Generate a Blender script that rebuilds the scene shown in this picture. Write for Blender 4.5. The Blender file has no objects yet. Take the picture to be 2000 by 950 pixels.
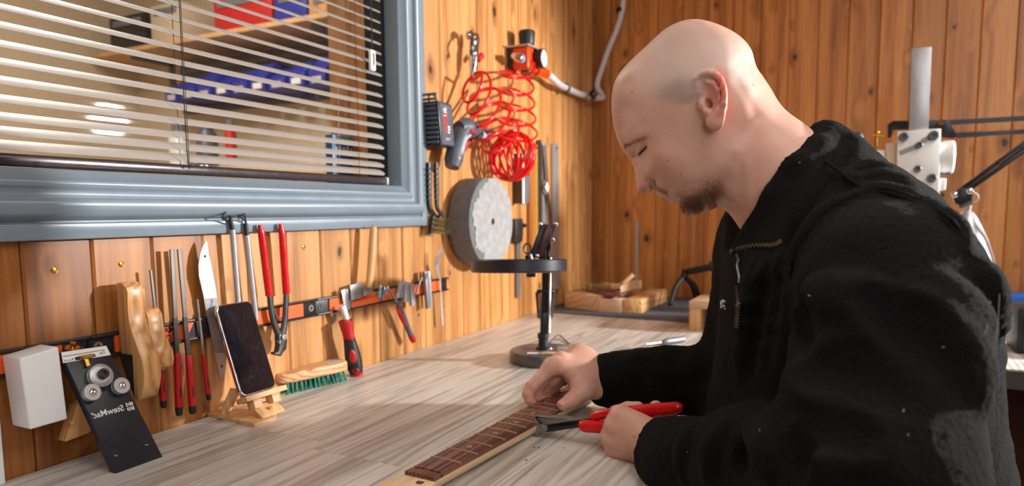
import bpy, bmesh, math, random
import numpy as np
from mathutils import Vector, Matrix

# ------------------------------------------------------------------ camera
# world: left wall is the plane x = 0, back wall y = 2.46, worktop z = 0.90, metres
SC = bpy.context.scene
COL = SC.collection
CAM = np.array([0.905, 0.0, 1.217])
VIEW = np.array([[0.88997, 0.45593, -0.00797],      # camera right
                 [0.03794, -0.09146, -0.99509],     # camera down
                 [-0.45442, 0.88530, -0.09869]])    # camera forward
VIEW[0] /= np.linalg.norm(VIEW[0])
VIEW[1] -= VIEW[0] * (VIEW[0] @ VIEW[1]); VIEW[1] /= np.linalg.norm(VIEW[1])
VIEW[2] = np.cross(VIEW[0], VIEW[1])
FOC, CX, CY = 1333.0, 1000.0, 545.5
cam_d = bpy.data.cameras.new('camera')
cam_o = bpy.data.objects.new('camera', cam_d)
COL.objects.link(cam_o)
cam_d.sensor_width = 36.0
cam_d.lens = 36.0 * FOC / 2000.0
cam_d.shift_y = (CY - 475.0) / 2000.0
cam_d.clip_start = 0.02
cam_o.matrix_world = Matrix(((VIEW[0][0], -VIEW[1][0], -VIEW[2][0], CAM[0]),
                             (VIEW[0][1], -VIEW[1][1], -VIEW[2][1], CAM[1]),
                             (VIEW[0][2], -VIEW[1][2], -VIEW[2][2], CAM[2]),
                             (0, 0, 0, 1)))
cam_d.dof.use_dof = True
cam_d.dof.focus_distance = 0.87
cam_d.dof.aperture_fstop = 4.5
SC.camera = cam_o

# ------------------------------------------------------------------ world, lights, exposure
wd = bpy.data.worlds.new('night')
SC.world = wd
wd.use_nodes = True
wd.node_tree.nodes['Background'].inputs[0].default_value = (0.02, 0.025, 0.035, 1)
wd.node_tree.nodes['Background'].inputs[1].default_value = 0.3
SC.view_settings.view_transform = 'Standard'
SC.view_settings.look = 'None'
SC.view_settings.gamma = 1.0
SC.view_settings.exposure = 0.0
SC.view_settings.use_curve_mapping = False


def aim(o, target):
    o.rotation_euler = (Vector(target) - o.location).to_track_quat('-Z', 'Y').to_euler()


def area_light(name, loc, target, sx, sy, power, col, spread=180):
    l = bpy.data.lights.new(name, 'AREA')
    l.shape = 'RECTANGLE'; l.size = sx; l.size_y = sy
    l.energy = power; l.color = col; l.spread = math.radians(spread)
    o = bpy.data.objects.new(name, l); COL.objects.link(o)
    o.location = loc; aim(o, target)
    return o


# the work light on a stand behind the man, out of frame to the right
kl = bpy.data.lights.new('work_light', 'SPOT')
kl.energy = 520; kl.color = (1.0, 0.985, 0.96); kl.shadow_soft_size = 0.09
kl.spot_size = math.radians(54); kl.spot_blend = 0.5
ko = bpy.data.objects.new('work_light', kl); COL.objects.link(ko)
ko.location = (2.78, 2.30, 1.70); aim(ko, (0.30, 1.15, 1.12))
# ceiling panels of the workshop
area_light('ceiling_panel_light', (1.5, 0.2, 2.36), (1.5, 0.2, 0), 1.2, 0.6, 11, (1.0, 0.98, 0.96))
area_light('ceiling_panel_light', (1.9, 1.35, 2.36), (1.9, 1.35, 0), 0.6, 1.0, 16, (1.0, 0.97, 0.93))
# unseen fill added on the camera side to lift the face
area_light('camera_side_fill', (1.75, -0.75, 1.75), (0.6, 1.0, 1.15), 0.8, 0.8, 11, (0.97, 0.98, 1.0))

# ------------------------------------------------------------------ geometry helpers


def ray(px, py):
    return np.array([(px - CX) / FOC, (py - CY) / FOC, 1.0]) @ VIEW


def Px(px, py, x=0.0):
    d = ray(px, py); return CAM + d * ((x - CAM[0]) / d[0])


def Py(px, py, y):
    d = ray(px, py); return CAM + d * ((y - CAM[1]) / d[1])


def Pz(px, py, z=0.9):
    d = ray(px, py); return CAM + d * ((z - CAM[2]) / d[2])


def Pd(px, py, depth):
    return CAM + ray(px, py) * depth


def Pn(px, py, p0, n):
    d = ray(px, py); n = np.asarray(n, float)
    return CAM + d * (((np.asarray(p0) - CAM) @ n) / (d @ n))


def V(*a):
    return np.array(a, float)


def nrm(v):
    v = np.asarray(v, float); return v / (np.linalg.norm(v) + 1e-12)


def frame_of(d):
    d = nrm(d)
    a = V(0, 0, 1) if abs(d[2]) < 0.9 else V(0, 1, 0)
    u = nrm(np.cross(a, d)); return u, np.cross(d, u), d


class MB:
    """collects shapes; build() links them as one mesh object"""

    def __init__(self):
        self.v = []; self.f = []

    def add(self, vs, fs):
        o = len(self.v)
        self.v.extend([tuple(map(float, p)) for p in vs])
        self.f.extend([tuple(i + o for i in f) for f in fs])
        return self

    def box(self, c, h, ax=None):
        c = np.asarray(c, float)
        ax = np.eye(3) if ax is None else np.asarray(ax, float)
        vs = [c + ax[0] * h[0] * i + ax[1] * h[1] * j + ax[2] * h[2] * k
              for i in (-1, 1) for j in (-1, 1) for k in (-1, 1)]
        fs = [(0, 1, 3, 2), (4, 6, 7, 5), (0, 4, 5, 1), (2, 3, 7, 6), (0, 2, 6, 4), (1, 5, 7, 3)]
        if np.linalg.det(ax) < 0:
            fs = [f[::-1] for f in fs]
        return self.add(vs, fs)

    def bbox(self, a, b):
        a = np.minimum(a, b) * 1.0; b2 = np.maximum(a, b)
        return self.box((a + b2) / 2, (b2 - a) / 2)

    def cyl(self, a, b, r, r2=None, n=16, cap=True):
        a = np.asarray(a, float); b = np.asarray(b, float)
        r2 = r if r2 is None else r2
        u, w, d = frame_of(b - a)
        vs = []
        for (p, q) in ((a, r), (b, r2)):
            for i in range(n):
                t = 2 * math.pi * i / n
                vs.append(p + q * (u * math.cos(t) + w * math.sin(t)))
        fs = [(i, (i + 1) % n, n + (i + 1) % n, n + i) for i in range(n)]
        if cap:
            fs += [tuple(range(n - 1, -1, -1)), tuple(range(n, 2 * n))]
        return self.add(vs, fs)

    def tube(self, pts, r, n=8, closed=False, flat=1.0, up=None):
        pts = [np.asarray(p, float) for p in pts]
        m = len(pts)
        rr = r if hasattr(r, '__len__') else [r] * m
        vs = []; u = None
        for i, p in enumerate(pts):
            if closed:
                d = nrm(pts[(i + 1) % m] - pts[i - 1])
            else:
                d = nrm(pts[min(i + 1, m - 1)] - pts[max(i - 1, 0)])
            if u is None:
                u = frame_of(d)[0] if up is None else nrm(np.cross(up, d))
            u = u - d * (u @ d); u = nrm(u); w = np.cross(d, u)
            for k in range(n):
                t = 2 * math.pi * k / n
                vs.append(p + rr[i] * (u * math.cos(t) + w * math.sin(t) * flat))
        fs = []
        for i in range(m if closed else m - 1):
            j = (i + 1) % m
            fs += [(i * n + k, i * n + (k + 1) % n, j * n + (k + 1) % n, j * n + k) for k in range(n)]
        if not closed:
            fs += [tuple(range(n - 1, -1, -1)), tuple(range((m - 1) * n, m * n))]
        return self.add(vs, fs)

    def lathe(self, prof, c, d, n=24, u0=None):
        """prof: (radius, along) pairs, axis d through c"""
        c = np.asarray(c, float); u, w, d = frame_of(d)
        vs = []
        for (r, h) in prof:
            for i in range(n):
                t = 2 * math.pi * i / n
                vs.append(c + d * h + max(r, 1e-5) * (u * math.cos(t) + w * math.sin(t)))
        m = len(prof); fs = []
        for j in range(m - 1):
            fs += [(j * n + i, j * n + (i + 1) % n, (j + 1) * n + (i + 1) % n, (j + 1) * n + i) for i in range(n)]
        fs += [tuple(range(n - 1, -1, -1)), tuple(range((m - 1) * n, m * n))]
        return self.add(vs, fs)

    def prism(self, poly, off):
        """closed polygon of 3d points, extruded by the vector off"""
        n = len(poly); off = np.asarray(off, float)
        a = [np.asarray(p, float) for p in poly]
        nn = sum(np.cross(a[i] - a[0], a[(i + 1) % n] - a[0]) for i in range(n))
        if nn @ off > 0:
            a = a[::-1]
        vs = a + [p + off for p in a]
        fs = [tuple(range(n)), tuple(range(2 * n - 1, n - 1, -1))]
        fs += [(i, n + i, n + (i + 1) % n, (i + 1) % n) for i in range(n)]
        return self.add(vs, fs)

    def ball(self, c, r, n=12, m=8, ax=None):
        c = np.asarray(c, float); r = np.asarray(r if hasattr(r, '__len__') else [r] * 3, float)
        ax = np.eye(3) if ax is None else np.asarray(ax, float)
        vs = []
        for j in range(m + 1):
            ph = math.pi * j / m
            for i in range(n):
                t = 2 * math.pi * i / n
                q = V(math.sin(ph) * math.cos(t), math.sin(ph) * math.sin(t), math.cos(ph)) * r
                vs.append(c + q @ ax)
        fs = []
        for j in range(m):
            fs += [((j + 1) * n + i, (j + 1) * n + (i + 1) % n, j * n + (i + 1) % n, j * n + i) for i in range(n)]
        return self.add(vs, fs)

    def mesh(self, name, loc=(0, 0, 0), bevel=0.0, seg=2, smooth=True, ang=35):
        me = bpy.data.meshes.new(name)
        l = np.asarray(loc, float)
        me.from_pydata([tuple(np.asarray(p) - l) for p in self.v], [], self.f)
        bm = bmesh.new(); bm.from_mesh(me)
        bmesh.ops.remove_doubles(bm, verts=bm.verts, dist=2e-6)
        bmesh.ops.recalc_face_normals(bm, faces=bm.faces)
        if bevel > 0:
            es = [e for e in bm.edges if len(e.link_faces) == 2 and e.calc_face_angle(0) > math.radians(30)]
            bmesh.ops.bevel(bm, geom=es, offset=bevel, segments=seg, affect='EDGES', profile=0.5, clamp_overlap=True)
        if smooth:
            for f in bm.faces:
                f.smooth = True
            for e in bm.edges:
                e.smooth = len(e.link_faces) == 2 and e.calc_face_angle(3) < math.radians(ang)
        bm.to_mesh(me); bm.free()
        return me


def link(name, me, material=None, parent=None, loc=(0, 0, 0)):
    o = bpy.data.objects.new(name, me); COL.objects.link(o)
    o.location = loc
    if material is not None and len(me.materials) == 0:
        me.materials.append(material)
    if parent is not None:
        o.parent = parent
    return o


class Thing:
    """an Empty at the base of one thing; part() hangs a mesh below it (all authored in world coordinates)"""

    def __init__(self, name, label, cat, loc, group=None, kind=None):
        self.o = bpy.data.objects.new(name, None); COL.objects.link(self.o)
        self.loc = np.asarray(loc, float); self.o.location = tuple(self.loc)
        self.o.empty_display_size = 0.02
        if label: self.o['label'] = label
        if cat: self.o['category'] = cat
        if group: self.o['group'] = group
        if kind: self.o['kind'] = kind

    def part(self, name, mb, material, label=None, parent=None, kind=None, **kw):
        me = mb.mesh(name, self.loc, **kw) if isinstance(mb, MB) else mb
        o = link(name, me, material, parent if parent is not None else self.o)
        if label: o['label'] = label
        if kind: o['kind'] = kind
        return o


def single(name, mb, material, label, cat, group=None, kind=None, loc=None, **kw):
    """a thing that is one mesh"""
    if loc is None:
        a = np.array(mb.v); loc = V(a[:, 0].mean(), a[:, 1].mean(), a[:, 2].min())
    me = mb.mesh(name, loc, **kw)
    o = link(name, me, material, None, tuple(loc))
    if label: o['label'] = label
    if cat: o['category'] = cat
    if group: o['group'] = group
    if kind: o['kind'] = kind
    return o


def struct(name, mb, material, parent=None, **kw):
    me = mb.mesh(name, **kw)
    o = link(name, me, material, parent)
    if parent is None: o['kind'] = 'structure'
    return o


def text_mesh(s, size, mirror=False, bold=0.0):
    c = bpy.data.curves.new('lettering', 'FONT')
    c.body = s; c.size = size; c.align_x = 'CENTER'; c.align_y = 'CENTER'; c.offset = bold; c.extrude = size * 0.01
    o = bpy.data.objects.new('lettering', c); COL.objects.link(o)
    dg = bpy.context.evaluated_depsgraph_get()
    me = bpy.data.meshes.new_from_object(o.evaluated_get(dg))
    bpy.data.objects.remove(o); bpy.data.curves.remove(c)
    if mirror:
        for v in me.vertices: v.co.x = -v.co.x
        me.flip_normals()
    return me


def text_on(thing, name, s, size, c, ux, uy, material, mirror=False, bold=0.0, parent=None):
    """flat lettering centred at c, running along ux, up along uy"""
    me = text_mesh(s, size, mirror, bold)
    ux = nrm(ux); uy = nrm(uy - ux * (ux @ uy)); uz = np.cross(ux, uy)
    c = np.asarray(c, float) - thing.loc
    for v in me.vertices:
        p = c + ux * v.co.x + uy * v.co.y + uz * v.co.z
        v.co = p
    me.materials.clear(); me.materials.append(material)
    o = link(name, me, None, parent if parent is not None else thing.o)
    return o


def resample(pts, n, closed=False):
    """Catmull-Rom through the points"""
    P = [np.asarray(p, float) for p in pts]
    m = len(P); out = []
    segs = m if closed else m - 1
    for i in range(segs):
        if closed:
            p0, p1, p2, p3 = P[i - 1], P[i], P[(i + 1) % m], P[(i + 2) % m]
        else:
            p1, p2 = P[i], P[i + 1]
            p0 = P[i - 1] if i > 0 else 2 * p1 - p2
            p3 = P[i + 2] if i + 2 < m else 2 * p2 - p1
        for k in range(n):
            t = k / n
            out.append(0.5 * ((2 * p1) + (-p0 + p2) * t + (2 * p0 - 5 * p1 + 4 * p2 - p3) * t * t + (-p0 + 3 * p1 - 3 * p2 + p3) * t ** 3))
    if not closed:
        out.append(P[-1])
    return out


# ------------------------------------------------------------------ materials


def lin(r, g, b):
    f = lambda c: (c / 255.0 / 12.92) if c <= 10 else ((c / 255.0 + 0.055) / 1.055) ** 2.4
    return (f(r), f(g), f(b), 1.0)


class NT:
    def __init__(self, name):
        self.m = bpy.data.materials.new(name); self.m.use_nodes = True
        self.t = self.m.node_tree; self.t.nodes.clear()
        self.out = self.n('ShaderNodeOutputMaterial'); self.b = self.n('ShaderNodeBsdfPrincipled')
        self.l(self.b.outputs[0], self.out.inputs[0])

    def n(self, typ, **kw):
        x = self.t.nodes.new(typ)
        for k, v in kw.items(): setattr(x, k, v)
        return x

    def l(self, a, b): self.t.links.new(a, b)

    def inp(self, node, key, val):
        if isinstance(val, bpy.types.NodeSocket): self.l(val, node.inputs[key])
        else: node.inputs[key].default_value = val

    def math(self, op, a, b=0.0, c=0.0, clamp=False):
        x = self.n('ShaderNodeMath', operation=op, use_clamp=clamp)
        self.inp(x, 0, a); self.inp(x, 1, b); self.inp(x, 2, c); return x.outputs[0]

    def vmath(self, op, a, b=(0, 0, 0)):
        x = self.n('ShaderNodeVectorMath', operation=op)
        self.inp(x, 0, a)
        if op == 'SCALE': self.inp(x, 3, b)
        else: self.inp(x, 1, b)
        return x.outputs[0]

    def noise(self, vec, scale, detail=4, rough=0.55, dist=0.0):
        x = self.n('ShaderNodeTexNoise'); self.inp(x, 'Vector', vec); x.inputs['Scale'].default_value = scale
        x.inputs['Detail'].default_value = detail; x.inputs['Roughness'].default_value = rough
        x.inputs['Distortion'].default_value = dist; return x.outputs[0]

    def ramp(self, fac, stops):
        x = self.n('ShaderNodeValToRGB'); self.inp(x, 0, fac)
        e = x.color_ramp.elements
        while len(e) < len(stops): e.new(0.5)
        for i, (p, c) in enumerate(stops):
            e[i].position = p; e[i].color = c if len(c) == 4 else (*c, 1)
        return x.outputs[0]

    def mix(self, fac, a, b, blend='MIX'):
        x = self.n('ShaderNodeMix', data_type='RGBA', blend_type=blend)
        self.inp(x, 0, fac); self.inp(x, 6, a); self.inp(x, 7, b); return x.outputs[2]

    def smooth(self, v, a, b):
        x = self.n('ShaderNodeMapRange', interpolation_type='SMOOTHSTEP')
        self.inp(x, 0, v); x.inputs[1].default_value = a; x.inputs[2].default_value = b
        return x.outputs[0]

    def bump(self, h, strength=0.3, dist=0.001):
        x = self.n('ShaderNodeBump'); self.inp(x, 'Height', h)
        x.inputs['Strength'].default_value = strength; x.inputs['Distance'].default_value = dist
        self.l(x.outputs[0], self.b.inputs['Normal']); return x.outputs[0]

    def objco(self, rand=0.0):
        tc = self.n('ShaderNodeTexCoord').outputs['Object']
        if rand:
            oi = self.n('ShaderNodeObjectInfo').outputs['Random']
            s = self.math('MULTIPLY', oi, rand)
            c = self.n('ShaderNodeCombineXYZ')
            self.l(s, c.inputs[0]); self.l(self.math('MULTIPLY', s, 1.7), c.inputs[1]); self.l(self.math('MULTIPLY', s, 2.3), c.inputs[2])
            return self.vmath('ADD', tc, c.outputs[0])
        return tc

    def set(self, **kw):
        for k, v in kw.items(): self.inp(self.b, k.replace('_', ' '), v)
        return self.m


def plain(name, col, rough=0.5, metal=0.0, var=0.08, bump=0.0, scale=60.0, **kw):
    """one colour with slight procedural mottling and relief"""
    t = NT(name); co = t.objco()
    nz = t.noise(co, scale, 3)
    d = t.ramp(nz, [(0.3, tuple(c * (1 - var) for c in col[:3])), (0.7, tuple(min(1, c * (1 + var)) for c in col[:3]))])
    rg = t.math('MULTIPLY_ADD', nz, 0.2, max(rough - 0.1, 0.02))
    t.set(Base_Color=d, Roughness=rg, Metallic=metal)
    for k, v in kw.items(): t.inp(t.b, k.replace('_', ' '), v)
    if bump: t.bump(t.noise(co, scale * 6, 3), bump, 0.0005)
    return t.m


def wood(name, light, mid, dark, axis=2, ring=150.0, stretch=0.05, knots=0.0, rough=0.4, rand=9.0, warp=1.0, contrast=1.0, coat=0.0, tint=0.0, bump=0.15):
    """timber: growth rings drawn along one axis of the object, optional knots, each piece different"""
    t = NT(name); co = t.objco(rand)
    sc = [1.0, 1.0, 1.0]; sc[axis] = stretch
    st = t.vmath('MULTIPLY', co, tuple(sc))
    sep = t.n('ShaderNodeSeparateXYZ'); t.l(st, sep.inputs[0])
    across = t.math('ADD', sep.outputs[(axis + 1) % 3], sep.outputs[(axis + 2) % 3])
    w = t.noise(st, 14.0, 2)
    wob = t.math('MULTIPLY', w, 0.16 * warp)
    pos = t.math('ADD', across, wob)
    km = None
    if knots:
        ks = t.n('ShaderNodeSeparateXYZ'); t.l(co, ks.inputs[0]); kc = t.n('ShaderNodeCombineXYZ')
        t.l(t.math('MULTIPLY', ks.outputs[(axis + 2) % 3], 10.0), kc.inputs[0]); t.l(t.math('MULTIPLY', ks.outputs[axis], 6.2), kc.inputs[1])
        vo = t.n('ShaderNodeTexVoronoi', voronoi_dimensions='2D'); t.l(kc.outputs[0], vo.inputs['Vector'])
        vo.inputs['Scale'].default_value = 1.0; vo.inputs['Randomness'].default_value = 1.0
        nd = t.noise(co, 60, 3)
        vc = t.n('ShaderNodeSeparateColor'); t.l(vo.outputs['Color'], vc.inputs[0])
        kd = t.math('DIVIDE', t.math('MULTIPLY_ADD', nd, 0.10, t.math('SUBTRACT', vo.outputs['Distance'], 0.05)), t.math('MULTIPLY_ADD', t.math('POWER', vc.outputs[1], 2.0), 1.0, 0.42))
        halo = t.math('POWER', t.smooth(kd, 0.42, 0.04), 2.0)
        pos = t.math('MULTIPLY_ADD', halo, 0.035, pos)
        on = t.smooth(vc.outputs[0], 1.0 - knots, 1.0 - knots + 0.05)
        km = t.math('MULTIPLY', t.smooth(kd, 0.085, 0.045), on)
        hm = t.math('MULTIPLY', t.math('MULTIPLY', halo, on), 0.55)
    s = t.math('SINE', t.math('MULTIPLY', pos, ring))
    fine = t.noise(st, 160.0, 3, 0.6)
    g = t.math('MULTIPLY_ADD', s, 0.22 * contrast, t.math('MULTIPLY_ADD', t.math('SUBTRACT', fine, 0.5), 0.9 * contrast, 0.5))
    low = t.noise(st, 9.0, 2)
    g = t.math('MULTIPLY_ADD', t.math('SUBTRACT', low, 0.5), 0.7, g)
    c = t.ramp(g, [(0.12, dark), (0.5, mid), (0.88, light)])
    if tint:
        oi = t.n('ShaderNodeObjectInfo').outputs['Random']
        hs = t.n('ShaderNodeHueSaturation'); t.l(c, hs.inputs['Color'])
        t.l(t.math('MULTIPLY_ADD', oi, tint, 1.0 - tint / 2), hs.inputs['Value'])
        c = hs.outputs[0]
    if knots:
        c = t.mix(hm, c, tuple(x * 0.45 for x in dark[:3]) + (1,))
        c = t.mix(km, c, (0.045, 0.018, 0.007, 1))
    rg = t.math('MULTIPLY_ADD', fine, 0.15, rough - 0.07)
    t.set(Base_Color=c, Roughness=rg, Coat_Weight=coat, Coat_Roughness=0.25)
    if bump: t.bump(g, bump, 0.0008)
    return t.m


M = {}
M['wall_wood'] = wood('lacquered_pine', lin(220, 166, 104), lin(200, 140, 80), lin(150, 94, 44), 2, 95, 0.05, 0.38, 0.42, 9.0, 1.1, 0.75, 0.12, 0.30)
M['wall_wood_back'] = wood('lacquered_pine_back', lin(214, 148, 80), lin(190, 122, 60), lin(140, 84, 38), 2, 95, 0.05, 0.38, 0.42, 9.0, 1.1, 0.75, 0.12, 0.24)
M['darker_wood'] = wood('darker_pine', lin(168, 108, 52), lin(142, 84, 36), lin(92, 50, 20), 2, 95, 0.05, 0.38, 0.42, 9.0, 1.1, 0.75, 0.12, 0.2)
M['dark_wood'] = wood('dark_pine', lin(198, 138, 74), lin(174, 112, 54), lin(120, 70, 30), 2, 95, 0.05, 0.38, 0.42, 9.0, 1.1, 0.75, 0.12, 0.2)
M['groove'] = plain('groove_shade_timber', lin(96, 54, 22), 0.7)
M['paint'] = plain('grey_blue_gloss_paint', lin(126, 140, 152), 0.32, 0, 0.04, 0.05, 20)
M['slat'] = plain('warm_white_aluminium', lin(172, 163, 155), 0.4, 0, 0.03)
M['rail'] = plain('bronze_brown_rail', lin(70, 62, 62), 0.25, 0.3)
M['cord'] = plain('dark_cord', lin(40, 34, 32), 0.8)
M['white'] = plain('white_plastic', lin(232, 232, 230), 0.35, 0, 0.02)
M['steel'] = plain('brushed_steel', lin(184, 184, 187), 0.36, 0.55, 0.08, 0.1, 90)
M['tool_steel'] = plain('grey_tool_steel', lin(140, 139, 139), 0.42, 0.5, 0.1, 0.2, 120)
M['dark_steel'] = plain('blackened_steel', lin(74, 72, 72), 0.42, 0.7, 0.15, 0.2, 90)
M['chrome'] = plain('chrome', lin(225, 225, 228), 0.1, 1.0, 0.02)
M['brass'] = plain('brass', lin(214, 164, 70), 0.25, 1.0, 0.08)
M['black'] = plain('black_plastic', lin(26, 26, 28), 0.42, 0, 0.1)
M['satin_black'] = plain('satin_black_metal', lin(40, 41, 46), 0.35, 0.35, 0.06, 0.05)
M['anodised'] = plain('black_anodised', lin(38, 39, 47), 0.38, 0.1, 0.06, 0.1, 200)
M['red'] = plain('red_dipped_grip', lin(206, 14, 20), 0.28, 0, 0.05)
M['dark_red'] = plain('red_handle', lin(180, 18, 26), 0.38, 0, 0.06)
M['red_hose'] = plain('red_polyurethane_hose', lin(236, 22, 26), 0.2, 0, 0.04)
M['orange'] = plain('orange_plastic', lin(232, 98, 40), 0.4, 0, 0.05)
M['deep_orange'] = plain('orange_enamel', lin(236, 72, 16), 0.3, 0, 0.05)
M['nylon'] = plain('white_nylon', lin(240, 242, 242), 0.4, 0, 0.02, 0.0, 30, Subsurface_Weight=0.03, Subsurface_Radius=(0.02, 0.02, 0.02), Subsurface_Scale=1.0)
M['oak'] = wood('oak', lin(226, 176, 116), lin(206, 150, 92), lin(164, 108, 58), 2, 420, 0.06, 0, 0.33, 5.0, 1.0, 0.9, 0.25)
M['beech'] = wood('beech', lin(230, 190, 142), lin(214, 168, 118), lin(182, 132, 84), 1, 380, 0.06, 0, 0.5, 5.0, 0.8, 0.6)
M['beech_u'] = wood('beech_upright', lin(230, 190, 142), lin(216, 170, 118), lin(184, 134, 84), 2, 380, 0.06, 0, 0.5, 5.0, 0.8, 0.6)
M['spruce'] = wood('spruce_block', lin(226, 196, 164), lin(212, 178, 142), lin(186, 148, 110), 0, 300, 0.05, 0, 0.55, 5.0, 0.8, 0.8)
M['end_grain'] = plain('end_grain_timber', lin(232, 196, 166), 0.6, 0, 0.07, 0.1, 90)
M['maple'] = wood('maple', lin(240, 212, 174), lin(232, 198, 156), lin(214, 174, 128), 1, 300, 0.05, 0, 0.45, 5.0, 0.7, 0.5)
M['rosewood'] = wood('rosewood', lin(142, 92, 76), lin(112, 68, 56), lin(66, 38, 32), 1, 700, 0.03, 0, 0.5, 5.0, 1.0, 1.2)
M['fret'] = plain('nickel_fret_wire', lin(226, 212, 180), 0.22, 1.0, 0.04)
M['pearl'] = plain('grey_pearl_dot', lin(196, 186, 180), 0.3)
M['dial'] = plain('white_dial', lin(225, 225, 228), 0.3)
M['mat'] = plain('grey_felt_mat', lin(84, 86, 94), 0.95, 0, 0.15, 0.6, 140)
M['stone'] = plain('grey_abrasive', lin(112, 112, 113), 0.9, 0, 0.14, 0.8, 70)
M['paper'] = plain('pale_grey_abrasive_face', lin(156, 155, 155), 0.85, 0, 0.16, 0.8, 55)
M['green'] = plain('green_bristle', lin(0, 120, 96), 0.5, 0, 0.2)
M['bristle_brass'] = plain('brass_bristle', lin(170, 140, 80), 0.5, 0.3, 0.2)
M['bristle_grey'] = plain('wire_bristle', lin(120, 104, 78), 0.5, 0.4, 0.2)
M['enamel'] = plain('white_enamel', lin(232, 232, 228), 0.3, 0, 0.02)
M['hose_white'] = plain('white_hose', lin(214, 208, 212), 0.4, 0, 0.03)
M['blue'] = plain('blue_plastic', lin(30, 120, 220), 0.35)
M['blue_box'] = plain('blue_bin_plastic', lin(40, 52, 150), 0.4)
M['red_box'] = plain('red_case', lin(190, 30, 30), 0.4)
M['grey'] = plain('grey_plastic', lin(110, 114, 120), 0.4)
M['slate_grey'] = plain('slate_grey_plastic', lin(84, 88, 98), 0.4)
M['light_grey'] = plain('light_grey_plastic', lin(176, 186, 190), 0.35)
M['yellow_brass'] = plain('yellow_rule', lin(206, 160, 60), 0.4, 0.4)
M['ink'] = plain('black_ink', lin(24, 22, 24), 0.6)
M['white_ink'] = plain('white_print', lin(235, 235, 235), 0.5)
M['red_ink'] = plain('red_print', lin(200, 30, 40), 0.5)
M['label'] = plain('pale_purple_label', lin(196, 184, 205), 0.5)
M['purple'] = plain('violet_plastic', lin(110, 60, 190), 0.4)
M['cyan'] = plain('pale_blue_print', lin(100, 190, 225), 0.4)
M['packet'] = plain('blue_packet', lin(10, 90, 170), 0.35)
M['trouser'] = plain('dark_denim', lin(36, 40, 52), 0.85, 0, 0.2, 0.4, 200)
M['plaster'] = plain('ceiling_paint', lin(210, 190, 165), 0.8)
M['floor'] = plain('grey_floor', lin(110, 104, 98), 0.6, 0, 0.1)
M['cream'] = plain('cream_board', lin(206, 186, 160), 0.6)
M['clear'] = NT('clear_plastic').set(Base_Color=(0.95, 0.95, 0.93, 1), Roughness=0.12, Transmission_Weight=0.75, IOR=1.35)

# ------------------------------------------------------------------ the room
BZ = 0.90          # worktop height
YB = 2.46          # back wall
PW = 0.0855        # boards of the left wall
WY0, WY1, WZ0, WZ1 = 0.02, 1.228, 1.272, 2.06    # window opening


def board_mesh(name, w, z0, z1, t=0.011, ch=0.0028):
    """a tongue-and-groove board standing upright; local x = out of the wall, y = across"""
    m = MB(); h = w / 2 - 0.0004
    prof = [(-t, -h), (-ch, -h), (0, -h + ch), (0, h - ch), (-ch, h), (-t, h)]
    m.prism([V(x, y, z0) for x, y in prof], V(0, 0, z1 - z0))
    return m.mesh(name, smooth=False)


bk = MB()
bk.bbox(V(-0.06, -1.8, 0), V(-0.0115, WY0 - 0.02, 2.4)); bk.bbox(V(-0.06, WY1 + 0.02, 0), V(-0.0115, YB, 2.4))
bk.bbox(V(-0.06, WY0 - 0.02, 0), V(-0.0115, WY1 + 0.02, WZ0 - 0.02)); bk.bbox(V(-0.06, WY0 - 0.02, WZ1 + 0.02), V(-0.0115, WY1 + 0.02, 2.4))
wall_left = struct('wall_left', bk, M['groove'], smooth=False)
low = board_mesh('plank', PW, 0, 0.36); full = board_mesh('plank', PW, 0, 1.53)
y = 0.463 - PW * 3.5
i = 0
while y < YB - 0.02:
    under = y < WY1 + 0.06
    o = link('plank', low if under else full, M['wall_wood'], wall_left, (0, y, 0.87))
    if y < 0.72:                                  # boards get a darker tone towards the near end of the wall
        o.material_slots[0].link = 'OBJECT'; o.material_slots[0].material = M['darker_wood'] if y < 0.55 else M['dark_wood']
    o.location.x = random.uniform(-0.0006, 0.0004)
    y += PW; i += 1
# small brass screws in the boards below the window
for (a, b) in ((106, 528), (236, 516), (399, 501), (593, 483)):
    s = MB(); p = Px(a, b, 0.0); s.lathe([(0.0001, 0.001), (0.0022, 0.001), (0.0036, 0.0004), (0.0042, 0.0008), (0.0042, -0.001)], p, V(1, 0, 0), 12)
    s.box(p + V(0.0011, 0, 0), (0.0003, 0.002, 0.0004)); s.box(p + V(0.0011, 0, 0), (0.0003, 0.0004, 0.002))
    link('screw', s.mesh('screw'), M['brass'], wall_left)

bb = MB(); bb.bbox(V(-0.0115, YB + 0.0115, 0), V(3.62, YB + 0.06, 2.4))
wall_back = struct('wall_back', bb, M['groove'], smooth=False)
bp = board_mesh('plank', 0.0875, 0, 1.53)
bp2 = board_mesh('plank', 0.0875, 0, 0.9)
x = 0.492 - 0.0875 * 5.5
while x < 3.6:
    o = link('plank', bp if x < 1.9 else bp2, M['wall_wood_back'], wall_back, (x, YB + random.uniform(-0.0004, 0.0006), 0.87))
    o.rotation_euler = (0, 0, -math.pi / 2)
    x += 0.0875
m = MB(); m.bbox(V(3.6, -1.8, 0), V(3.66, YB + 0.06, 2.4)); struct('wall_right', m, M['wall_wood_back'], smooth=False)
m = MB(); m.bbox(V(-0.06, -1.86, 0), V(3.66, -1.8, 2.4)); struct('wall_front', m, M['wall_wood_back'], smooth=False)
m = MB(); m.bbox(V(-0.06, -1.86, -0.05), V(3.66, YB + 0.06, 0)); struct('floor', m, M['floor'], smooth=False)
m = MB(); m.bbox(V(-0.06, -1.86, 2.4), V(3.66, YB + 0.06, 2.45)); struct('ceiling', m, M['plaster'], smooth=False)

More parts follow.
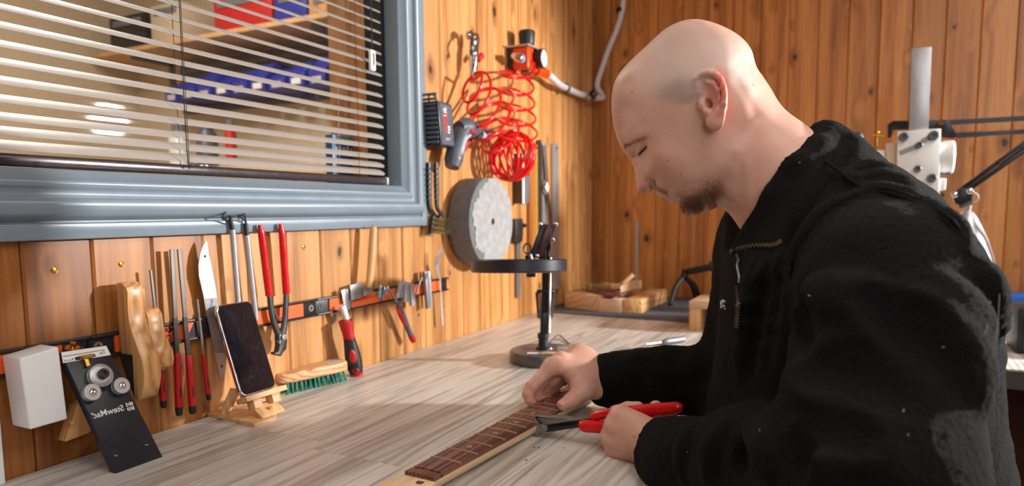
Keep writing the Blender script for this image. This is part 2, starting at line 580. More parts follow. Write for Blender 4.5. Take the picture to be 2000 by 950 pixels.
# window: moulded frame painted grey-blue, mitred
prof = [(0, -0.011), (0, 0.012), (0.0015, 0.0135), (0.019, 0.0145), (0.0205, 0.013), (0.0215, 0.0095), (0.0235, 0.0095), (0.025, 0.0125),
        (0.028, 0.020), (0.033, 0.0265), (0.039, 0.0295), (0.045, 0.029), (0.0485, 0.0265), (0.0505, 0.021), (0.053, 0.0155),
        (0.057, 0.0135), (0.061, 0.0145), (0.0645, 0.018), (0.067, 0.0205), (0.0705, 0.021), (0.073, 0.0195), (0.0745, 0.016), (0.0865, 0.006), (0.088, 0.003), (0.088, -0.03)]
FY0, FY1, FZ0, FZ1 = WY0 - 0.088, WY1 + 0.088, WZ0 - 0.086, WZ1 + 0.088
m = MB(); vs = []; k = len(prof)
for q, h in prof:
    vs += [V(h, FY0 + q, FZ0 + q), V(h, FY1 - q, FZ0 + q), V(h, FY1 - q, FZ1 - q), V(h, FY0 + q, FZ1 - q)]
fs = []
for j in range(k - 1):
    for c in range(4):
        d = (c + 1) % 4
        fs.append((j * 4 + c, j * 4 + d, (j + 1) * 4 + d, (j + 1) * 4 + c))
m.add(vs, fs)
window = struct('window_1', m, M['paint'], ang=50)
# sash, lined reveal, sill and pane; the wall is open to the next room here
m = MB()
for (a, b) in ((V(-0.075, WY1 - 0.012, WZ0), V(-0.03, WY1 + 0.02, WZ1)), (V(-0.075, WY0 - 0.02, WZ0), V(-0.03, WY0 + 0.012, WZ1)),
               (V(-0.075, WY0, WZ0 - 0.03), V(-0.03, WY1, WZ0 + 0.004)), (V(-0.075, WY0, WZ1 - 0.01), V(-0.03, WY1, WZ1 + 0.02))):
    m.bbox(a, b)
link('sash', m.mesh('sash', smooth=False), M['satin_black'], window)
m = MB(); m.prism([V(-0.118, WY0, WZ0), V(-0.088, WY1 - 0.006, WZ0), V(-0.0816, WY1 - 0.006, WZ1), V(-0.1116, WY0, WZ1)], V(0.004, 0, 0))
gl = NT('window_glass'); gl.t.nodes.remove(gl.b)
tr = gl.n('ShaderNodeBsdfTransparent'); go = gl.n('ShaderNodeBsdfGlossy'); go.inputs['Roughness'].default_value = 0.02
tr.inputs[0].default_value = (0.93, 0.95, 0.94, 1)
fr = gl.n('ShaderNodeFresnel'); fr.inputs[0].default_value = 1.7
gm_ = gl.n('ShaderNodeNewGeometry'); ff = gl.math('MULTIPLY', fr.outputs[0], gl.math('SUBTRACT', 1.0, gm_.outputs['Backfacing']))
mx = gl.n('ShaderNodeMixShader'); gl.l(ff, mx.inputs[0]); gl.l(tr.outputs[0], mx.inputs[1]); gl.l(go.outputs[0], mx.inputs[2])
gl.l(mx.outputs[0], gl.out.inputs[0])
link('pane', m.mesh('pane', smooth=False), gl.m, window)
m = MB(); m.bbox(V(-0.113, WY1 - 0.004, WZ0 - 0.02), V(-0.076, WY1 + 0.03, WZ1)); m.bbox(V(-0.19, WY1 + 0.002, WZ0 - 0.02), V(-0.117, WY1 + 0.03, WZ1))
link('reveal', m.mesh('reveal', smooth=False), M['wall_wood'], window)
m = MB(); m.bbox(V(-0.19, WY0 - 0.05, WZ0 - 0.03), V(-0.076, WY1 + 0.002, WZ0 - 0.004))
link('window_sill', m.mesh('window_sill', smooth=False), M['beech'], window)

# the next room, seen through the blind: plywood wall, end wall, its own ceiling light
m = MB()
m.bbox(V(-2.75, -1.0, 0), V(-2.7, 2.6, 2.7)); m.bbox(V(-2.75, 2.5, 0), V(-0.19, 2.56, 2.7)); m.bbox(V(-2.75, -1.0, -0.05), V(-0.19, 2.56, 0))
m.bbox(V(-2.75, -1.0, 2.7), V(-0.19, 2.56, 2.75)); m.bbox(V(-2.75, -1.05, 0), V(-0.19, -1.0, 2.7))
struct('wall_far_room', m, M['cream'], smooth=False)
m = MB(); m.bbox(V(-0.189, WY1 + 0.010, 0), V(-0.061, 2.56, 2.7)); m.bbox(V(-0.19, -1.0, 0), V(-0.06, WY0 - 0.05, 2.7))
m.bbox(V(-0.19, WY0 - 0.05, 0), V(-0.061, WY1 + 0.002, WZ0 - 0.031)); m.bbox(V(-0.19, WY0 - 0.05, WZ1 + 0.02), V(-0.061, WY1 + 0.002, 2.7))
struct('wall_partition', m, M['cream'], smooth=False)
area_light('far_room_light', (-1.3, 1.0, 2.66), (-1.3, 1.0, 0), 0.5, 1.2, 48, (1.0, 0.93, 0.86))

# ------------------------------------------------------------------ worktop
lam = wood('grey_oak_laminate', lin(224, 219, 212), lin(206, 200, 191), lin(150, 141, 129), 1, 150, 0.05, 0, 0.36, 3.0, 2.6, 0.85, 0.08, 0.10, 0.08)
seam = plain('worktop_core', lin(70, 62, 55), 0.8)
m = MB(); m.bbox(V(0.002, -0.6, BZ - 0.04), V(0.80, YB - 0.003, BZ - 0.0035)); m.bbox(V(0.80, 1.62, BZ - 0.04), V(2.6, YB - 0.003, BZ - 0.0035))
top = link('worktop', m.mesh('worktop', smooth=False), seam)
top['label'] = 'L-shaped workbench top of grey wood-look boards along the panelled wall'; top['category'] = 'workbench'


def deck(x0, x1, y0, y1):
    m = MB(); e = 0.00035
    m.bbox(V(x0 + e, y0 + e, BZ - 0.0035), V(x1 - e, y1 - e, BZ))
    c = V((x0 + x1) / 2, (y0 + y1) / 2, BZ)
    o = link('plank', m.mesh('plank', c, smooth=False), lam, top, tuple(c))


YE = YB - 0.003
edges = [0.0025, 0.094, 0.256, 0.404, 0.5515, 0.70, 0.80]
cuts = [[-0.6, 0.30, 1.36, YE], [-0.6, 0.70, 1.92, YE], [-0.6, 0.672, 1.60, YE], [-0.6, 0.15, 1.20, YE], [-0.6, 0.52, 1.70, YE], [-0.6, 0.9, 1.75, YE]]
for a, b, cs in zip(edges[:-1], edges[1:], cuts):
    for c, d in zip(cs[:-1], cs[1:]):
        deck(a, b, c, d)
for a, b, c in ((1.62, 1.86, 0.801), (1.86, 2.16, 0.801), (2.16, YE, 0.801)):
    deck(c, 1.7, a, b); deck(1.7, 2.6, a, b)
# support panels of the bench
for (a, b) in ((V(0.02, -0.58, 0), V(0.6, -0.54, 0.86)), (V(0.02, 1.3, 0), V(0.6, 1.34, 0.86)), (V(2.5, 1.7, 0), V(2.54, 2.44, 0.86))):
    m = MB(); m.bbox(a, b); link('panel', m.mesh('panel', smooth=False), M['beech_u'], top)

m = MB(); m.prism([Pz(1080, 612), V(0.003, 1.93, BZ), V(0.003, YB - 0.003, BZ), V(1.0, YB - 0.003, BZ), V(1.0, 1.90, BZ)], V(0, 0, 0.004))
single('bench_mat', m, M['mat'], 'dark grey felt mat on the workbench in the corner of the room', 'mat')

# ------------------------------------------------------------------ venetian blind
bl = Thing('venetian_blind', 'cream slatted venetian blind hanging in the grey-blue window frame', 'blind', (-0.018, 0.6, 1.28))
TL = math.radians(29)
SW = 0.0268
yb0, yb1 = WY0 + 0.03, WY1 - 0.036


def slat_mesh():
    m = MB(); n = 7; vs = []
    endc = 0.010
    for j in range(n):
        s = -SW / 2 + SW * j / (n - 1)
        cr = 0.0018 * (1 - (2 * s / SW) ** 2)
        # room edge (s > 0) hangs lower
        px_ = s * math.cos(TL) + cr * math.sin(TL); pz_ = -s * math.sin(TL) + cr * math.cos(TL)
        ins = endc * max(0, (abs(s) - SW * 0.22) / (SW * 0.28)) ** 2
        vs += [V(px_, yb0 + ins, pz_), V(px_, yb1 - ins, pz_), V(px_ - 0.0003 * math.sin(TL), yb1 - ins, pz_ - 0.0004), V(px_ - 0.0003 * math.sin(TL), yb0 + ins, pz_ - 0.0004)]
    fs = []
    for j in range(n - 1):
        for c in range(4):
            d = (c + 1) % 4
            fs.append((j * 4 + c, j * 4 + d, (j + 1) * 4 + d, (j + 1) * 4 + c))
    fs += [(0, 1, 2, 3), tuple((n - 1) * 4 + q for q in (3, 2, 1, 0))]
    m.add(vs, fs)
    return m.mesh('slat', (0, 0.6, 0), ang=60)


sm = slat_mesh()
SX = -0.018
zs = []
z = 1.302
while z < 2.04:
    zs.append(z)
    o = link('slat', sm, M['slat'], bl.o, (random.uniform(-0.0006, 0.0006), 0, z - 1.28 + random.uniform(-0.0004, 0.0004)))
    o.rotation_euler = (random.uniform(-0.0012, 0.0012), random.uniform(-0.03, 0.03), random.uniform(-0.001, 0.001))
    z += 0.0168 if z < 1.335 else 0.0216
m = MB(); m.bbox(V(SX - 0.012, yb0, 1.2765), V(SX + 0.012, yb1 + 0.002, 1.2915))
bl.part('bottom_rail', m, M['rail'], 'dark glossy bottom rail', bevel=0.005, seg=3)
m = MB(); m.bbox(V(SX - 0.0125, yb1 + 0.002, 1.276), V(SX + 0.0125, yb1 + 0.006, 1.292)); bl.part('end_cap', m, M['white'], bevel=0.002)
m = MB(); m.bbox(V(SX - 0.014, yb0, 2.035), V(SX + 0.014, yb1, 2.058)); bl.part('head_rail', m, M['slat'], bevel=0.002)
# ladder cords and lift cords
for (a, b) in ((355, 250), (690, 250)):
    yy = Px(a, b, SX)[1]
    for dx, dy in ((0.0128, 0.0), (-0.0128, 0.004)):
        m = MB(); m.tube([V(SX + dx, yy + dy, 1.285), V(SX + dx, yy + dy, 2.04)], 0.0005, 5); bl.part('ladder_cord', m, M['cord'])
    m = MB()
    for z in zs:
        m.tube([V(SX + 0.0125, yy, z - 0.008), V(SX + 0.002, yy + 0.001, z - 0.006), V(SX - 0.0125, yy + 0.003, z - 0.001)], 0.00035, 4)
    bl.part('ladder_rung', m, M['cord'], kind='stuff')
y0 = Px(352, 100, 0)[1]
m = MB(); m.tube(resample([V(0.003, y0, 2.03), V(0.003, y0 + 0.001, 1.6), V(0.0035, Px(362, 290, 0)[1], Px(362, 290, 0)[2]), V(0.001, Px(375, 318, 0)[1], 1.2935), V(-0.004, Px(400, 322, 0)[1], 1.2935)], 6), 0.0008, 5)
bl.part('lift_cord', m, M['cord'])
for q in (392, 402):
    m = MB(); m.ball(Px(q, 324, -0.012) , (0.0035, 0.004, 0.002), 8, 6); bl.part('plug', m, M['white'])
c = Px(727, 118, 0.004)
m = MB(); m.tube([V(c[0], c[1] - 0.001, 2.03), V(c[0], c[1] - 0.001, c[2] + 0.02)], 0.0008, 5); m.tube([V(c[0], c[1] + 0.003, 2.03), V(c[0], c[1] + 0.002, c[2] + 0.02)], 0.0008, 5)
bl.part('lift_cord', m, M['cord'])
m = MB(); m.box(c, (0.004, 0.0085, 0.021)); tas = bl.part('cord_connector', m, M['white'], 'white cord connector', bevel=0.0035, seg=3)
m = MB(); m.box(c + V(0.0042, 0, 0.002), (0.0002, 0.002, 0.012)); bl.part('slot', m, M['cord'], parent=tas)

# blue packet standing on the sill behind the blind
pk = Thing('packet', 'blue printed packet standing on the window sill behind the blind', 'packet', tuple(Px(675, 325, -0.13)))
a = Px(648, 262, -0.13); b = Px(702, 330, -0.13)
m = MB(); m.bbox(V(-0.15, a[1], WZ0 - 0.004), V(-0.13, b[1], a[2])); pk.part('carton', m, M['packet'], bevel=0.002)
m = MB(); m.bbox(V(-0.1302, a[1] + 0.002, a[2] - 0.012), V(-0.1296, b[1] - 0.002, a[2] - 0.001)); pk.part('printed_band', m, M['cyan'], 'pale blue band')
m = MB()
for q in range(5):
    m.bbox(V(-0.1302, a[1] + 0.01 + q * 0.012, a[2] - 0.034), V(-0.1295, a[1] + 0.017 + q * 0.012, a[2] - 0.026 + (q % 2) * 0.003))
pk.part('printed_mark', m, M['white_ink'], kind='stuff')

# ------------------------------------------------------------------ things in the next room
YS = 2.22
sh = Thing('wall_shelf', 'long pale shelf high on the wall of the room behind the window', 'shelf', (-1.8, 2.4, 2.0))
m = MB(); m.bbox(V(-2.66, YS, 2.015), V(-1.05, 2.498, 2.035)); sh.part('board', m, M['beech'])
for x in (-2.4, -1.8, -1.2):
    m = MB(); m.bbox(V(x - 0.01, YS + 0.05, 1.995), V(x + 0.01, 2.498, 2.015)); m.bbox(V(x - 0.01, 2.48, 1.85), V(x + 0.01, 2.498, 2.015)); sh.part('bracket', m, M['grey'])
rail = Thing('bin_rail', 'dark louvred rail carrying blue bins in the room behind the window', 'rail', (-1.6, 2.49, 1.7))
m = MB(); m.bbox(V(-2.3, 2.47, 1.74), V(-0.98, 2.498, 2.0)); rail.part('panel', m, M['slate_grey'])
for k in range(4):
    m = MB(); m.bbox(V(-2.3, 2.462, 1.78 + k * 0.055), V(-0.98, 2.47, 1.80 + k * 0.055)); rail.part('louvre', m, M['grey'])
bx = -2.18; k = 0
names = ['first', 'second', 'third', 'fourth', 'fifth', 'sixth', 'seventh', 'eighth', 'ninth', 'tenth']
while bx < -1.05:
    w = 0.105; hgt = 0.10 + 0.03 * ((k * 7) % 3) / 2; z0 = 1.765 + 0.004 * (k % 2)
    t = Thing('storage_bin', 'blue open-front storage bin, %s from the left on the rail behind the window' % names[k], 'bin', (bx + w / 2, YS + 0.1, z0), 'blue storage bins behind the window')
    m = MB(); m.prism([V(bx, YS + 0.06, z0), V(bx, 2.46, z0), V(bx, 2.46, z0 + hgt), V(bx, YS + 0.13, z0 + hgt), V(bx, YS + 0.06, z0 + hgt * 0.45)], V(w - 0.01, 0, 0))
    t.part('tray', m, M['blue_box'], bevel=0.003)
    m = MB(); m.bbox(V(bx + 0.02, YS + 0.0575, z0 + 0.008), V(bx + w - 0.03, YS + 0.0598, z0 + 0.034)); t.part('label_card', m, M['white'] if k % 2 else M['label'])
    bx += w + 0.012; k += 1
for nm, lb, cat, mt, a, b in (
        ('carton', 'pale cardboard box on the shelf behind the window', 'box', 'cream', (-2.20, 2.036), (-1.98, 2.215)),
        ('speaker', 'black box standing left of the pale box on the shelf behind the window', 'box', 'black', (-2.52, 2.036), (-2.24, 2.20)),
        ('toolbox', 'red tool case on the shelf behind the window', 'case', 'red_box', (-1.76, 2.036), (-1.40, 2.19)),
        ('crate', 'dark blue crate right of the red case on the shelf behind the window', 'crate', 'blue_box', (-1.385, 2.036), (-1.20, 2.16)),
        ('wood_block', 'ochre wooden block at the right end of the shelf behind the window', 'block', 'oak', (-1.19, 2.036), (-1.06, 2.13))):
    t = Thing(nm, lb, cat, ((a[0] + b[0]) / 2, YS + 0.12, a[1]))
    m = MB(); m.bbox(V(a[0], YS + 0.02, a[1]), V(b[0], YS + 0.24, b[1])); t.part('body', m, M[mt], bevel=0.006)
    m = MB(); m.bbox(V(a[0] + 0.03, YS + 0.015, b[1] - 0.05), V(b[0] - 0.03, YS + 0.021, b[1] - 0.02)); t.part('handle' if cat in ('case', 'crate') else 'panel', m, M['grey'], bevel=0.002)
cb = Thing('cabinet', 'low pale cabinet against the wall of the room behind the window', 'cabinet', (-1.6, 2.3, 0))
m = MB(); m.bbox(V(-2.6, 2.05, 0.002), V(-0.6, 2.495, 1.42)); cb.part('body', m, M['cream'])
for k in range(4):
    m = MB(); m.bbox(V(-2.58 + k * 0.495, 2.035, 0.05), V(-2.1 + k * 0.495, 2.05, 1.38)); d = cb.part('door', m, M['beech_u'], bevel=0.003)
    m = MB(); m.cyl(V(-2.14 + k * 0.495, 2.035, 1.0), V(-2.14 + k * 0.495, 2.015, 1.0), 0.012); cb.part('knob', m, M['steel'], parent=d)
for nm, lb, x0, mt in (('jar', 'white tub on the cabinet behind the window', -2.05, 'white'), ('tin', 'dark tin next to the white tub on the cabinet behind the window', -1.86, 'slate_grey'), ('bottle', 'small red bottle on the cabinet behind the window', -1.70, 'red_box')):
    t = Thing(nm, lb, nm if nm != 'jar' else 'tub', (x0, 2.25, 1.42))
    m = MB(); r = 0.05 if nm != 'bottle' else 0.025; m.lathe([(0, 0), (r, 0), (r, 0.16), (r * 0.6, 0.19), (r * 0.6, 0.20)], V(x0, 2.25, 1.42), V(0, 0, 1), 16); t.part('body', m, M[mt])
    m = MB(); m.cyl(V(x0, 2.25, 1.615), V(x0, 2.25, 1.645), r * 0.68); t.part('lid', m, M['grey'])

# ------------------------------------------------------------------ magnetic tool strips on the left wall
SD = 0.013
zt = Px(566, 611, SD)[2]
HB = 0.0155


def strip(y0, y1, lab):
    t = Thing('magnetic_strip', lab, 'tool holder', (0, (y0 + y1) / 2, zt - HB), 'magnetic tool strips below the window')
    m = MB(); m.bbox(V(0.0002, y0, zt - HB), V(0.007, y1, zt + HB)); t.part('backing', m, M['black'], bevel=0.001)
    for s in (-1, 1):
        m = MB(); m.bbox(V(0.0, y0, zt + s * (HB - 0.0015) - 0.0018), V(SD, y1, zt + s * (HB - 0.0015) + 0.0018)); t.part('rail', m, M['satin_black'], bevel=0.0008)
    e = 0.034
    m = MB(); m.bbox(V(0.006, y0 + e, zt - HB + 0.004), V(SD - 0.0025, y1 - e, zt + HB - 0.004)); f = t.part('face', m, M['orange'], 'orange face')
    for yy in (y0 + 0.012, y1 - 0.012):
        m = MB(); m.cyl(V(0.006, yy, zt), V(0.0085, yy, zt), 0.0062, n=14); sc = t.part('screw', m, M['chrome'])
        m = MB(); m.box(V(0.0087, yy, zt), (0.0003, 0.0042, 0.0009)); m.box(V(0.0087, yy, zt), (0.0003, 0.0009, 0.0042)); t.part('slot', m, M['ink'], parent=sc)
    return t, f


yA = Px(178, 682, SD)[1]; yB = Px(621, 600, SD)[1]; yC = Px(877, 558, SD)[1]
strip(yA - 0.31, yA - 0.0005, 'short visible end of an orange magnetic tool strip behind the white nylon block')
tB, fB = strip(yA + 0.0005, yB - 0.0005, 'long orange and black magnetic tool strip holding files and pincers')
tC, fC = strip(yB + 0.0005, yC, 'orange and black magnetic tool strip holding the fork and small bits')
yy = Px(344, 640, SD)[1]
text_on(tB, 'lettering', 'MAGNETIC', 0.0125, V(SD - 0.0023, yy - 0.032, zt + 0.0058), V(0, 1, 0), V(0, 0, 1), M['ink'], True, 0.0002, parent=fB)
text_on(tB, 'lettering', 'TOOL HOLDER', 0.0125, V(SD - 0.0023, yy - 0.042, zt - 0.0060), V(0, 1, 0), V(0, 0, 1), M['ink'], True, 0.0002, parent=fB)
# black hazard-cut panel at the end of the lettering
m = MB(); m.prism([V(SD - 0.0024, yy + 0.019, zt - 0.011), V(SD - 0.0024, yy + 0.062, zt - 0.011), V(SD - 0.0024, yy + 0.062, zt + 0.011), V(SD - 0.0024, yy + 0.032, zt + 0.011)], V(0.0003, 0, 0))
tB.part('printed_panel', m, M['ink'], parent=fB)


def slab(pts, x0, x1):
    """outline seen in the photograph on the plane x = x0, given its real thickness towards x1"""
    m = MB(); m.prism([Px(a, b, x0) for a, b in pts], V(x1 - x0, 0, 0)); return m


def rod(p0, p1, d, r, r2=None, n=12, d2=None):
    m = MB(); m.cyl(Px(*p0, d), Px(*p1, d if d2 is None else d2), r, r2, n); return m


# white nylon block held on the strip
nb = Thing('nylon_block', 'white translucent nylon block held to the wall above the bench', 'block', tuple(Px(60, 840, 0.02)))
yb = Px(24, 836, 0.0145)[1]
xf = Py(58.7, 840.7, yb)[0]
nb.part('body', slab([(58.7, 840.7), (133, 819.5), (115, 677), (38, 701)], xf, 0.0145), M['nylon'], bevel=0.0025, seg=3)
# pale block at the very left edge of the picture
m = MB(); q = Pz(13, 946); m.bbox(V(q[0] - 0.05, q[1] - 0.10, BZ), V(q[0], q[1], BZ + 0.083)); a = single('plastic_block', m, M['nylon'], 'pale upright plastic block standing on the bench below the nylon block', 'block', bevel=0.003)

# fret bending jig: black plate with rollers
fb = Thing('fret_bender', 'black metal plate with three rollers leaning on the wall', 'tool', tuple(Pz(270, 912)))
BL = Pz(227, 926); BR = Pz(318, 893)
TLp = Px(119, 688, 0.040)
ux = nrm(BR - BL); up = TLp - BL; up -= ux * (up @ ux) * 0.0
W_ = np.linalg.norm(BR - BL)
TRp = Pn(207.6, 675, BL, np.cross(ux, up))
uy = nrm(up - ux * (up @ ux)); uz = np.cross(ux, uy)
if uz[0] < 0: uz = -uz
Lp = np.linalg.norm(up)


def plate(a, b):        # image pixel on the plate face -> world
    return Pn(a, b, BL, uz)


m = MB()
quad = [BL, BR, plate(207.6, 675), plate(119, 688)]
m.prism(quad, -uz * 0.0105)
fb.part('plate', m, M['anodised'], bevel=0.0008)
lab = MB(); lab.prism([plate(119, 689) + uz * 0.0001, plate(207, 676) + uz * 0.0001, plate(216.2, 694) + uz * 0.0001, plate(123, 710) + uz * 0.0001], uz * 0.0004)
lp = fb.part('label_strip', lab, M['white'], 'white printed scale strip')
m = MB(); m.prism([plate(145, 699) + uz * 0.0005, plate(184, 691.5) + uz * 0.0005, plate(187, 697) + uz * 0.0005, plate(147.5, 705) + uz * 0.0005], uz * 0.0003); fb.part('slot', m, M['ink'], parent=lp)
ang = nrm(plate(207, 676) - plate(119, 689)); an2 = nrm(np.cross(uz, ang))
text_on(fb, 'lettering', 'Flat', 0.0052, plate(199, 690) + uz * 0.0006, ang, an2, M['ink'], True, parent=lp)
text_on(fb, 'lettering', 'Round', 0.0044, plate(134, 704) + uz * 0.0006, ang, an2, M['ink'], True, parent=lp)
m = MB(); m.tube([plate(122, 697.5) + uz * 0.0006, plate(204, 684) + uz * 0.0006], 0.0004, 4); fb.part('rule', m, M['ink'], parent=lp)


def lathe_part(name, prof, px, mt, lift=0.0, parent=None, n=28):
    m = MB(); m.lathe(prof, plate(*px) + uz * lift, uz, n); return fb.part(name, m, mt, parent=parent)


mm = 0.001
k = fb.part('thumb_nut', MB().lathe([(0, 0), (8 * mm, 0), (9 * mm, 1 * mm), (9 * mm, 2.2 * mm), (8 * mm, 3 * mm), (3.4 * mm, 3.3 * mm), (3.4 * mm, 9 * mm), (0, 9.5 * mm)][::-1], plate(152, 677) - uz * 0.012, nrm(uy * 0.8 + uz * 0.6), 20), M['brass'], 'brass thumb nut')
fb.part('thumb_wheel', MB().lathe([(0, 0), (9 * mm, 0), (10 * mm, 0.8 * mm), (10 * mm, 2 * mm), (9 * mm, 2.8 * mm), (0, 3 * mm)], plate(167, 697) - uz * 0.001, nrm(uy * 0.85 + uz * 0.5), 20), M['brass'], 'brass thumb wheel')
m = MB(); m.box(plate(165, 709) + uz * 0.003, (0.0022, 0.006, 0.003), [ux, uy, uz]); fb.part('screw_shank', m, M['brass'])
lathe_part('roller', [(0, 0), (14 * mm, 0), (14.8 * mm, 1 * mm), (14.8 * mm, 4 * mm), (13 * mm, 4.5 * mm), (13 * mm, 5.4 * mm), (14.8 * mm, 6 * mm), (14.8 * mm, 9.0 * mm), (14 * mm, 9.6 * mm), (9 * mm, 9.8 * mm), (0, 9.8 * mm)], (191, 737), M['steel'], n=36)
lathe_part('cap_screw', [(0, 0), (6 * mm, 0), (6.4 * mm, 0.6 * mm), (6.4 * mm, 4.6 * mm), (5.6 * mm, 5.2 * mm), (2.8 * mm, 5.2 * mm), (2.6 * mm, 2.5 * mm), (0, 2.4 * mm)], (191.5, 735.5), M['black'], 0.0098)
for (a, b) in ((173, 770), (230.5, 757)):
    r = lathe_part('roller', [(0, 0), (9.6 * mm, 0), (10 * mm, 0.6 * mm), (10 * mm, 2.0 * mm), (8 * mm, 2.4 * mm), (8 * mm, 3.6 * mm), (10 * mm, 4.2 * mm), (10.6 * mm, 5 * mm), (10.6 * mm, 9 * mm), (10 * mm, 9.6 * mm), (8.8 * mm, 9.6 * mm), (8.6 * mm, 9.2 * mm), (7.0 * mm, 9.2 * mm), (6.8 * mm, 9.6 * mm), (5.2 * mm, 9.6 * mm), (5 * mm, 9.0 * mm), (0, 9.0 * mm)], (a, b), M['steel'])
    lathe_part('button_screw', [(0, 0), (4.6 * mm, 0), (4.4 * mm, 1.4 * mm), (3.2 * mm, 2.6 * mm), (1.6 * mm, 3 * mm), (1.5 * mm, 1.2 * mm), (0, 1.2 * mm)], (a, b), M['chrome'], 0.0090, parent=r)
m = MB(); m.box(plate(201, 757) + uz * 0.0002, (0.0085, 0.0055, 0.0004), [ux, uy, uz]); fb.part('slot', m, M['ink'])
for (a, b) in ((226, 886), (286.5, 865)):
    m = MB(); m.cyl(plate(a, b) - uz * 0.002, plate(a, b) + uz * 0.00025, 0.0056, n=20); h = fb.part('hole', m, M['ink'])
    m = MB(); m.prism([plate(a + 5 * math.cos(q) - 0.5, b + 2.2 + 4.0 * math.sin(q)) + uz * 0.0003 for q in (0.2, 0.8, 1.4, 2.0, 2.7)], uz * 0.0001); fb.part('rim', m, M['tool_steel'], parent=h)
# maker's lettering, reversed as in the photograph
text_on(fb, 'lettering', 'StewMac', 0.0110, plate(212, 805) + uz * 0.0002, nrm(plate(243, 797) - plate(187, 812)), nrm(np.cross(uz, plate(243, 797) - plate(187, 812))), M['white_ink'], True, 0.0001)
la = nrm(plate(243, 797) - plate(187, 812)); lb_ = nrm(np.cross(uz, la))
m = MB()
for k in range(4):
    for r_ in range(2):
        m.box(plate(254, 794.3) + uz * 0.0004 + la * (k * 0.0025 - 0.0040) + lb_ * ((r_ - 0.5) * 0.006), (0.0008 if k != 1 else 0.0005, 0.0026 if (k + r_) % 2 else 0.0020, 0.0002), [la, lb_, uz])
fb.part('logo_bars', m, M['white_ink'])
m = MB(); m.lathe([(0.0006, 0), (0.0011, 0), (0.0011, 0.0003), (0.0006, 0.0003)], plate(179.5, 809) + uz * 0.0002, uz, 10); fb.part('mark', m, M['white_ink'])

# wooden fence piece behind the plate, with a black tail
wf = Thing('wooden_wedge', 'pointed wooden piece hanging behind the black roller plate', 'block', tuple(Px(150, 862, 0.02)))
wf.part('body', slab([(128, 864), (152, 793), (200, 760), (205, 790), (176, 846)], 0.03, 0.012), M['oak'], bevel=0.001)
m = MB(); m.lathe([(0, 0), (0.003, 0), (0.003, 0.004), (0, 0.004)], Px(139, 826, 0.03), V(1, 0, 0), 12); wf.part('peg', m, M['oak'])
wg = Thing('rubber_foot', 'black rubber wedge on the bench behind the leaning plate', 'wedge', tuple(Px(175, 880, 0.02)))
m = MB(); g = Pz(190, 880); m.tube([V(0.03, g[1] - 0.012, 0.914), V(0.03, g[1] + 0.006, 0.922), V(0.04, g[1] + 0.03, 0.944)], [0.0135, 0.016, 0.012], 14); wg.part('body', m, M['black'])

# two shaped oak file handles stuck to the strip
def caul(lbl, y0, w, pts, metal, nm='file_holder'):
    base = Py(*pts[-1], y0)
    t = Thing(nm, lbl, 'tool', tuple(base), 'oak file holders on the magnetic strip')
    P = [Py(a, b, y0) for a, b in pts]
    m = MB(); m.prism(P, V(0, w, 0)); t.part('handle', m, M['oak'], bevel=0.0009, seg=2, ang=40)
    if metal:
        Q = [Py(a, b, y0) for a, b in metal]
        m = MB(); m.prism([q + V(0, -0.0004, 0) for q in Q], V(0, 0.0006, 0)); t.part('file', m, M['dark_steel'], 'dark file let into the side')
    return t


y1 = Px(228, 640, 0.0135)[1]
front = [(249, 573)] + [(249, 592), (249.5, 610), (252, 628), (256, 644), (261, 660), (267, 676), (273, 692), (278, 708), (281, 724), (282, 742), (280, 760), (276, 774), (270, 783)]
caul('tall curved oak file holder left of the files on the strip', y1, 0.025, [(228, 552), (238, 555), (246, 562)] + front + [(262, 782), (236, 690), (229, 620)],
     [(233, 690), (259, 694), (263, 775), (250, 745), (240, 715)])
y2 = y1 + 0.036
front2 = [(288, 618), (290, 632), (292, 648), (297, 662), (303, 676), (309, 690), (312, 706), (310, 720), (304, 727)]
caul('short curved oak file holder right of the tall one', y2, 0.0225, [(274, 602), (283, 607)] + front2 + [(290, 726), (280, 690), (275, 640)], None)


M['file_steel'] = plain('file_steel', lin(116, 112, 108), 0.5, 0.35, 0.12, 0.2, 200)


def handled_file(lbl, blade, blade_w, h0, h1, hr, flat=True, d=0.0165):
    t = Thing('needle_file', lbl, 'file', tuple(Px(*h1, d)), 'red-handled files on the magnetic strip')
    a, b = Px(*blade[0], d), Px(*h0, d)
    if flat:
        ax = nrm(a - b); m = MB(); m.box((a + b) / 2, (np.linalg.norm(a - b) / 2, blade_w / 2, 0.0015), [ax, np.cross(V(1, 0, 0), ax), V(1, 0, 0)])
        cut = Px(*blade[1], d)
        t.part('blade', m, M['file_steel'], bevel=0.0003)
        m = MB(); m.box((cut + b) / 2, (np.linalg.norm(cut - b) / 2, blade_w / 2 + 0.0002, 0.0017), [ax, np.cross(V(1, 0, 0), ax), V(1, 0, 0)]); t.part('tang', m, M['dark_steel'], 'darker lower blade')
    else:
        m = MB(); m.cyl(a, b, blade_w * 0.45, blade_w * 0.5, 10); t.part('blade', m, M['tool_steel'])
    c = Px(*h1, d); ax = nrm(c - b); L = np.linalg.norm(c - b)
    m = MB(); m.lathe([(hr * 0.8, 0), (hr * 0.92, 0.002), (hr, L * 0.35), (hr * 1.05, L * 0.86)], b, ax, 12); hd = t.part('handle', m, M['dark_red'])
    m = MB(); m.lathe([(hr * 1.05, L * 0.86), (hr * 1.0, L * 0.96), (hr * 0.75, L), (0, L)], b, ax, 12); t.part('end_cap', m, M['black'], 'black end cap')
    m = MB(); m.box(b + ax * L * 0.62 + V(hr * 0.98, 0, 0), (L * 0.09, hr * 0.2, 0.0003), [ax, np.cross(V(1, 0, 0), ax), V(1, 0, 0)]); t.part('print', m, M['ink'], parent=hd)


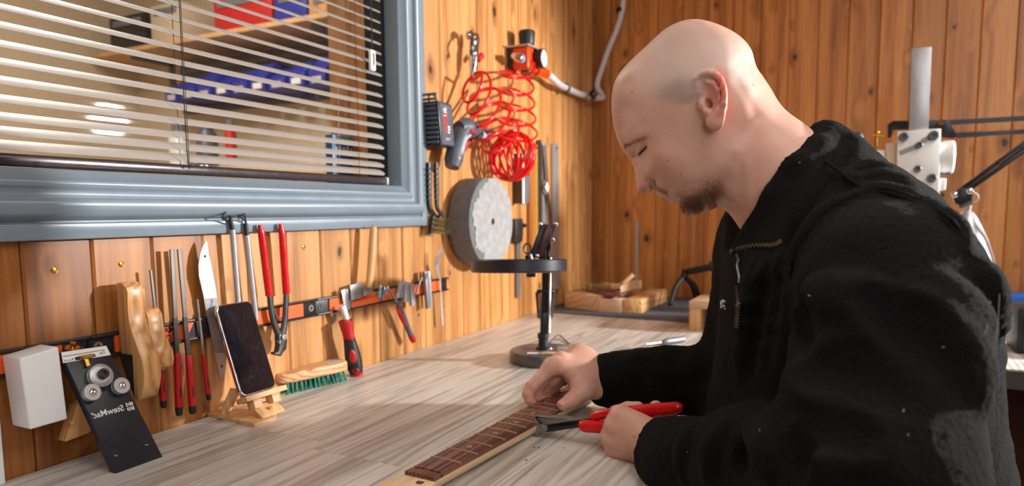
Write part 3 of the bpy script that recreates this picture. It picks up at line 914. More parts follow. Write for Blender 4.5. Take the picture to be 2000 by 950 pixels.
handled_file('black needle file with a red handle half hidden by the oak file holders', ((294, 528), (300, 640)), 0.0032, (312, 690), (320, 797), 0.0042)
handled_file('flat file with a red handle, left of the tall twin files', ((335.5, 487), (341, 622)), 0.0065, (346, 690), (350, 812), 0.0052)
handled_file('flat file with a red handle, right of the tall twin files', ((350, 487), (360, 620)), 0.0065, (368, 694), (376.5, 808), 0.0052)
handled_file('thin round file with a short red handle beside the saw blade', ((385, 585), (390, 610)), 0.0042, (397, 692), (408, 782), 0.0034, False, 0.0165)

# loose saw blade
sb = Thing('saw_blade', 'bare steel curved blade with a pointed end behind the phone', 'blade', tuple(Px(432, 735, 0.016)))
bp_ = slab([(402, 470), (404.5, 474), (406, 484), (408, 497), (414, 525), (421, 560), (424, 583), (429, 620), (436, 660), (440, 700), (440, 722), (433, 741), (429, 735), (420, 690), (412, 650), (404, 610), (397, 575), (389, 540), (388, 520), (391, 497), (396, 482)], 0.0158, 0.0142)
sb.part('blade', bp_, M['steel'])
m = MB(); m.prism([Px(a, b, 0.0159) for a, b in ((398, 584), (424, 582), (430, 620), (437, 660), (440, 690), (419, 690), (411, 650))], V(0.0003, 0, 0)); sb.part('tang', m, M['tool_steel'], 'darker lower half')
for a, b in ((399.5, 501), (432.5, 716)):
    m = MB(); m.cyl(Px(a, b, 0.0155), Px(a, b, 0.0162), 0.0022, n=12); sb.part('hole', m, M['ink'])
tx = text_mesh('0185', 0.006)
text_on(sb, 'lettering', '0185', 0.0058, Px(413.5, 592, 0.0164), nrm(Px(414.5, 584, 0.016) - Px(412.5, 600, 0.016)), V(0, -1, 0.1), M['ink'], False)

# two telescopic pick-ups with black hook ends
for lbl, top, mid, bot, hk in (
        ('grey tube hook tool with a black hooked tip, left of the pair above the phone', (446, 410), (454, 449), (466, 600), (-12, 12)),
        ('grey tube hook tool with a black hooked tip, right of the pair above the phone', (478, 417), (482, 460), (500, 625), (-14, 2))):
    t = Thing('hook_tool', lbl, 'tool', tuple(Px(*bot, 0.018)), 'grey hook tools above the phone')
    t.part('tube', rod(mid, bot, 0.019, 0.0046, n=14), M['steel'])
    ax_ = (Px(*top, 0.019), Px(*mid, 0.019))
    m = MB(); m.cyl(ax_[1], ax_[0] * 0.55 + ax_[1] * 0.45, 0.0036, 0.0033, 12); t.part('collar', m, M['black'])
    m = MB(); e = ax_[0]; m.tube(resample([ax_[0] * 0.55 + ax_[1] * 0.45, e, e + V(0.003, 0.0005, 0.0015), Px(top[0] + hk[0] * 0.4, top[1] + 4, 0.026), Px(top[0] + hk[0], top[1] + hk[1] * 0.9 + 2, 0.032), Px(top[0] + hk[0] * 0.35, top[1] + hk[1] + 8, 0.027), Px(top[0] + 3, top[1] + hk[1] + 15, 0.020)], 4), 0.0013, 6); t.part('hook', m, M['black'])

# pincers with long red grips
pn = Thing('pincers', 'black steel pincers with long red dipped grips hanging on the strip', 'pincers', tuple(Px(546, 697, 0.02)))
D_ = 0.022


def tube_px(pts, d, r, n=12, sub=5, flat=1.0):
    P = [Px(*p, d) if len(p) == 2 else Px(p[0], p[1], p[2]) for p in pts]
    R = r if not hasattr(r, '__len__') else list(np.interp(np.linspace(0, 1, (len(P) - 1) * sub + 1), np.linspace(0, 1, len(r)), r))
    m = MB(); m.tube(resample(P, sub), R, n, up=V(1, 0, 0), flat=flat); return m


pn.part('grip', tube_px([(508, 439), (511, 460), (516, 500), (521, 540), (526, 578)], D_, [0.0035, 0.0058, 0.0062, 0.0062, 0.0064, 0.0064]), M['red'])
pn.part('grip', tube_px([(548, 437), (551, 460), (554, 500), (557, 540), (559.5, 574)], D_, [0.0035, 0.0058, 0.0062, 0.0062, 0.0064, 0.0064]), M['red'])
pn.part('jaw_arm', tube_px([(526, 572), (529, 600), (535, 630), (545, 655), (553, 668)], D_, [0.005, 0.0056, 0.006, 0.007, 0.008], flat=0.7), M['dark_steel'])
pn.part('jaw_arm', tube_px([(559, 570), (558, 600), (556, 630), (551, 655), (544, 672)], D_ + 0.001, [0.005, 0.0056, 0.006, 0.007, 0.008], flat=0.7), M['dark_steel'])
m = slab([(545, 655), (556, 650), (562, 665), (560, 683), (553, 690), (550, 697), (536, 693), (538, 689), (544, 688), (546, 676)], D_ + 0.006, D_ - 0.006); pn.part('jaw', m, M['dark_steel'], bevel=0.002)
m = MB(); m.lathe([(0, 0), (0.0055, 0), (0.005, 0.002), (0, 0.0025)], Px(554, 659, D_ + 0.007), V(1, 0, 0), 16); pn.part('rivet', m, M['tool_steel'])
m = tube_px([(535, 604, D_), (540, 618, D_ + 0.004), (548, 624, D_ + 0.005), (557, 610, D_)], D_, 0.0012, 6); pn.part('spring', m, M['dark_steel'])

# small things along the right-hand strip
sc = Thing('handled_scraper', 'pale wooden round handle with a steel ferrule standing on the strip', 'tool', tuple(Px(722, 578, 0.02)))
sc.part('handle', tube_px([(730, 443), (729, 450), (726, 500), (723, 540), (720, 562)], 0.03, [0.004, 0.0075, 0.0078, 0.0075, 0.0062], 14), M['beech_u'])
sc.part('blade', slab([(713, 562), (728, 560), (729, 573), (710, 578)], 0.024, 0.0165), M['tool_steel'], bevel=0.0006)
for nm, lb, pts, d0, d1, mt in (
        ('scraper_card', 'square grey steel scraper card standing on the strip', [(684, 558), (707, 551), (706, 582), (686, 588)], 0.021, 0.0195, 'tool_steel'),
        ('steel_blank', 'narrow steel strip left of the square scraper card', [(667, 568), (676, 564), (684, 603), (680, 606), (673, 603)], 0.018, 0.016, 'steel'),
        ('steel_blank', 'short steel strip tucked beside the square scraper card', [(677, 566), (683, 563), (688, 596), (684, 603)], 0.0165, 0.0145, 'tool_steel'),
        ('orange_tag', 'flat pale orange plastic rule stuck along the strip', [(686, 590), (741, 579), (741, 590), (687, 602)], 0.0155, 0.0135, 'orange')):
    single(nm, slab(pts, d0, d1), M[mt], lb, 'scraper' if 'card' in nm else ('rule' if 'tag' in nm else 'blank'), bevel=0.0003)
for k, (a, b, d0, r) in enumerate((((743, 562), (741, 582), 0.018, 0.003), ((751, 566), (746, 586), 0.018, 0.0036), ((757, 564), (752, 578), 0.022, 0.0028))):
    t = Thing('driver_bit', ['grey screwdriver bit with a blue band, first right of the orange rule', 'dark screwdriver bit in the middle of three beside the orange rule', 'dark screwdriver bit touching the craft knife on the strip'][k], 'bit', tuple(Px(*b, d0)), 'screwdriver bits on the strip')
    t.part('shank', rod(a, b, d0, r, n=6), M['tool_steel'] if k else M['cyan']); t.part('tip', rod((a[0] + 1, a[1] - 5), a, d0, r * 0.4, r * 0.9, 6), M['steel'])
kn = Thing('craft_knife', 'slim grey and red craft knife hanging tip up from the strip', 'knife', tuple(Px(808, 668, 0.025)))
kn.part('blade', tube_px([(757, 563, 0.022), (770, 580, 0.024), (776, 592, 0.025)], 0.02, [0.0022, 0.0030, 0.0032], 8), M['tool_steel'])
kn.part('handle', tube_px([(776, 592), (786, 612), (796, 640), (803, 657)], 0.026, [0.0042, 0.006, 0.0062, 0.006], 12), M['slate_grey'])
kn.part('grip', tube_px([(775, 600), (783, 618), (791, 636)], 0.029, [0.003, 0.005, 0.003], 8), M['dark_red'], 'red grip panel')
kn.part('end_cap', tube_px([(802, 655), (805, 661), (808, 667)], 0.026, [0.0066, 0.0072, 0.006], 12), M['dark_red'], 'red end cap')
for k in range(5):
    a = 789 + k * 4.4
    p0 = (a - 1, 549 + (k % 2) * 6 + k * 1.2); p1 = (a - 11 + k * 3.2, 583 + k * 3.8 - (k % 2) * 4)
    w = 3.4
    single('punch', slab([(p0[0] - w, p0[1] - 1), (p0[0] + w, p0[1] + 1), (p1[0] + w, p1[1]), (p1[0] - w, p1[1])], 0.020 + 0.0022 * (k % 3), 0.0135), M['steel' if k % 2 == 0 else 'tool_steel'],
           ['flat steel punch, leftmost of the five bunched on the strip', 'flat steel punch, second of the five bunched on the strip', 'flat steel punch, middle of the five bunched on the strip', 'flat steel punch, fourth of the five bunched on the strip', 'flat steel punch, rightmost of the five bunched on the strip'][k], 'punch', 'steel punches bunched on the strip', bevel=0.0008)
ln = Thing('angled_spatula', 'dark bent spatula with a hooked tip beside the steel punches', 'tool', tuple(Px(806, 578, 0.02)))
ln.part('blade', tube_px([(812, 575), (818, 556), (824, 540)], 0.018, [0.002, 0.003, 0.0022], 8), M['dark_steel'])
ln.part('hook', tube_px([(824, 541, 0.018), (828, 533, 0.022), (833, 536, 0.028), (832, 546, 0.028)], 0.02, 0.0012, 6), M['dark_steel'])
sp = Thing('steel_channel', 'short grey steel channel hanging upright between punches and fork', 'bar', tuple(Px(838, 603, 0.02)))
sp.part('body', slab([(830, 531), (838, 529), (842, 600), (836, 604)], 0.026, 0.018), M['tool_steel'], bevel=0.0008)
sp.part('flange', slab([(838, 529), (841.5, 530), (845, 599), (842, 600)], 0.022, 0.0135), M['steel'], bevel=0.0006)
fk = Thing('table_fork', 'steel table fork hanging upright at the right end of the strip', 'fork', tuple(Px(864, 636, 0.018)))
m = tube_px([(860, 545), (861, 570), (862.5, 600), (864, 625), (864.5, 636)], 0.0185, [0.0022, 0.0022, 0.003, 0.0042, 0.0035], 10, flat=0.5); fk.part('handle', m, M['steel'])
fk.part('neck', tube_px([(853, 516, 0.024), (856, 530, 0.021), (860, 547, 0.0185)], 0.02, [0.0085, 0.0055, 0.0022], 10, flat=0.3), M['steel'])
for k in range(4):
    o = (k - 1.5) * 2.6
    fk.part('tine', tube_px([(853 + o, 517 + abs(o) * 0.3, 0.024), (857 + o, 500, 0.029), (864 + o * 0.8, 488, 0.036)], 0.02, [0.0014, 0.0012, 0.0007], 6), M['steel'])
# screwdriver, hung blade up
sd = Thing('screwdriver', 'stubby screwdriver with a black and red soft grip hanging by the brush', 'screwdriver', tuple(Px(694, 735, 0.03)))
sd.part('shank', tube_px([(668, 597), (673, 612), (678, 629)], 0.028, [0.0062, 0.0062, 0.006], 14), M['white'], 'pale plastic shank')
ha, hb = Px(675, 627, 0.034), Px(697, 735, 0.036)
ax_ = nrm(hb - ha); L = np.linalg.norm(hb - ha)
m = MB(); m.lathe([(0, 0), (0.0138, 0), (0.0125, 0.012 * L / 0.1), (0.0105, 0.25 * L), (0.011, 0.32 * L)], ha, ax_, 20); g = sd.part('collar', m, M['dark_red'], 'red flared collar')
m = MB(); m.lathe([(0.011, 0.31 * L), (0.0125, 0.42 * L), (0.0152, 0.62 * L), (0.0158, 0.74 * L), (0.0142, 0.88 * L), (0.0125, 0.94 * L)], ha, ax_, 24); gr = sd.part('grip', m, M['black'], 'black soft grip')
m = MB(); m.lathe([(0.0128, 0.93 * L), (0.0128, 0.98 * L), (0.009, L), (0, L)], ha, ax_, 20); sd.part('end_cap', m, M['dark_red'])
vd = nrm(CAM - hb); vd = nrm(vd - ax_ * (vd @ ax_))
m = MB(); m.ball(ha + ax_ * 0.62 * L + vd * 0.0128, (0.0175, 0.0068, 0.0035), 14, 8, [ax_, np.cross(vd, ax_), vd]); sd.part('inlay', m, M['dark_red'], 'red oval inlay', parent=gr)
m = MB(); m.ball(ha + ax_ * 0.85 * L + vd * 0.0122, (0.0085, 0.0072, 0.003), 14, 8, [ax_, np.cross(vd, ax_), vd]); sd.part('inlay', m, M['dark_red'], parent=gr)
m = MB(); m.ball(ha + ax_ * 0.85 * L + vd * 0.0148, (0.0035, 0.0035, 0.0012), 10, 6, [ax_, np.cross(vd, ax_), vd]); sd.part('hanging_hole', m, M['ink'], parent=gr)
for k in range(3):
    m = MB(); q = ha + ax_ * (0.27 + 0.05 * k) * L; m.tube([q + 0.0112 * (vd * math.cos(t) + np.cross(vd, ax_) * math.sin(t)) + ax_ * 0.004 * math.sin(t) for t in np.linspace(-1.4, 1.4, 9)], 0.0009, 5); sd.part('ridge', m, M['black'] if k else M['dark_red'], parent=gr)

# ------------------------------------------------------------------ right part of the left wall
# flat bit case on a hook
bc = Thing('bit_case', 'flat black bit case with a grey printed front hung beside the window', 'case', tuple(Px(860, 290, 0.03)))
F = [(855, 196), (883, 205), (889, 289), (862, 285)]
bc.part('body', slab(F, 0.052, 0.012), M['black'], bevel=0.003)
m = MB(); m.prism([Px(a, b, 0.0522) for a, b in ((858, 200), (881, 208), (886.5, 285), (864, 281))], V(0.0008, 0, 0)); fr_ = bc.part('front_panel', m, M['slate_grey'], 'grey printed front')
yl = Px(855, 240, 0.052)[1]
for k in range(11):
    zz = Px(858, 284, 0.05)[2] + 0.006 + k * 0.0105
    m = MB(); m.bbox(V(0.016, yl + 0.001 + 0.0006 * (10 - k), zz), V(0.047, yl + 0.006 + 0.0006 * (10 - k), zz + 0.005)); bc.part('rib', m, M['slate_grey'])
m = MB(); m.tube([Px(838, 199, 0.03), Px(837, 187, 0.03), Px(845, 184, 0.03), Px(851, 189, 0.03), Px(852, 197, 0.03)], 0.0022, 6); bc.part('hook', m, M['black'])
for k, (a, b, w, h, mt) in enumerate(((870, 240, 4.0, 20, 'red_ink'), (877, 254, 2.0, 8, 'white_ink'), (869, 220, 3, 8, 'white_ink'), (876, 272, 5, 3, 'label'), (872, 211, 5, 2, 'label'))):
    m = MB()
    nseg = 6 if k == 0 else 3
    for q in range(nseg):
        z0 = b - h + q * 2 * h / nseg
        m.prism([Px(a - w, z0, 0.0532), Px(a + w * (0.6 + 0.4 * (q % 2)), z0 + 1, 0.0532), Px(a + w, z0 + 2 * h / nseg * 0.7, 0.0532), Px(a - w * (1 - 0.4 * (q % 2)), z0 + 2 * h / nseg * 0.7, 0.0532)], V(0.0003, 0, 0))
    bc.part('print', m, M[mt], parent=fr_, kind='stuff')

# cordless screwdriver
cs = Thing('cordless_screwdriver', 'grey cordless screwdriver hung by its head beside the flat bit case', 'power tool', tuple(Px(886, 328, 0.04)))
cs.part('handle', tube_px([(883, 327), (886, 312), (890, 292), (897, 270), (905, 254)], 0.045, [0.017, 0.0225, 0.021, 0.020, 0.022], 18), M['slate_grey'], ang=70)
cs.part('motor_housing', tube_px([(896, 250, 0.045), (910, 249, 0.045), (926, 257, 0.045), (936, 263, 0.045)], 0.045, [0.016, 0.024, 0.021, 0.014], 18), M['slate_grey'], ang=70)
cs.part('grip_panel', tube_px([(896, 312), (901, 292), (907, 272), (918, 264)], 0.061, [0.004, 0.0075, 0.0075, 0.004], 10), M['light_grey'], 'pale grip panel')
cs.part('collar', tube_px([(934, 262), (944, 266)], 0.045, [0.013, 0.010], 14), M['light_grey'])
cs.part('bit', tube_px([(944, 266), (956, 271)], 0.045, 0.004, 8), M['steel'])
cs.part('switch', tube_px([(918, 256), (928, 259)], 0.066, 0.004, 8), M['red_ink'], 'red switch')
rp = Thing('red_pouch', 'small red fabric loop behind the cordless screwdriver', 'pouch', tuple(Px(915, 290, 0.03)))
rp.part('strap', tube_px([(936, 262, 0.03), (924, 268, 0.03), (914, 280, 0.028), (910, 294, 0.026)], 0.03, [0.008, 0.007, 0.006, 0.004], 8, flat=0.5), M['red'])

# compressed-air gun, coil hose, regulator, white feed hose
ag = Thing('air_gun', 'chrome air blow gun hanging from the panelling by the red hose', 'air gun', tuple(Px(923, 150, 0.03)))
ag.part('body', tube_px([(930, 66), (929, 78), (927, 92), (925, 106), (924.5, 122), (923, 140)], 0.035, [0.006, 0.010, 0.010, 0.012, 0.011, 0.008], 14), M['chrome'])
ag.part('nozzle', tube_px([(917, 75), (914.5, 70), (917, 66), (923, 68), (926.5, 77), (926, 88)], 0.038, [0.006, 0.0085, 0.0085, 0.007, 0.007, 0.006], 10), M['chrome'])
ag.part('lever', tube_px([(922, 74, 0.05), (921, 90, 0.056), (921, 108, 0.052)], 0.05, 0.0035, 8), M['dark_steel'])
ag.part('coupling', tube_px([(923, 140), (922, 150)], 0.035, 0.0055, 10), M['steel'])
ag.part('tag', tube_px([(934, 118), (941, 108)], 0.035, [0.006, 0.008], 8), M['red_ink'], 'red plug')

hs = Thing('coil_hose', 'red coiled air hose looping between the blow gun and the regulator', 'hose', tuple(Px(1002, 352, 0.05)))
HR = 0.0036


def loops(keys, nper=22):
    """keys: (cx, cy, ax, ay, bx, by, xc, xa, xb) per turn: centre, two ellipse axes in the picture, distance from the wall and its swing"""
    pts = []; K = np.array(keys, float)
    tot = (len(K) - 1) * nper
    for i in range(tot + 1):
        t = i / nper; j = min(int(t), len(K) - 2); f = t - j
        k = K[j] * (1 - f) + K[j + 1] * f
        th = 2 * math.pi * t
        c, s = math.cos(th), math.sin(th)
        pts.append(Px(k[0] + k[2] * c + k[4] * s, k[1] + k[3] * c + k[5] * s, max(0.012, k[6] + k[7] * c + k[8] * s)))
    return pts


pr = loops([(1008, 132, 34, 6, 4, 12, 0.065, 0.01, 0.045), (1008, 165, 34, 5, 4, 14, 0.065, 0.01, 0.045), (1010, 196, 34, 5, 4, 13, 0.066, 0.01, 0.045), (1010, 226, 36, 5, 4, 13, 0.066, 0.01, 0.045), (1011, 254, 38, 6, 4, 14, 0.068, 0.01, 0.048), (1006, 282, 42, 8, 4, 16, 0.07, 0.01, 0.05)])
m = MB(); m.tube([Px(1022, 118, 0.05), Px(1034, 116, 0.062), Px(1043, 124, 0.075)] + pr, HR, 8); hs.part('coil', m, M['red_hose'], ang=80)
plft = loops([(917, 157, 12, -34, 18, 8, 0.055, 0.01, 0.03), (932, 176, 18, -32, 16, 12, 0.06, 0.012, 0.032), (946, 206, 26, -30, 16, 12, 0.064, 0.012, 0.034), (960, 232, 32, -28, 14, 13, 0.068, 0.012, 0.036), (974, 262, 36, -22, 12, 16, 0.07, 0.012, 0.04), (990, 288, 40, -14, 10, 20, 0.072, 0.012, 0.045)])
m = MB(); m.tube([Px(923, 148, 0.036), Px(922, 160, 0.04)] + plft[3:], HR, 8); hs.part('coil', m, M['red_hose'], ang=80)
cball = Px(1001, 306, 0.078)
for k in range(11):
    a = math.pi * k / 11 + 0.15
    n_ = V(math.cos(a), math.sin(a), 0.32 * math.sin(3 * a + 1)); n_ = nrm(n_)
    u, w, _ = frame_of(n_)
    r = 0.060 + 0.004 * math.sin(5 * k)
    cc = cball + V(0, 0, 0.004 * math.sin(2.3 * k))
    m = MB(); m.tube([cc + r * (u * math.cos(t) + w * math.sin(t)) for t in np.linspace(0, 2 * math.pi, 40, endpoint=False)], HR, 8, closed=True)
    hs.part('coil', m, M['red_hose'], ang=80)
for q in ((952, 258), (956, 270)):
    m = MB(); m.ball(Px(*q, 0.075), 0.0055, 10, 8); hs.part('clip', m, M['purple'], 'violet clip')

rg = Thing('air_regulator', 'orange air regulator with a black knob and white round gauge', 'regulator', tuple(Px(1028, 142, 0.03)))
c0 = Px(1028, 118, 0.045)
m = MB(); m.box(c0 + V(-0.002, 0, 0), (0.024, 0.034, 0.030)); rg.part('body', m, M['deep_orange'], bevel=0.005, seg=3)
m = MB(); m.box(c0 + V(-0.008, 0, 0.033), (0.036, 0.042, 0.0025)); rg.part('bracket', m, M['steel'], bevel=0.001)
m = MB(); m.bbox(V(0.0, c0[1] - 0.03, c0[2] - 0.02), V(c0[0] - 0.02, c0[1] + 0.03, c0[2] + 0.034)); rg.part('mount', m, M['dark_steel'])
m = MB(); m.lathe([(0.016, 0), (0.018, 0.006), (0.021, 0.008), (0.0215, 0.016), (0.0235, 0.040), (0.022, 0.046), (0, 0.047)], c0 + V(0, 0.004, 0.035), V(0, 0, 1), 12); rg.part('knob', m, M['black'], 'black ribbed knob')
m = MB(); m.cyl(c0 + V(0, 0, -0.034), c0 + V(0, 0, -0.028), 0.016); rg.part('base_cap', m, M['black'])
gc = Px(1047, 116, 0.066)
m = MB(); m.lathe([(0.007, -0.014), (0.007, 0), (0.026, 0), (0.027, 0.002), (0.027, 0.024), (0.0245, 0.026), (0.0245, 0.0225), (0, 0.0225)], gc, V(1, 0.05, 0), 28); g = rg.part('gauge', m, M['black'], 'black gauge case')
m = MB(); m.cyl(gc + V(0.0226, 0.001, 0), gc + V(0.0235, 0.001, 0), 0.0244, n=28); d = rg.part('dial', m, M['dial'], parent=g)
m = MB(); cdl = gc + V(0.0238, 0.001, 0); m.box(cdl + V(0, 0.003, 0.003), (0.0002, 0.010, 0.0011), [V(1, 0, 0), nrm(V(0, 1, 0.8)), nrm(V(0, -0.8, 1))])
for k in range(11):
    t = math.radians(225 - 27 * k); m.box(cdl + V(0, math.cos(t) * 0.0195, math.sin(t) * 0.0195), (0.0002, 0.0026, 0.0006), [V(1, 0, 0), V(0, math.cos(t), math.sin(t)), V(0, -math.sin(t), math.cos(t))])
m.ball(cdl, (0.0004, 0.003, 0.003), 8, 6); rg.part('needle', m, M['ink'], parent=g)
ax_ = V(0, -1, 0); cst = Px(1024, 118, 0.050)
m = MB(); m.lathe([(0.011, 0), (0.011, 0.010), (0.009, 0.011), (0.009, 0.016), (0.013, 0.017), (0.013, 0.036), (0.010, 0.038), (0.010, 0.050), (0.0075, 0.051), (0.0075, 0.066), (0, 0.066)], cst, ax_, 16); rg.part('coupling', m, M['chrome'])
m = MB(); m.lathe([(0.0134, 0.022), (0.0134, 0.031)], cst, ax_, 16); rg.part('band', m, M['cyan'], 'pale blue band')
rg.part('elbow', tube_px([(1046, 138, 0.045), (1058, 140, 0.045), (1068, 145, 0.045)], 0.045, [0.014, 0.014, 0.013], 14), M['deep_orange'])

fh = Thing('feed_hose', 'white feed hose running along the panelling into the corner and up', 'hose', tuple(Px(1150, 187, 0.02)))
P = [Px(1064, 142, 0.045), Px(1076, 150, 0.045), Px(1092, 165, 0.04), Px(1108, 173, 0.032), Px(1130, 183, 0.028), Px(1146, 187, 0.03), V(0.045, YB - 0.05, Px(1156, 184, 0.03)[2] - 0.004), Py(1166, 168, YB - 0.025), Py(1176, 132, YB - 0.025), Py(1190, 92, YB - 0.025), Py(1204, 58, YB - 0.025), Py(1213, 28, YB - 0.025), Py(1217, 0, YB - 0.025), Py(1219, -60, YB - 0.025)]
m = MB(); m.tube(resample(P, 6), 0.0105, 14); fh.part('tube', m, M['hose_white'], ang=80)
for q in (Px(1106, 171, 0.033), Px(1158, 184, 0.06), Py(1211.5, 20, YB - 0.025)):
    m = MB(); m.cyl(q + V(-0.004, -0.004, -0.005), q + V(0.004, 0.004, 0.005), 0.0135, n=14); cl = fh.part('clip', m, M['black'], 'black pipe clip')
    m = MB(); m.cyl(q + V(0.008, 0, -0.012), q + V(-0.006, 0.012, -0.012), 0.006, n=10); fh.part('screw', m, M['black'], parent=cl)

# two wire brushes
for k, (a, lb, mt) in enumerate((((837.5, 318), 'black wire brush nearest the window frame with brass bristles', 'bristle_brass'), ((852.5, 320), 'black wire brush beside the grey abrasive wheel', 'bristle_grey'))):
    t = Thing('wire_brush', lb, 'brush', tuple(Px(a[0] + 12, 458, 0.02)), 'wire brushes hung by the window')
    dx = k * 14.5
    hd_ = t.part('handle', tube_px([(837.5 + dx, 318), (838 + dx, 360), (839 + dx, 402), (845 + dx * 0.9, 414), (853 + dx * 0.8, 424)], 0.018 + 0.004 * k, [0.0068, 0.0075, 0.0058, 0.0048, 0.0048], 10, flat=0.8), M['black'])
    for q in range(7):
        m = MB(); m.ball(Px(838 + dx, 330 + q * 10, 0.0255 + 0.004 * k), (0.0016, 0.005, 0.0035), 8, 5); t.part('grip_bump', m, M['satin_black'], parent=hd_)
    hx = 848 + k * 13
    t.part('head', slab([(hx - 1, 422), (hx + 6, 419), (hx + 4, 455), (hx - 6, 456)], 0.026 + 0.004 * k, 0.016), M['black'], bevel=0.0015)
    m = MB(); rr = random.Random(k)
    for q in range(90):
        u, v = rr.random(), rr.random()
        p = Px(hx + 5 - 9 * u * 0.9, 426 + 30 * v, 0.024 + 0.006 * rr.random()); e = p + V(0.016, 0.011, -0.004 * rr.random())
        m.cyl(p, e, 0.0006, 0.0005, 4, False)
    t.part('bristles', m, M[mt], kind='stuff')

# abrasive wheel with a paper face
gw = Thing('abrasive_wheel', 'large thick grey abrasive wheel hung on the panelling above the magnifier lamp', 'wheel', tuple(Px(950, 520, 0.03)))
gcn = Px(961, 433, 0.068); R_ = 0.113
rr = random.Random(4)
P = []
for k in range(64):
    t = 2 * math.pi * k / 64; y, z = R_ * math.cos(t), R_ * math.sin(t)
    P.append(gcn + V(0, y, min(z, R_ * 0.965)))
m = MB(); m.prism([p + V(-0.060, 0, 0) for p in P], V(0.060, 0, 0)); gw.part('wheel', m, M['stone'], bevel=0.002, ang=50)
P2 = []
for k in range(90):
    t = 2 * math.pi * k / 90; rad = R_ * 0.985
    if 1.75 < t < 4.2: rad *= 0.80 + 0.14 * rr.random() + 0.05 * math.sin(t * 7)
    else: rad *= 0.985 + 0.012 * rr.random()
    P2.append(gcn + V(0.0001, rad * math.cos(t), min(rad * math.sin(t), R_ * 0.955)))
m = MB(); m.prism(P2, V(0.0016, 0, 0)); gw.part('paper_face', m, M['paper'], 'torn pale paper face')
m = MB(); m.cyl(gcn + V(-0.003, 0.002, 0), gcn + V(0.002, 0.002, 0), 0.0085, n=18); gw.part('bore', m, M['ink'], 'dark centre hole')
m = MB(); m.cyl(gcn + V(-0.07, 0.002, 0), gcn + V(0.004, 0.002, 0.0), 0.004, n=12); gw.part('peg', m, M['brass'])

# rules and measuring tools to the right of the wheel
D2 = 0.012
lv = Thing('small_level', 'short grey block level with a white edge below the red hose', 'level', tuple(Px(1020, 398, 0.02)))
lv.part('body', slab([(1024, 343), (1034, 344), (1033, 397), (1023, 398)], 0.012, 0.0015), M['grey'])
m = MB(); a, b = Px(1021, 300, 0.03), Px(1019.5, 398, 0.03); m.bbox(V(0.001, a[1] - 0.006, b[2]), V(0.030, a[1] + 0.006, a[2])); lv.part('web', m, M['rail'], 'brown side')
m = MB(); m.bbox(V(0.0302, a[1] - 0.0062, b[2]), V(0.032, a[1] + 0.0062, a[2])); lv.part('edge', m, M['white'], 'white front edge')
t = Thing('straightedge', 'wooden straightedge with a yellow brass edge hanging on the wall', 'rule', tuple(Px(1040, 510, 0.008)))
t.part('body', slab([(1034, 284), (1045, 283), (1046, 512), (1035, 514)], 0.010, 0.001), M['wall_wood_back'])
t.part('edge', slab([(1045.5, 283), (1050, 283), (1051, 511), (1046.5, 512)], 0.011, 0.001), M['yellow_brass'], 'yellow edge')
single('dark_straightedge', slab([(1051, 274), (1057, 273), (1058, 500), (1052, 501)], 0.009, 0.001), M['dark_steel'], 'dark steel straightedge between the yellow-edged rule and the bright ruler', 'rule')
single('steel_rule', slab([(1059, 279), (1067.5, 278), (1068, 486), (1060, 487)], 0.008, 0.001), M['steel'], 'bright steel rule behind the black strap with a diamond face', 'rule')
t = Thing('steel_rule', 'long steel rule with a hang hole, nearest the corner of the room', 'rule', tuple(Px(1086, 565, 0.006)))
rl = t.part('blade', slab([(1079, 282), (1081, 280), (1089, 280), (1091, 282), (1092, 562), (1090, 565), (1082, 566), (1081, 563)], 0.006, 0.0015), M['steel'])
m = MB(); m.cyl(Px(1086.5, 290, 0.0058), Px(1086.5, 290, 0.0064), 0.0042, n=12); t.part('hole', m, M['ink'])
t = Thing('wall_watch', 'narrow black strap with a pale diamond-shaped face hanging on the rules', 'watch', tuple(Px(1074, 468, 0.02)))
t.part('strap', tube_px([(1064, 284), (1066, 320), (1068, 355)], 0.016, [0.006, 0.008, 0.009], 8, flat=0.4), M['black'])
t.part('strap', tube_px([(1069, 378), (1074, 420), (1078, 466)], 0.016, [0.009, 0.008, 0.006], 8, flat=0.4), M['black'])
m = slab([(1068, 351), (1074.5, 366), (1070, 382), (1063, 366)], 0.022, 0.012); t.part('case', m, M['chrome'], bevel=0.002)
m = slab([(1068.3, 355), (1072.8, 366.5), (1069.6, 377.5), (1065, 366)], 0.0225, 0.0218); t.part('dial', m, M['dial'])
t = Thing('caliper', 'dark-headed caliper with a grey beam hanging behind the lamp ring', 'caliper', tuple(Px(1014, 582, 0.012)))
t.part('beam', slab([(1010, 470), (1017, 470), (1017, 581), (1010, 582)], 0.009, 0.004), M['tool_steel'])
t.part('head', slab([(1007, 428), (1021, 427), (1023, 440), (1021, 470), (1016, 476), (1008, 474)], 0.018, 0.002), M['dark_steel'], bevel=0.002)
t.part('thumb_screw', tube_px([(1021, 440), (1025, 441)], 0.012, 0.006, 10), M['black'])

# ------------------------------------------------------------------ things on the bench
# phone on a folding wooden stand
xp = 0.078
pBL, pBR = Px(472.5, 777, xp), Px(541, 757, xp)
pBR[2] = pBL[2] = (pBL[2] + pBR[2]) / 2
pTL = Py(418.7, 597.5, pBL[1] - 0.001)
pu, pv = nrm(pBR - pBL), nrm(pTL - pBL); pv = nrm(pv - pu * (pu @ pv)); pn_ = np.cross(pu, pv)
PH = np.linalg.norm(pTL - pBL); PWd = float(np.linalg.norm(pBR - pBL))
ph = Thing('phone', 'dark smartphone with a silver rim leaning on a wooden stand', 'phone', tuple(pBL))


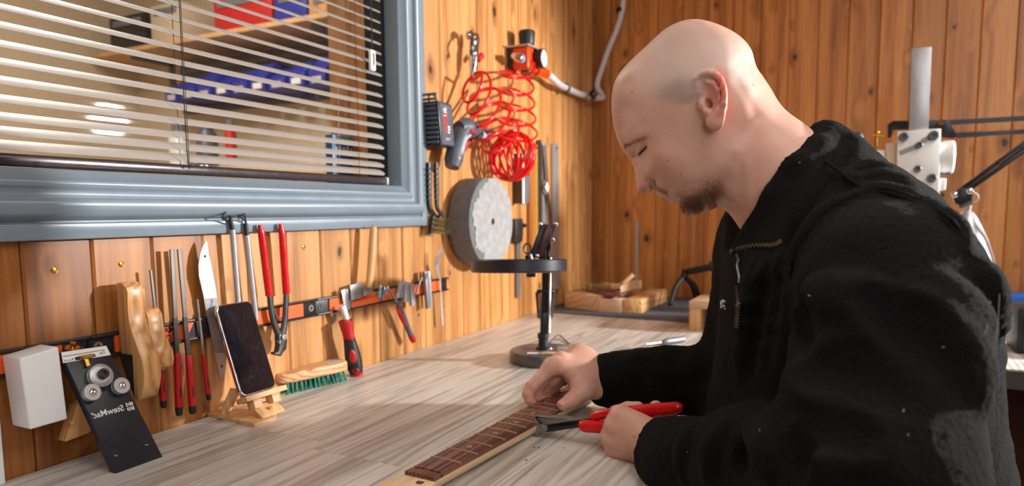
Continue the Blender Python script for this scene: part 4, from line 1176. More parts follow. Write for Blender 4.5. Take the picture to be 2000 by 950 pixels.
def rrect(c, w, h, r, n=6):
    out = []
    for (sx, sy, a0) in ((1, 1, 0), (-1, 1, 90), (-1, -1, 180), (1, -1, 270)):
        for k in range(n + 1):
            t = math.radians(a0 + 90 * k / n)
            out.append((c[0] + sx * (w / 2 - r) + r * math.cos(t), c[1] + sy * (h / 2 - r) + r * math.sin(t)))
    return out


def ph_pt(a, b, c=0.0):
    return pBL + pu * a + pv * b + pn_ * c


m = MB(); m.prism([ph_pt(a, b, -0.0078) for a, b in rrect((PWd / 2, PH / 2), PWd, PH, 0.011)], pn_ * 0.0078); bd = ph.part('body', m, M['chrome'], 'silver rim', bevel=0.0016, seg=3, ang=60)
scr = NT('phone_screen'); co = scr.objco()
sm_ = scr.noise(scr.vmath('MULTIPLY', co, (60, 60, 30)), 1.0, 5, 0.7, 1.5)
scr.set(Base_Color=scr.ramp(sm_, [(0.45, (0.006, 0.006, 0.010, 1)), (0.85, (0.016, 0.018, 0.026, 1))]), Roughness=scr.math('MULTIPLY_ADD', scr.smooth(sm_, 0.5, 0.85), 0.14, 0.05), Specular_IOR_Level=0.6)
m = MB(); m.prism([ph_pt(a, b, 0.0001) for a, b in rrect((PWd / 2, PH / 2), PWd - 0.0044, PH - 0.0044, 0.0092)], pn_ * 0.0004); ph.part('screen', m, scr.m, 'black glass screen')
m = MB(); m.cyl(ph_pt(-0.0004, PH * 0.72, -0.004), ph_pt(-0.0004, PH * 0.62, -0.004), 0.0014, n=8); ph.part('button', m, M['dark_steel'], parent=bd)

st = Thing('phone_stand', 'folding beech wood stand holding up the phone', 'stand', tuple(Pz(480, 815)))
# base board on the bench
b0 = [Pz(a, b, BZ) for a, b in ((397, 812), (497, 835), (536, 823), (540, 815), (500, 800), (436, 799))]
m = MB(); m.prism(b0, V(0, 0, 0.006)); st.part('base', m, M['beech'], bevel=0.0008)
# ledge under the phone, back board, prop and front scroll
lc = pBL + pu * PWd / 2 - pv * 0.0045 + pn_ * 0.004
m = MB(); m.box(lc, (PWd * 0.58, 0.0042, 0.0115), [pu, pv, pn_]); st.part('ledge', m, M['beech'], bevel=0.0007)
m = MB(); m.box(pBL + pu * PWd / 2 + pv * 0.034 - pn_ * 0.0118, (0.026, 0.044, 0.0032), [pu, pv, pn_]); st.part('back_board', m, M['beech_u'], bevel=0.0007)
for s in (-0.016, 0.021):
    m = MB(); m.box(pBL + pu * (PWd / 2 + s) - pv * 0.0155 + pn_ * 0.000, (0.0075, 0.0068, 0.008), [pu, pv, pn_]); st.part('block', m, M['beech_u'], bevel=0.0006)
yc = (pBL + pu * PWd / 2)[1]
fx = pBL[0]
prof_ = [(fx + 0.004, pBL[2] - 0.018), (fx + 0.014, pBL[2] - 0.024), (fx + 0.019, 0.913), (fx + 0.026, 0.9075), (fx + 0.026, 0.9062), (fx + 0.014, 0.9062), (fx + 0.008, 0.918), (fx - 0.004, pBL[2] - 0.018)]
m = MB(); m.prism([V(a, yc - 0.021, b) for a, b in prof_], V(0, 0.046, 0)); fp = st.part('front_scroll', m, M['beech_u'], bevel=0.0006)
m = MB(); m.box(V(fx + 0.0180, yc + 0.003, pBL[2] - 0.0285), (0.0012, 0.0028, 0.0075)); st.part('slot', m, M['wall_wood_back'], parent=fp)
pa, pb = Pz(437, 812, 0.906), Px(458, 765, pBL[0] - 0.03)
m = MB(); dd = nrm(pb - pa); m.box((pa + pb) / 2, (np.linalg.norm(pb - pa) / 2 + 0.004, 0.008, 0.003), [dd, nrm(np.cross(V(1, 0, 0), dd)), np.cross(dd, nrm(np.cross(V(1, 0, 0), dd)))]); st.part('prop', m, M['beech_u'], bevel=0.0006)

# scrubbing brush
br = Thing('scrubbing_brush', 'wooden scrubbing brush with green bristles lying on the bench by the wall', 'brush', tuple(Pz(612, 765)))
fb0, fb1 = Pz(560, 771), Pz(676, 744)
bu = nrm(fb1 - fb0); bn = V(bu[1], -bu[0], 0)
Lb = np.linalg.norm(fb1 - fb0); 
wB = 0.052; bc0 = fb0 - bn * wB * 0.42
hb_ = 0.018
out = []
for k in range(28):
    t = 2 * math.pi * k / 28; c, s = math.cos(t), math.sin(t)
    e = 0.55
    a = Lb / 2 + (Lb / 2 + 0.012) * math.copysign(abs(c) ** e, c)
    out.append((a, wB / 2 * math.copysign(abs(s) ** e, s)))
m = MB(); m.prism([bc0 + bu * a + bn * b + V(0, 0, hb_) for a, b in out], V(0, 0, 0.019)); blk = br.part('block', m, wood('brush_beech', lin(232, 186, 142), lin(216, 164, 118), lin(176, 122, 78), 1, 420, 0.06, 0, 0.5, 0.0, 1.0, 1.2), bevel=0.0055, seg=4, ang=60)

m = MB(); q = bc0 + bu * Lb * 0.86 + bn * 0.004 + V(0, 0, hb_ + 0.0191); m.box(q, (0.014, 0.010, 0.0002), [bu, bn, V(0, 0, 1)]); lbp = br.part('label', m, M['label'], 'faded violet label', parent=blk)
m = MB()
for k in range(3):
    m.box(q + V(0, 0, 0.0003) + bn * (0.005 - 0.005 * k), (0.010 - 0.003 * k, 0.0012, 0.0001), [bu, bn, V(0, 0, 1)])
rr = random.Random(9)
for iy in range(4):
    for ix in range(14):
        a = Lb * (ix + 0.5) / 14; b = wB * (-0.36 + 0.24 * iy)
        tm = MB()
        for q in range(9):
            ba = bc0 + bu * (a + rr.uniform(-.0016, .0016)) + bn * (b + rr.uniform(-.0016, .0016)) + V(0, 0, hb_ + 0.001)
            spx = (rr.uniform(-.0022, .0022) + (b / wB) * 0.010); spa = rr.uniform(-.0026, .0026) + (a / Lb - .5) * 0.008
            e = ba + bu * spa + bn * spx; e[2] = BZ + 0.0002
            tm.cyl(ba, e, 0.0009, 0.0007, 5)
        br.part('bristle_tuft', tm, M['green'], kind=None)

# magnifier lamp
lbase = V(0.314, 1.299, BZ); FH = nrm(V(VIEW[2][0], VIEW[2][1], 0)); RH = nrm(V(VIEW[0][0], VIEW[0][1], 0))


def PL(a, b, off=0.0):
    return Pn(a, b, lbase + FH * off, FH)


ml = Thing('magnifier_lamp', 'black jointed magnifier lamp with a ring head standing on the bench', 'lamp', tuple(lbase))
m = MB(); m.lathe([(0, 0), (0.072, 0), (0.074, 0.003), (0.074, 0.020), (0.071, 0.0245), (0.064, 0.026), (0, 0.0265)], lbase, V(0, 0, 1), 48); ml.part('base', m, plain('lamp_base_grey', lin(92, 90, 92), 0.3, 0.2), 'grey weighted base')
pb0 = PL(1061, 692); pb0[2] = BZ + 0.026
m = MB(); m.lathe([(0.016, 0), (0.016, 0.004), (0.011, 0.006), (0.010, 0.022), (0.012, 0.024), (0.012, 0.034), (0, 0.036)], pb0, V(0, 0, 1), 16); ml.part('pivot', m, M['black'])
m = MB(); q = PL(1073, 683); m.ball(q, 0.008, 10, 8); m.cyl(q, PL(1060, 681), 0.005); ml.part('wing_nut', m, M['chrome'])
m = MB(); dd = nrm(PL(1064, 610) - PL(1062, 668)); m.box((PL(1064, 610) + PL(1062, 668)) / 2, (np.linalg.norm(PL(1064, 610) - PL(1062, 668)) / 2, 0.0085, 0.0065), [dd, RH, np.cross(dd, RH)]); ml.part('yoke', m, M['satin_black'], bevel=0.002)
for s, (e0, e1) in ((-1, ((1051, 575), (1056, 640))), (1, ((1079, 575), (1073, 640)))):
    m = MB(); m.tube([PL(*e1), PL(e0[0] + 0.5 * (e1[0] - e0[0]), 607), PL(*e0)], [0.0025, 0.0055, 0.0055], 10); 
    n_ = 60
    pts = []
    a0, a1 = PL(e0[0], 572), PL(e1[0] * 0.85 + e0[0] * 0.15, 622)
    for k in range(n_ * 3):
        t = k / (n_ * 3); th = t * 2 * math.pi * 20
        pts.append(a0 + (a1 - a0) * t + 0.0058 * (RH * math.cos(th) + FH * math.sin(th)))
    m2 = MB(); m2.tube(pts, 0.0011, 4); ml.part('spring', m2, M['dark_steel'])
    m = MB(); m.tube([a1, PL(e1[0], 645), PL(1063 + s * 2, 662)], 0.0018, 6); ml.part('rod', m, M['chrome'])
    m = MB(); m.cyl(PL(e0[0] - s * 1, 570), PL(1066, 568), 0.0035); m.ball(PL(e0[0] - s * 1, 570), 0.005, 8, 6); ml.part('cross_pin', m, M['black'])
m = MB()
for s in (-1, 1):
    a, b = PL(1063 + s * 3, 660), PL(1067 + s * 4, 440)
    m.tube([a, b], 0.0042, 4)
ml.part('lower_arm', m, M['satin_black'])
m = MB(); m.tube([PL(1072, 650, -0.005), PL(1076, 445, -0.005)], 0.0030, 8); ml.part('tie_bar', m, M['chrome'])
for s in (-1, 1):
    m = MB(); a, b = PL(1046 + s * 8, 506, -0.015 + 0.006 * s), PL(1072 + s * 9, 437, -0.01 + 0.006 * s); dd = nrm(b - a)
    m.box((a + b) / 2, (np.linalg.norm(b - a) / 2, 0.0062, 0.0022), [dd, nrm(np.cross(FH, dd)), FH]); ml.part('upper_arm', m, M['satin_black'], bevel=0.001)
m = MB(); a, b = PL(1052, 500, -0.02), PL(1074, 440, -0.02); dd = nrm(b - a); m.box((a + b) / 2, (np.linalg.norm(b - a) / 2, 0.006, 0.002), [dd, nrm(np.cross(FH, dd)), FH]); ml.part('cover_plate', m, plain('wine_metal', lin(92, 58, 58), 0.35, 0.4), 'brownish cover plate', bevel=0.001)
for q in ((1056, 438), (1086, 438), (1037, 505), (1044, 530), (1049, 500), (1080, 468)):
    m = MB(); m.ball(PL(*q, -0.022), (0.0048, 0.0048, 0.0048), 10, 8); ml.part('nut', m, M['chrome'])
m = MB(); m.tube([PL(1030 + 7 * math.cos(t), 486 + 10 * math.sin(t), -0.03) for t in np.linspace(0, 2 * math.pi, 20, endpoint=False)], 0.0018, 6, closed=True); ml.part('cable_loop', m, M['black'])
m = MB(); m.tube([PL(1032, 498, -0.03), PL(1037, 516, -0.03), PL(1037, 541, -0.03)], [0.008, 0.009, 0.010], 10); ml.part('knuckle', m, M['black'])
rc = PL(1013, 519, -0.03)
rax = nrm(V(0, 0, 1) + FH * 0.066)
m = MB(); m.lathe([(0.060, -0.010), (0.066, -0.013), (0.096, -0.013), (0.0985, -0.010), (0.0985, 0.0105), (0.096, 0.013), (0.066, 0.013), (0.062, 0.010)], rc, rax, 64); ml.part('ring_head', m, M['anodised'], 'wide flat ring head')
m = MB(); m.lathe([(0, -0.004), (0.062, -0.002), (0.062, 0.002), (0, 0.006)], rc, rax, 40); ml.part('lens', m, M['clear'])
m = MB(); m.lathe([(0.068, -0.0138), (0.092, -0.0138), (0.092, -0.0128), (0.068, -0.0128)], rc, rax, 40); ml.part('diffuser', m, M['white'])
m = MB(); m.tube(resample([V(*(lbase + RH * 0.014 + FH * 0.05 + V(0, 0, 0.03))), Pz(1090, 655, BZ + 0.012), Pz(1102, 663, BZ + 0.003), Pz(1112, 672, BZ + 0.002), Pz(1128, 682, BZ + 0.002), Pz(1150, 690, BZ + 0.002), Pz(1185, 693, BZ + 0.002), Pz(1230, 680, BZ + 0.002)], 6), 0.0018, 6)
ml.part('cable', m, M['slate_grey'], 'thin grey cable')
# odds and ends on the lamp base
zb = BZ + 0.0267
t = Thing('clear_lid', 'small clear plastic box lying on the lamp base', 'box', tuple(Pz(1105, 690, zb)))
m = MB(); q = Pz(1104, 690, zb); m.box(q + V(0, 0, 0.007), (0.016, 0.010, 0.0065), [RH, FH, V(0, 0, 1)]); t.part('body', m, M['clear'], bevel=0.0015)
m = MB(); m.box(q + V(0, 0, 0.0155) + RH * 0.012, (0.017, 0.009, 0.0012), [nrm(RH + V(0, 0, 0.25)), FH, nrm(V(0, 0, 1) - RH * 0.25)]); t.part('lid', m, M['clear'])
m = MB(); q = Pz(1072, 692, zb); m.prism([q + RH * a + FH * b for a, b in ((-0.018, -0.004), (0.018, -0.012), (0.022, 0.0), (-0.006, 0.010))], V(0, 0, 0.004)); single('veneer_scrap', m, M['maple'], 'pale wood scrap lying on the lamp base', 'scrap', loc=q)
m = MB(); q = Pz(1040, 691, zb); m.prism([q + RH * a + FH * b for a, b in ((-0.012, -0.006), (0.014, -0.008), (0.016, 0.006), (-0.01, 0.008))], V(0, 0, 0.0012)); single('paper_scrap', m, M['white'], 'white paper scrap lying on the lamp base', 'scrap', loc=q)

# ------------------------------------------------------------------ corner of the bench: blocks on the mat
ZM = BZ + 0.0042


def blockbox(name, lab, p0, p1, depth, top_px, mt, group=None, rev=False, z0=ZM):
    """front bottom edge p0-p1 in the picture, running back by depth, top at the pixel above p0"""
    a, b = Pz(*p0, z0), Pz(*p1, z0)
    u = nrm(b - a); w = V(-u[1], u[0], 0) * (-1 if rev else 1)
    zt_ = Py(*top_px, a[1])[2]
    t = Thing(name, lab, 'block', tuple((a + b) / 2), group)
    m = MB(); m.prism([a, b, b + w * depth, a + w * depth], V(0, 0, zt_ - z0)); o = t.part('body', m, M[mt], bevel=0.0012)
    return t, a, b, w, zt_


t1, A1, B1, W1, Z1 = blockbox('timber_block', 'sawn timber block nearest the panelled wall in the corner', (1103, 600.7), (1169, 609.3), 0.10, (1103, 571), 'spruce', 'timber blocks on the mat')
m = MB(); m.prism([B1 + V(0.0004, 0, 0.001), B1 + W1 * 0.1 + V(0.0004, 0, 0.001), B1 + W1 * 0.1 + V(0.0004, 0, Z1 - ZM - 0.001), B1 + V(0.0004, 0, Z1 - ZM - 0.001)], V(0.0004, 0, 0)); t1.part('end_face', m, M['end_grain'])
t2, A2, B2, W2, Z2 = blockbox('timber_block', 'short pale timber block with end grain facing out, between two longer ones', (1170, 609.5), (1214, 612), 0.05, (1170, 584), 'end_grain', 'timber blocks on the mat')
A3, B3 = Pz(1215.5, 612, ZM), Pz(1253, 612.5, ZM); E3 = Pz(1303, 588, ZM)
z3 = Py(1254, 586, B3[1])[2]
t3 = Thing('timber_block', 'long golden timber block running back beside the tripod', 'block', tuple((A3 + E3) / 2), 'timber blocks on the mat')
m = MB(); m.prism([A3, B3, E3, A3 + (E3 - B3)], V(0, 0, z3 - ZM)); t3.part('body', m, wood('yellow_pine', lin(220, 174, 120), lin(202, 152, 98), lin(170, 118, 70), 1, 300, 0.05, 0, 0.5, 4.0), bevel=0.0012)
m = MB(); q = Pz(1271, 563, z3 + 0.0002); m.box(q, (0.010, 0.014, 0.0003)); t3.part('tape', m, plain('green_tape', lin(120, 190, 140), 0.5), 'green tape patch')
zt1 = max(Z1, Z2, z3) + 0.0008
t = Thing('fretboard_blank', 'dark fretboard blank lying across the timber blocks', 'board', tuple(Pz(1185, 572, zt1)))
m = MB(); m.prism([Pz(a, b, zt1) for a, b in ((1137, 567), (1181, 578), (1212, 581), (1230, 572), (1214, 560), (1180, 556))], V(0, 0, 0.006)); t.part('board', m, M['rosewood'])
m = MB(); m.prism([Pz(a, b, zt1 + 0.0061) for a, b in ((1165, 562), (1200, 567), (1216, 563), (1206, 557), (1182, 554))], V(0, 0, 0.004)); t.part('facing', m, M['spruce'], 'pale facing strip')
m = MB(); rr = random.Random(3)
for k in range(90):
    a = Pz(1140 + 52 * rr.random(), 560 + 5 * rr.random(), zt1 + 0.012); e = a + V(rr.uniform(-.012, .012), rr.uniform(-.012, .012), rr.uniform(0.004, 0.022)); mid = (a + e) / 2 + V(0, 0, 0.008)
    m.tube([a - V(0, 0, 0.005), mid, e], 0.0007, 4)
single('wire_offcuts', m, M['bristle_brass'], 'heap of thin fret wire offcuts on the dark fretboard blank', 'wire', kind='stuff')
t = Thing('wooden_clamp', 'small wooden cam clamp lying on the golden timber block', 'clamp', tuple(Pz(1232, 570, zt1 + 0.007)))
a, b = Pz(1212, 572, zt1 + 0.007), Pz(1253, 567, zt1 + 0.001); b[2] = a[2]
u = nrm(b - a); w = V(-u[1], u[0], 0)
m = MB(); m.prism([a, b, b + w * 0.02, a + w * 0.02], V(0, 0, 0.027)); t.part('jaw', m, M['spruce'], bevel=0.001)
p, q = Pn(1216, 555, a, FH), Pn(1237, 536, a, FH); dd = nrm(q - p); m = MB(); m.box((p + q) / 2, (np.linalg.norm(q - p) / 2, 0.006, 0.008), [dd, nrm(np.cross(FH, dd)), FH]); t.part('lever', m, M['beech'], bevel=0.001)
m = MB(); m.cyl(a + V(0, -0.0012, 0.008), a + w * 0.02 + V(0, 0.001, 0.008), 0.003); t.part('pin', m, M['dark_steel'])
m = MB(); a, b = Py(1242, 560, YB - 0.004), Py(1244.5, 433, YB - 0.004); m.box((a + b) / 2, (0.0042, 0.0008, (b[2] - a[2]) / 2)); single('thin_rule', m, M['light_grey'], 'thin pale rule standing upright against the back wall', 'rule')

# small tripod with a phone clamp
tp = Thing('mini_tripod', 'small black tripod with a phone clamp by the back wall', 'tripod', tuple(Pz(1335, 600, ZM)))
Fy = 2.30
hub = Py(1336, 540, Fy)
for k, (a, b, oy) in enumerate(((1309, 598, -0.07), (1366, 582, -0.02), (1340, 560, 0.09))):
    e = Pz(a, b, ZM) if k < 2 else V(hub[0] + 0.02, hub[1] + 0.09, ZM)
    m = MB(); mid = (hub + e) / 2 + V(0.006 * (1 if k else -1), 0, 0.012); m.tube(resample([hub, mid, e + V(0, 0, 0.004)], 5), np.linspace(0.0085, 0.0065, 11), 10); lg = tp.part('leg', m, M['black'], ang=70)
    m = MB(); m.ball(e + V(0, 0, 0.008), 0.0085, 10, 8); tp.part('foot', m, M['black'], parent=lg)
m = MB(); m.ball(hub, 0.013, 12, 10); m.cyl(hub, Py(1338, 527, Fy), 0.011); tp.part('ball_head', m, M['black'])
a, b = Py(1345, 533, Fy), Py(1391, 524, Fy); dd = nrm(b - a); up_ = nrm(np.cross(V(0, -1, 0), dd)); up_ = up_ if up_[2] > 0 else -up_
m = MB(); m.box((a + b) / 2 + up_ * 0.004, (np.linalg.norm(b - a) / 2, 0.012, 0.011), [dd, V(0, 1, 0), up_]); tp.part('clamp', m, M['black'], bevel=0.003)
m = MB(); m.box(b + up_ * 0.006, (0.004, 0.014, 0.019), [dd, V(0, 1, 0), up_]); tp.part('jaw', m, M['satin_black'], bevel=0.002)
m = MB(); m.cyl(Py(1338, 531, Fy), a, 0.006); tp.part('arm', m, M['black'])

# little wooden bench beside the man's sleeve
wb = Thing('wooden_riser', 'small wooden riser box half hidden behind the sleeve', 'riser', tuple(Pz(1360, 648)))
a = Pz(1345, 646); zt2 = Py(1344.5, 588, a[1])[2]
m = MB(); m.bbox(V(a[0], a[1], zt2 - 0.020), V(a[0] + 0.15, a[1] + 0.15, zt2)); wb.part('top', m, M['spruce'], bevel=0.001)
m = MB(); m.bbox(V(a[0], a[1] + 0.002, BZ), V(a[0] + 0.030, a[1] + 0.15, zt2 - 0.020)); wb.part('side', m, M['beech_u'], bevel=0.001)
m = MB(); m.bbox(V(a[0] + 0.12, a[1] + 0.002, BZ), V(a[0] + 0.15, a[1] + 0.15, zt2 - 0.020)); wb.part('side', m, M['beech_u'], bevel=0.001)
m = MB(); m.bbox(V(a[0] + 0.03, a[1] + 0.10, BZ), V(a[0] + 0.12, a[1] + 0.11, zt2 - 0.020)); wb.part('panel', m, M['wall_wood'], bevel=0.001)
# slim screwdriver lying on the bench
sl = Thing('slim_screwdriver', 'slim grey-handled screwdriver lying on the bench by the sleeve', 'screwdriver', tuple(Pz(1312, 668)))
a, b, c = Pz(1262, 673, BZ + 0.008), Pz(1293, 669, BZ + 0.008), Pz(1336, 663, BZ + 0.008)
m = MB(); m.cyl(a, b, 0.0016, n=8); sl.part('shank', m, M['steel'])
m = MB(); m.tube(resample([b, b * 0.7 + c * 0.3, c], 4), [0.004, 0.006, 0.0072, 0.0078, 0.0078, 0.0078, 0.0078, 0.0076, 0.0066], 8); sl.part('handle', m, M['slate_grey'])

# ------------------------------------------------------------------ right: white machine, black jointed lamp
my = 2.12
mc = Thing('bench_saw', 'white bench machine with an upright steel guide bar behind the man', 'machine', (1.03, my + 0.1, BZ))


def rect_y(pts, y0, y1):
    m = MB(); m.prism([Py(a, b, y0) for a, b in pts], V(0, y1 - y0, 0)); return m


mc.part('guide_bar', rect_y([(1780, 95), (1820, 91), (1813, 262), (1775, 262)], my + 0.012, my + 0.020), M['steel'], 'upright steel bar', bevel=0.0006)
pl_ = mc.part('front_plate', rect_y([(1753, 257), (1838, 251), (1834, 380), (1750, 372)], my - 0.006, my + 0.010), M['enamel'], bevel=0.002)
mc.part('casting', rect_y([(1729, 280), (1757, 276), (1755, 372), (1732, 372)], my + 0.01, my + 0.09), M['cream'], bevel=0.004)
mc.part('table_arm', rect_y([(1690, 295), (1732, 292), (1732, 312), (1690, 312)], my + 0.02, my + 0.06), M['enamel'], bevel=0.003)
m = MB(); c = Py(1830, 308, my + 0.04); m.lathe([(0.038, -0.03), (0.040, 0.0), (0.044, 0.016), (0.044, 0.034), (0.040, 0.038), (0, 0.038)], c, V(1, 0, 0), 28); mc.part('motor_cap', m, M['enamel'])
m = MB(); q0 = Py(1765, 370, my + 0.02); q1 = Py(1835, 370, my + 0.02); m.bbox(V(q0[0], my + 0.02, BZ + 0.032), V(q1[0], my + 0.10, q0[2])); mc.part('column', m, M['enamel'], bevel=0.006)
mc.part('bracket', rect_y([(1830, 349), (1849, 348), (1847, 372), (1828, 372)], my + 0.0, my + 0.06), M['enamel'], bevel=0.003)
m = MB(); m.bbox(V(1.003, my - 0.04, BZ + 0.0005), V(1.17, my + 0.18, BZ + 0.03)); mc.part('foot_plate', m, M['enamel'], bevel=0.004)
for (a, b, r) in ((1765, 267.5, 0.0115), (1823.5, 265, 0.0125), (1795, 283.5, 0.0085), (1792, 330, 0.009), (1820, 348, 0.0115)):
    m = MB(); c = Py(a, b, my - 0.006); m.lathe([(r, 0), (r, 0.010), (r * 0.85, 0.0115), (r * 0.5, 0.0115), (r * 0.45, 0.006), (0, 0.006)], c, V(0, -1, 0), 16); mc.part('bolt', m, M['slate_grey'], parent=pl_)
for (p, q) in (((1757, 300), (1790, 286)), ((1800, 277), (1818, 268))):
    a, b = Py(*p, my - 0.0062), Py(*q, my - 0.0062); dd = nrm(b - a)
    m = MB(); m.box((a + b) / 2, (np.linalg.norm(b - a) / 2, 0.0005, 0.0065), [dd, V(0, 1, 0), np.cross(dd, V(0, 1, 0))]); mc.part('slot', m, M['tool_steel'], parent=pl_)
m = MB(); c = Py(1674, 284, my + 0.04); m.lathe([(0, 0), (0.017, 0), (0.017, 0.028), (0.014, 0.034), (0, 0.035)], c, V(0, 0, 1), 18); mc.part('knob', m, M['black'], 'black knob')
m = MB(); m.cyl(Py(1674, 284, my + 0.04), Py(1674, 302, my + 0.04), 0.006); m.cyl(Py(1674, 300, my + 0.04), Py(1695, 302, my + 0.04), 0.006); mc.part('crank', m, M['steel'])
m = MB(); m.tube([Py(1712, 300, my + 0.04), Py(1712, 264, my + 0.04)], 0.0022, 6); m.tube([Py(1704, 263, my + 0.04), Py(1728, 264, my + 0.04)], 0.003, 6); m.ball(Py(1714, 259, my + 0.04), 0.006, 10, 8); mc.part('pin', m, M['brass'])
m = MB(); m.cyl(Py(1848, 338, my + 0.03), Py(1856, 338, my + 0.03), 0.008); m.cyl(Py(1836, 339, my + 0.03), Py(1848, 339, my + 0.03), 0.004); mc.part('lock_screw', m, M['slate_grey'])

ly = 2.26
jl = Thing('jointed_lamp', 'black spring-arm lamp with a silver shade reaching in over the bench', 'lamp', (1.5, ly, BZ))


def bar_y(p, q, w, y0=ly, th=0.006):
    a, b = Py(*p, y0), Py(*q, y0); dd = nrm(b - a)
    m = MB(); m.box((a + b) / 2, (np.linalg.norm(b - a) / 2, th, w), [dd, V(0, 1, 0), np.cross(dd, V(0, 1, 0))]); return m


jl.part('clamp_arm', rect_y([(1734, 243), (1744, 236), (1850, 234), (1852, 250), (1745, 253), (1741, 268), (1734, 268)], ly - 0.01, ly + 0.01), M['satin_black'], bevel=0.002)
jl.part('joint', rect_y([(1838, 234), (1852, 234), (1868, 262), (1862, 270), (1840, 268)], ly - 0.014, ly - 0.004), M['satin_black'], bevel=0.002)
m = MB(); m.cyl(Py(1839, 240, ly - 0.02), Py(1839, 240, ly - 0.008), 0.0085, n=16); jl.part('nut', m, M['chrome'])
jl.part('arm', bar_y((1845, 240), (2060, 228), 0.0062), M['satin_black'])
jl.part('arm', bar_y((1860, 265), (2060, 254), 0.0055), M['satin_black'])
jl.part('sleeve', bar_y((1868, 264.5), (1916, 262), 0.0068, ly, 0.008), M['black'])
pole = Py(2060, 240, ly)
m = MB(); m.cyl(V(pole[0], ly, BZ), V(pole[0], ly, pole[2] + 0.03), 0.010, n=14); jl.part('pole', m, M['satin_black'])
m = MB(); m.lathe([(0, 0), (0.08, 0), (0.08, 0.015), (0.075, 0.02), (0, 0.02)], V(pole[0], ly, BZ), V(0, 0, 1), 28); jl.part('base', m, M['satin_black'])
l2 = Thing('spring_lamp', 'black twin-bar lamp arm angled down to a silver shade at the man\'s back', 'lamp', (1.55, 2.0, BZ))
ly2 = 2.05
for (o, w) in ((0, 0.0052), (1, 0.0052)):
    dx, dy = (0, 0) if o == 0 else (9, 10)
    m = MB(); a, b = Py(1868 + dx, 377 + dy * 0.4, ly2), Py(2080 + dx, 222 + dy, ly2); dd = nrm(b - a)
    m.box((a + b) / 2, (np.linalg.norm(b - a) / 2, 0.006, w), [dd, V(0, 1, 0), np.cross(dd, V(0, 1, 0))]); l2.part('arm', m, M['satin_black'], bevel=0.001)
a, b = Py(1950, 320, ly2 - 0.008), Py(2000, 285, ly2 - 0.008)
m = MB(); m.cyl(a, b, 0.0045); l2.part('spring', m, M['dark_steel'])
l2.part('joint', rect_y([(1860, 382), (1880, 366), (1902, 368), (1898, 392), (1876, 402), (1866, 398)], ly2 - 0.012, ly2 + 0.008), M['satin_black'], bevel=0.002)
for q in ((1864.5, 381), (1894, 373.5)):
    m = MB(); m.ball(Py(*q, ly2 - 0.014), (0.0085, 0.005, 0.0085), 12, 8); l2.part('nut', m, M['chrome'])
m = MB(); m.tube([Py(1902 + 9 * math.cos(t), 386 + 9 * math.sin(t), ly2 - 0.006) for t in np.linspace(-1.5, 2.6, 12)], 0.0018, 6); l2.part('ring', m, M['steel'])
l2.part('swivel', rect_y([(1872, 402), (1884, 393), (1903, 390), (1898, 398), (1882, 406), (1874, 408)], ly2 - 0.01, ly2 + 0.004), M['slate_grey'], bevel=0.002)
s0 = Py(1891, 412, ly2); s1 = Py(1925, 485, ly2)
sax = nrm(V(-0.10, 0.05, -1.0))
m = MB(); m.lathe([(0.006, -0.014), (0.006, 0), (0.012, 0.003), (0.022, 0.015), (0.034, 0.034), (0.052, 0.066), (0.069, 0.105), (0.081, 0.140), (0.085, 0.158), (0.082, 0.158), (0.066, 0.105), (0.03, 0.04), (0, 0.03)], s0, sax, 44); shd = l2.part('shade', m, M['steel'], 'silver bell shade')
m = MB(); m.lathe([(0.0800, 0.1365), (0.0815, 0.137), (0.0862, 0.157), (0.0855, 0.160)], s0, sax, 44); l2.part('rim', m, M['blue'], 'blue rim')
pole2 = Py(2080, 222, ly2)
m = MB(); m.cyl(V(pole2[0], ly2, BZ), V(pole2[0], ly2, pole2[2] + 0.03), 0.010, n=14); l2.part('pole', m, M['satin_black'])
m = MB(); m.lathe([(0, 0), (0.07, 0), (0.07, 0.015), (0.065, 0.02), (0, 0.02)], V(pole2[0], ly2, BZ), V(0, 0, 1), 28); l2.part('base', m, M['satin_black'])

bt = Thing('blue_case', 'blue lidded case on an orange tray beside the man\'s back', 'case', tuple(Pz(2010, 640)))
z_ = Py(1990, 598, 2.36)[2]; x_ = Py(1930, 598, 2.36)[0]
m = MB(); m.bbox(V(x_, 2.36, z_), V(x_ + 0.25, 2.45, Py(1990, 576, 2.36)[2])); bt.part('lid', m, M['blue'], bevel=0.004)
m = MB(); m.bbox(V(x_, 2.362, BZ), V(x_ + 0.25, 2.448, z_)); bt.part('tray', m, M['wall_wood'], bevel=0.003)
bl_ = Thing('black_box', 'black ribbed box at the edge of the picture behind the man', 'box', tuple(Pz(2060, 760)))
q = Py(1988, 640, 1.80)
m = MB(); m.bbox(V(q[0], 1.80, BZ), V(q[0] + 0.2, 1.93, Py(1992, 602, 1.80)[2])); bl_.part('body', m, M['black'], bevel=0.004)
for k in range(6):
    m = MB(); m.bbox(V(q[0] + 0.01 + 0.03 * k, 1.796, BZ + 0.01), V(q[0] + 0.025 + 0.03 * k, 1.80, Py(1992, 612, 1.80)[2])); bl_.part('rib', m, M['satin_black'])

# ------------------------------------------------------------------ guitar neck being worked on
nU = nrm(V(0.058, 0.9983, -0.0015)); nR = nrm(V(nU[1], -nU[0], 0)); nN = np.cross(nR, nU)
nO = V(0.472, 0.627, 0.9241)


def nk(a, d, c=0.0):
    return nO + nR * a + nU * d + nN * c


def nw(d): return 0.0210 + (0.02575 - 0.0210) * d / 0.324      # half width


def crown(a): return -a * a / (2 * 0.24)


gn = Thing('guitar_neck', 'unfinished maple guitar neck with a rosewood fretboard lying on the bench', 'guitar neck', tuple(nk(0, 0.2, -0.024)))
FBL = 0.475


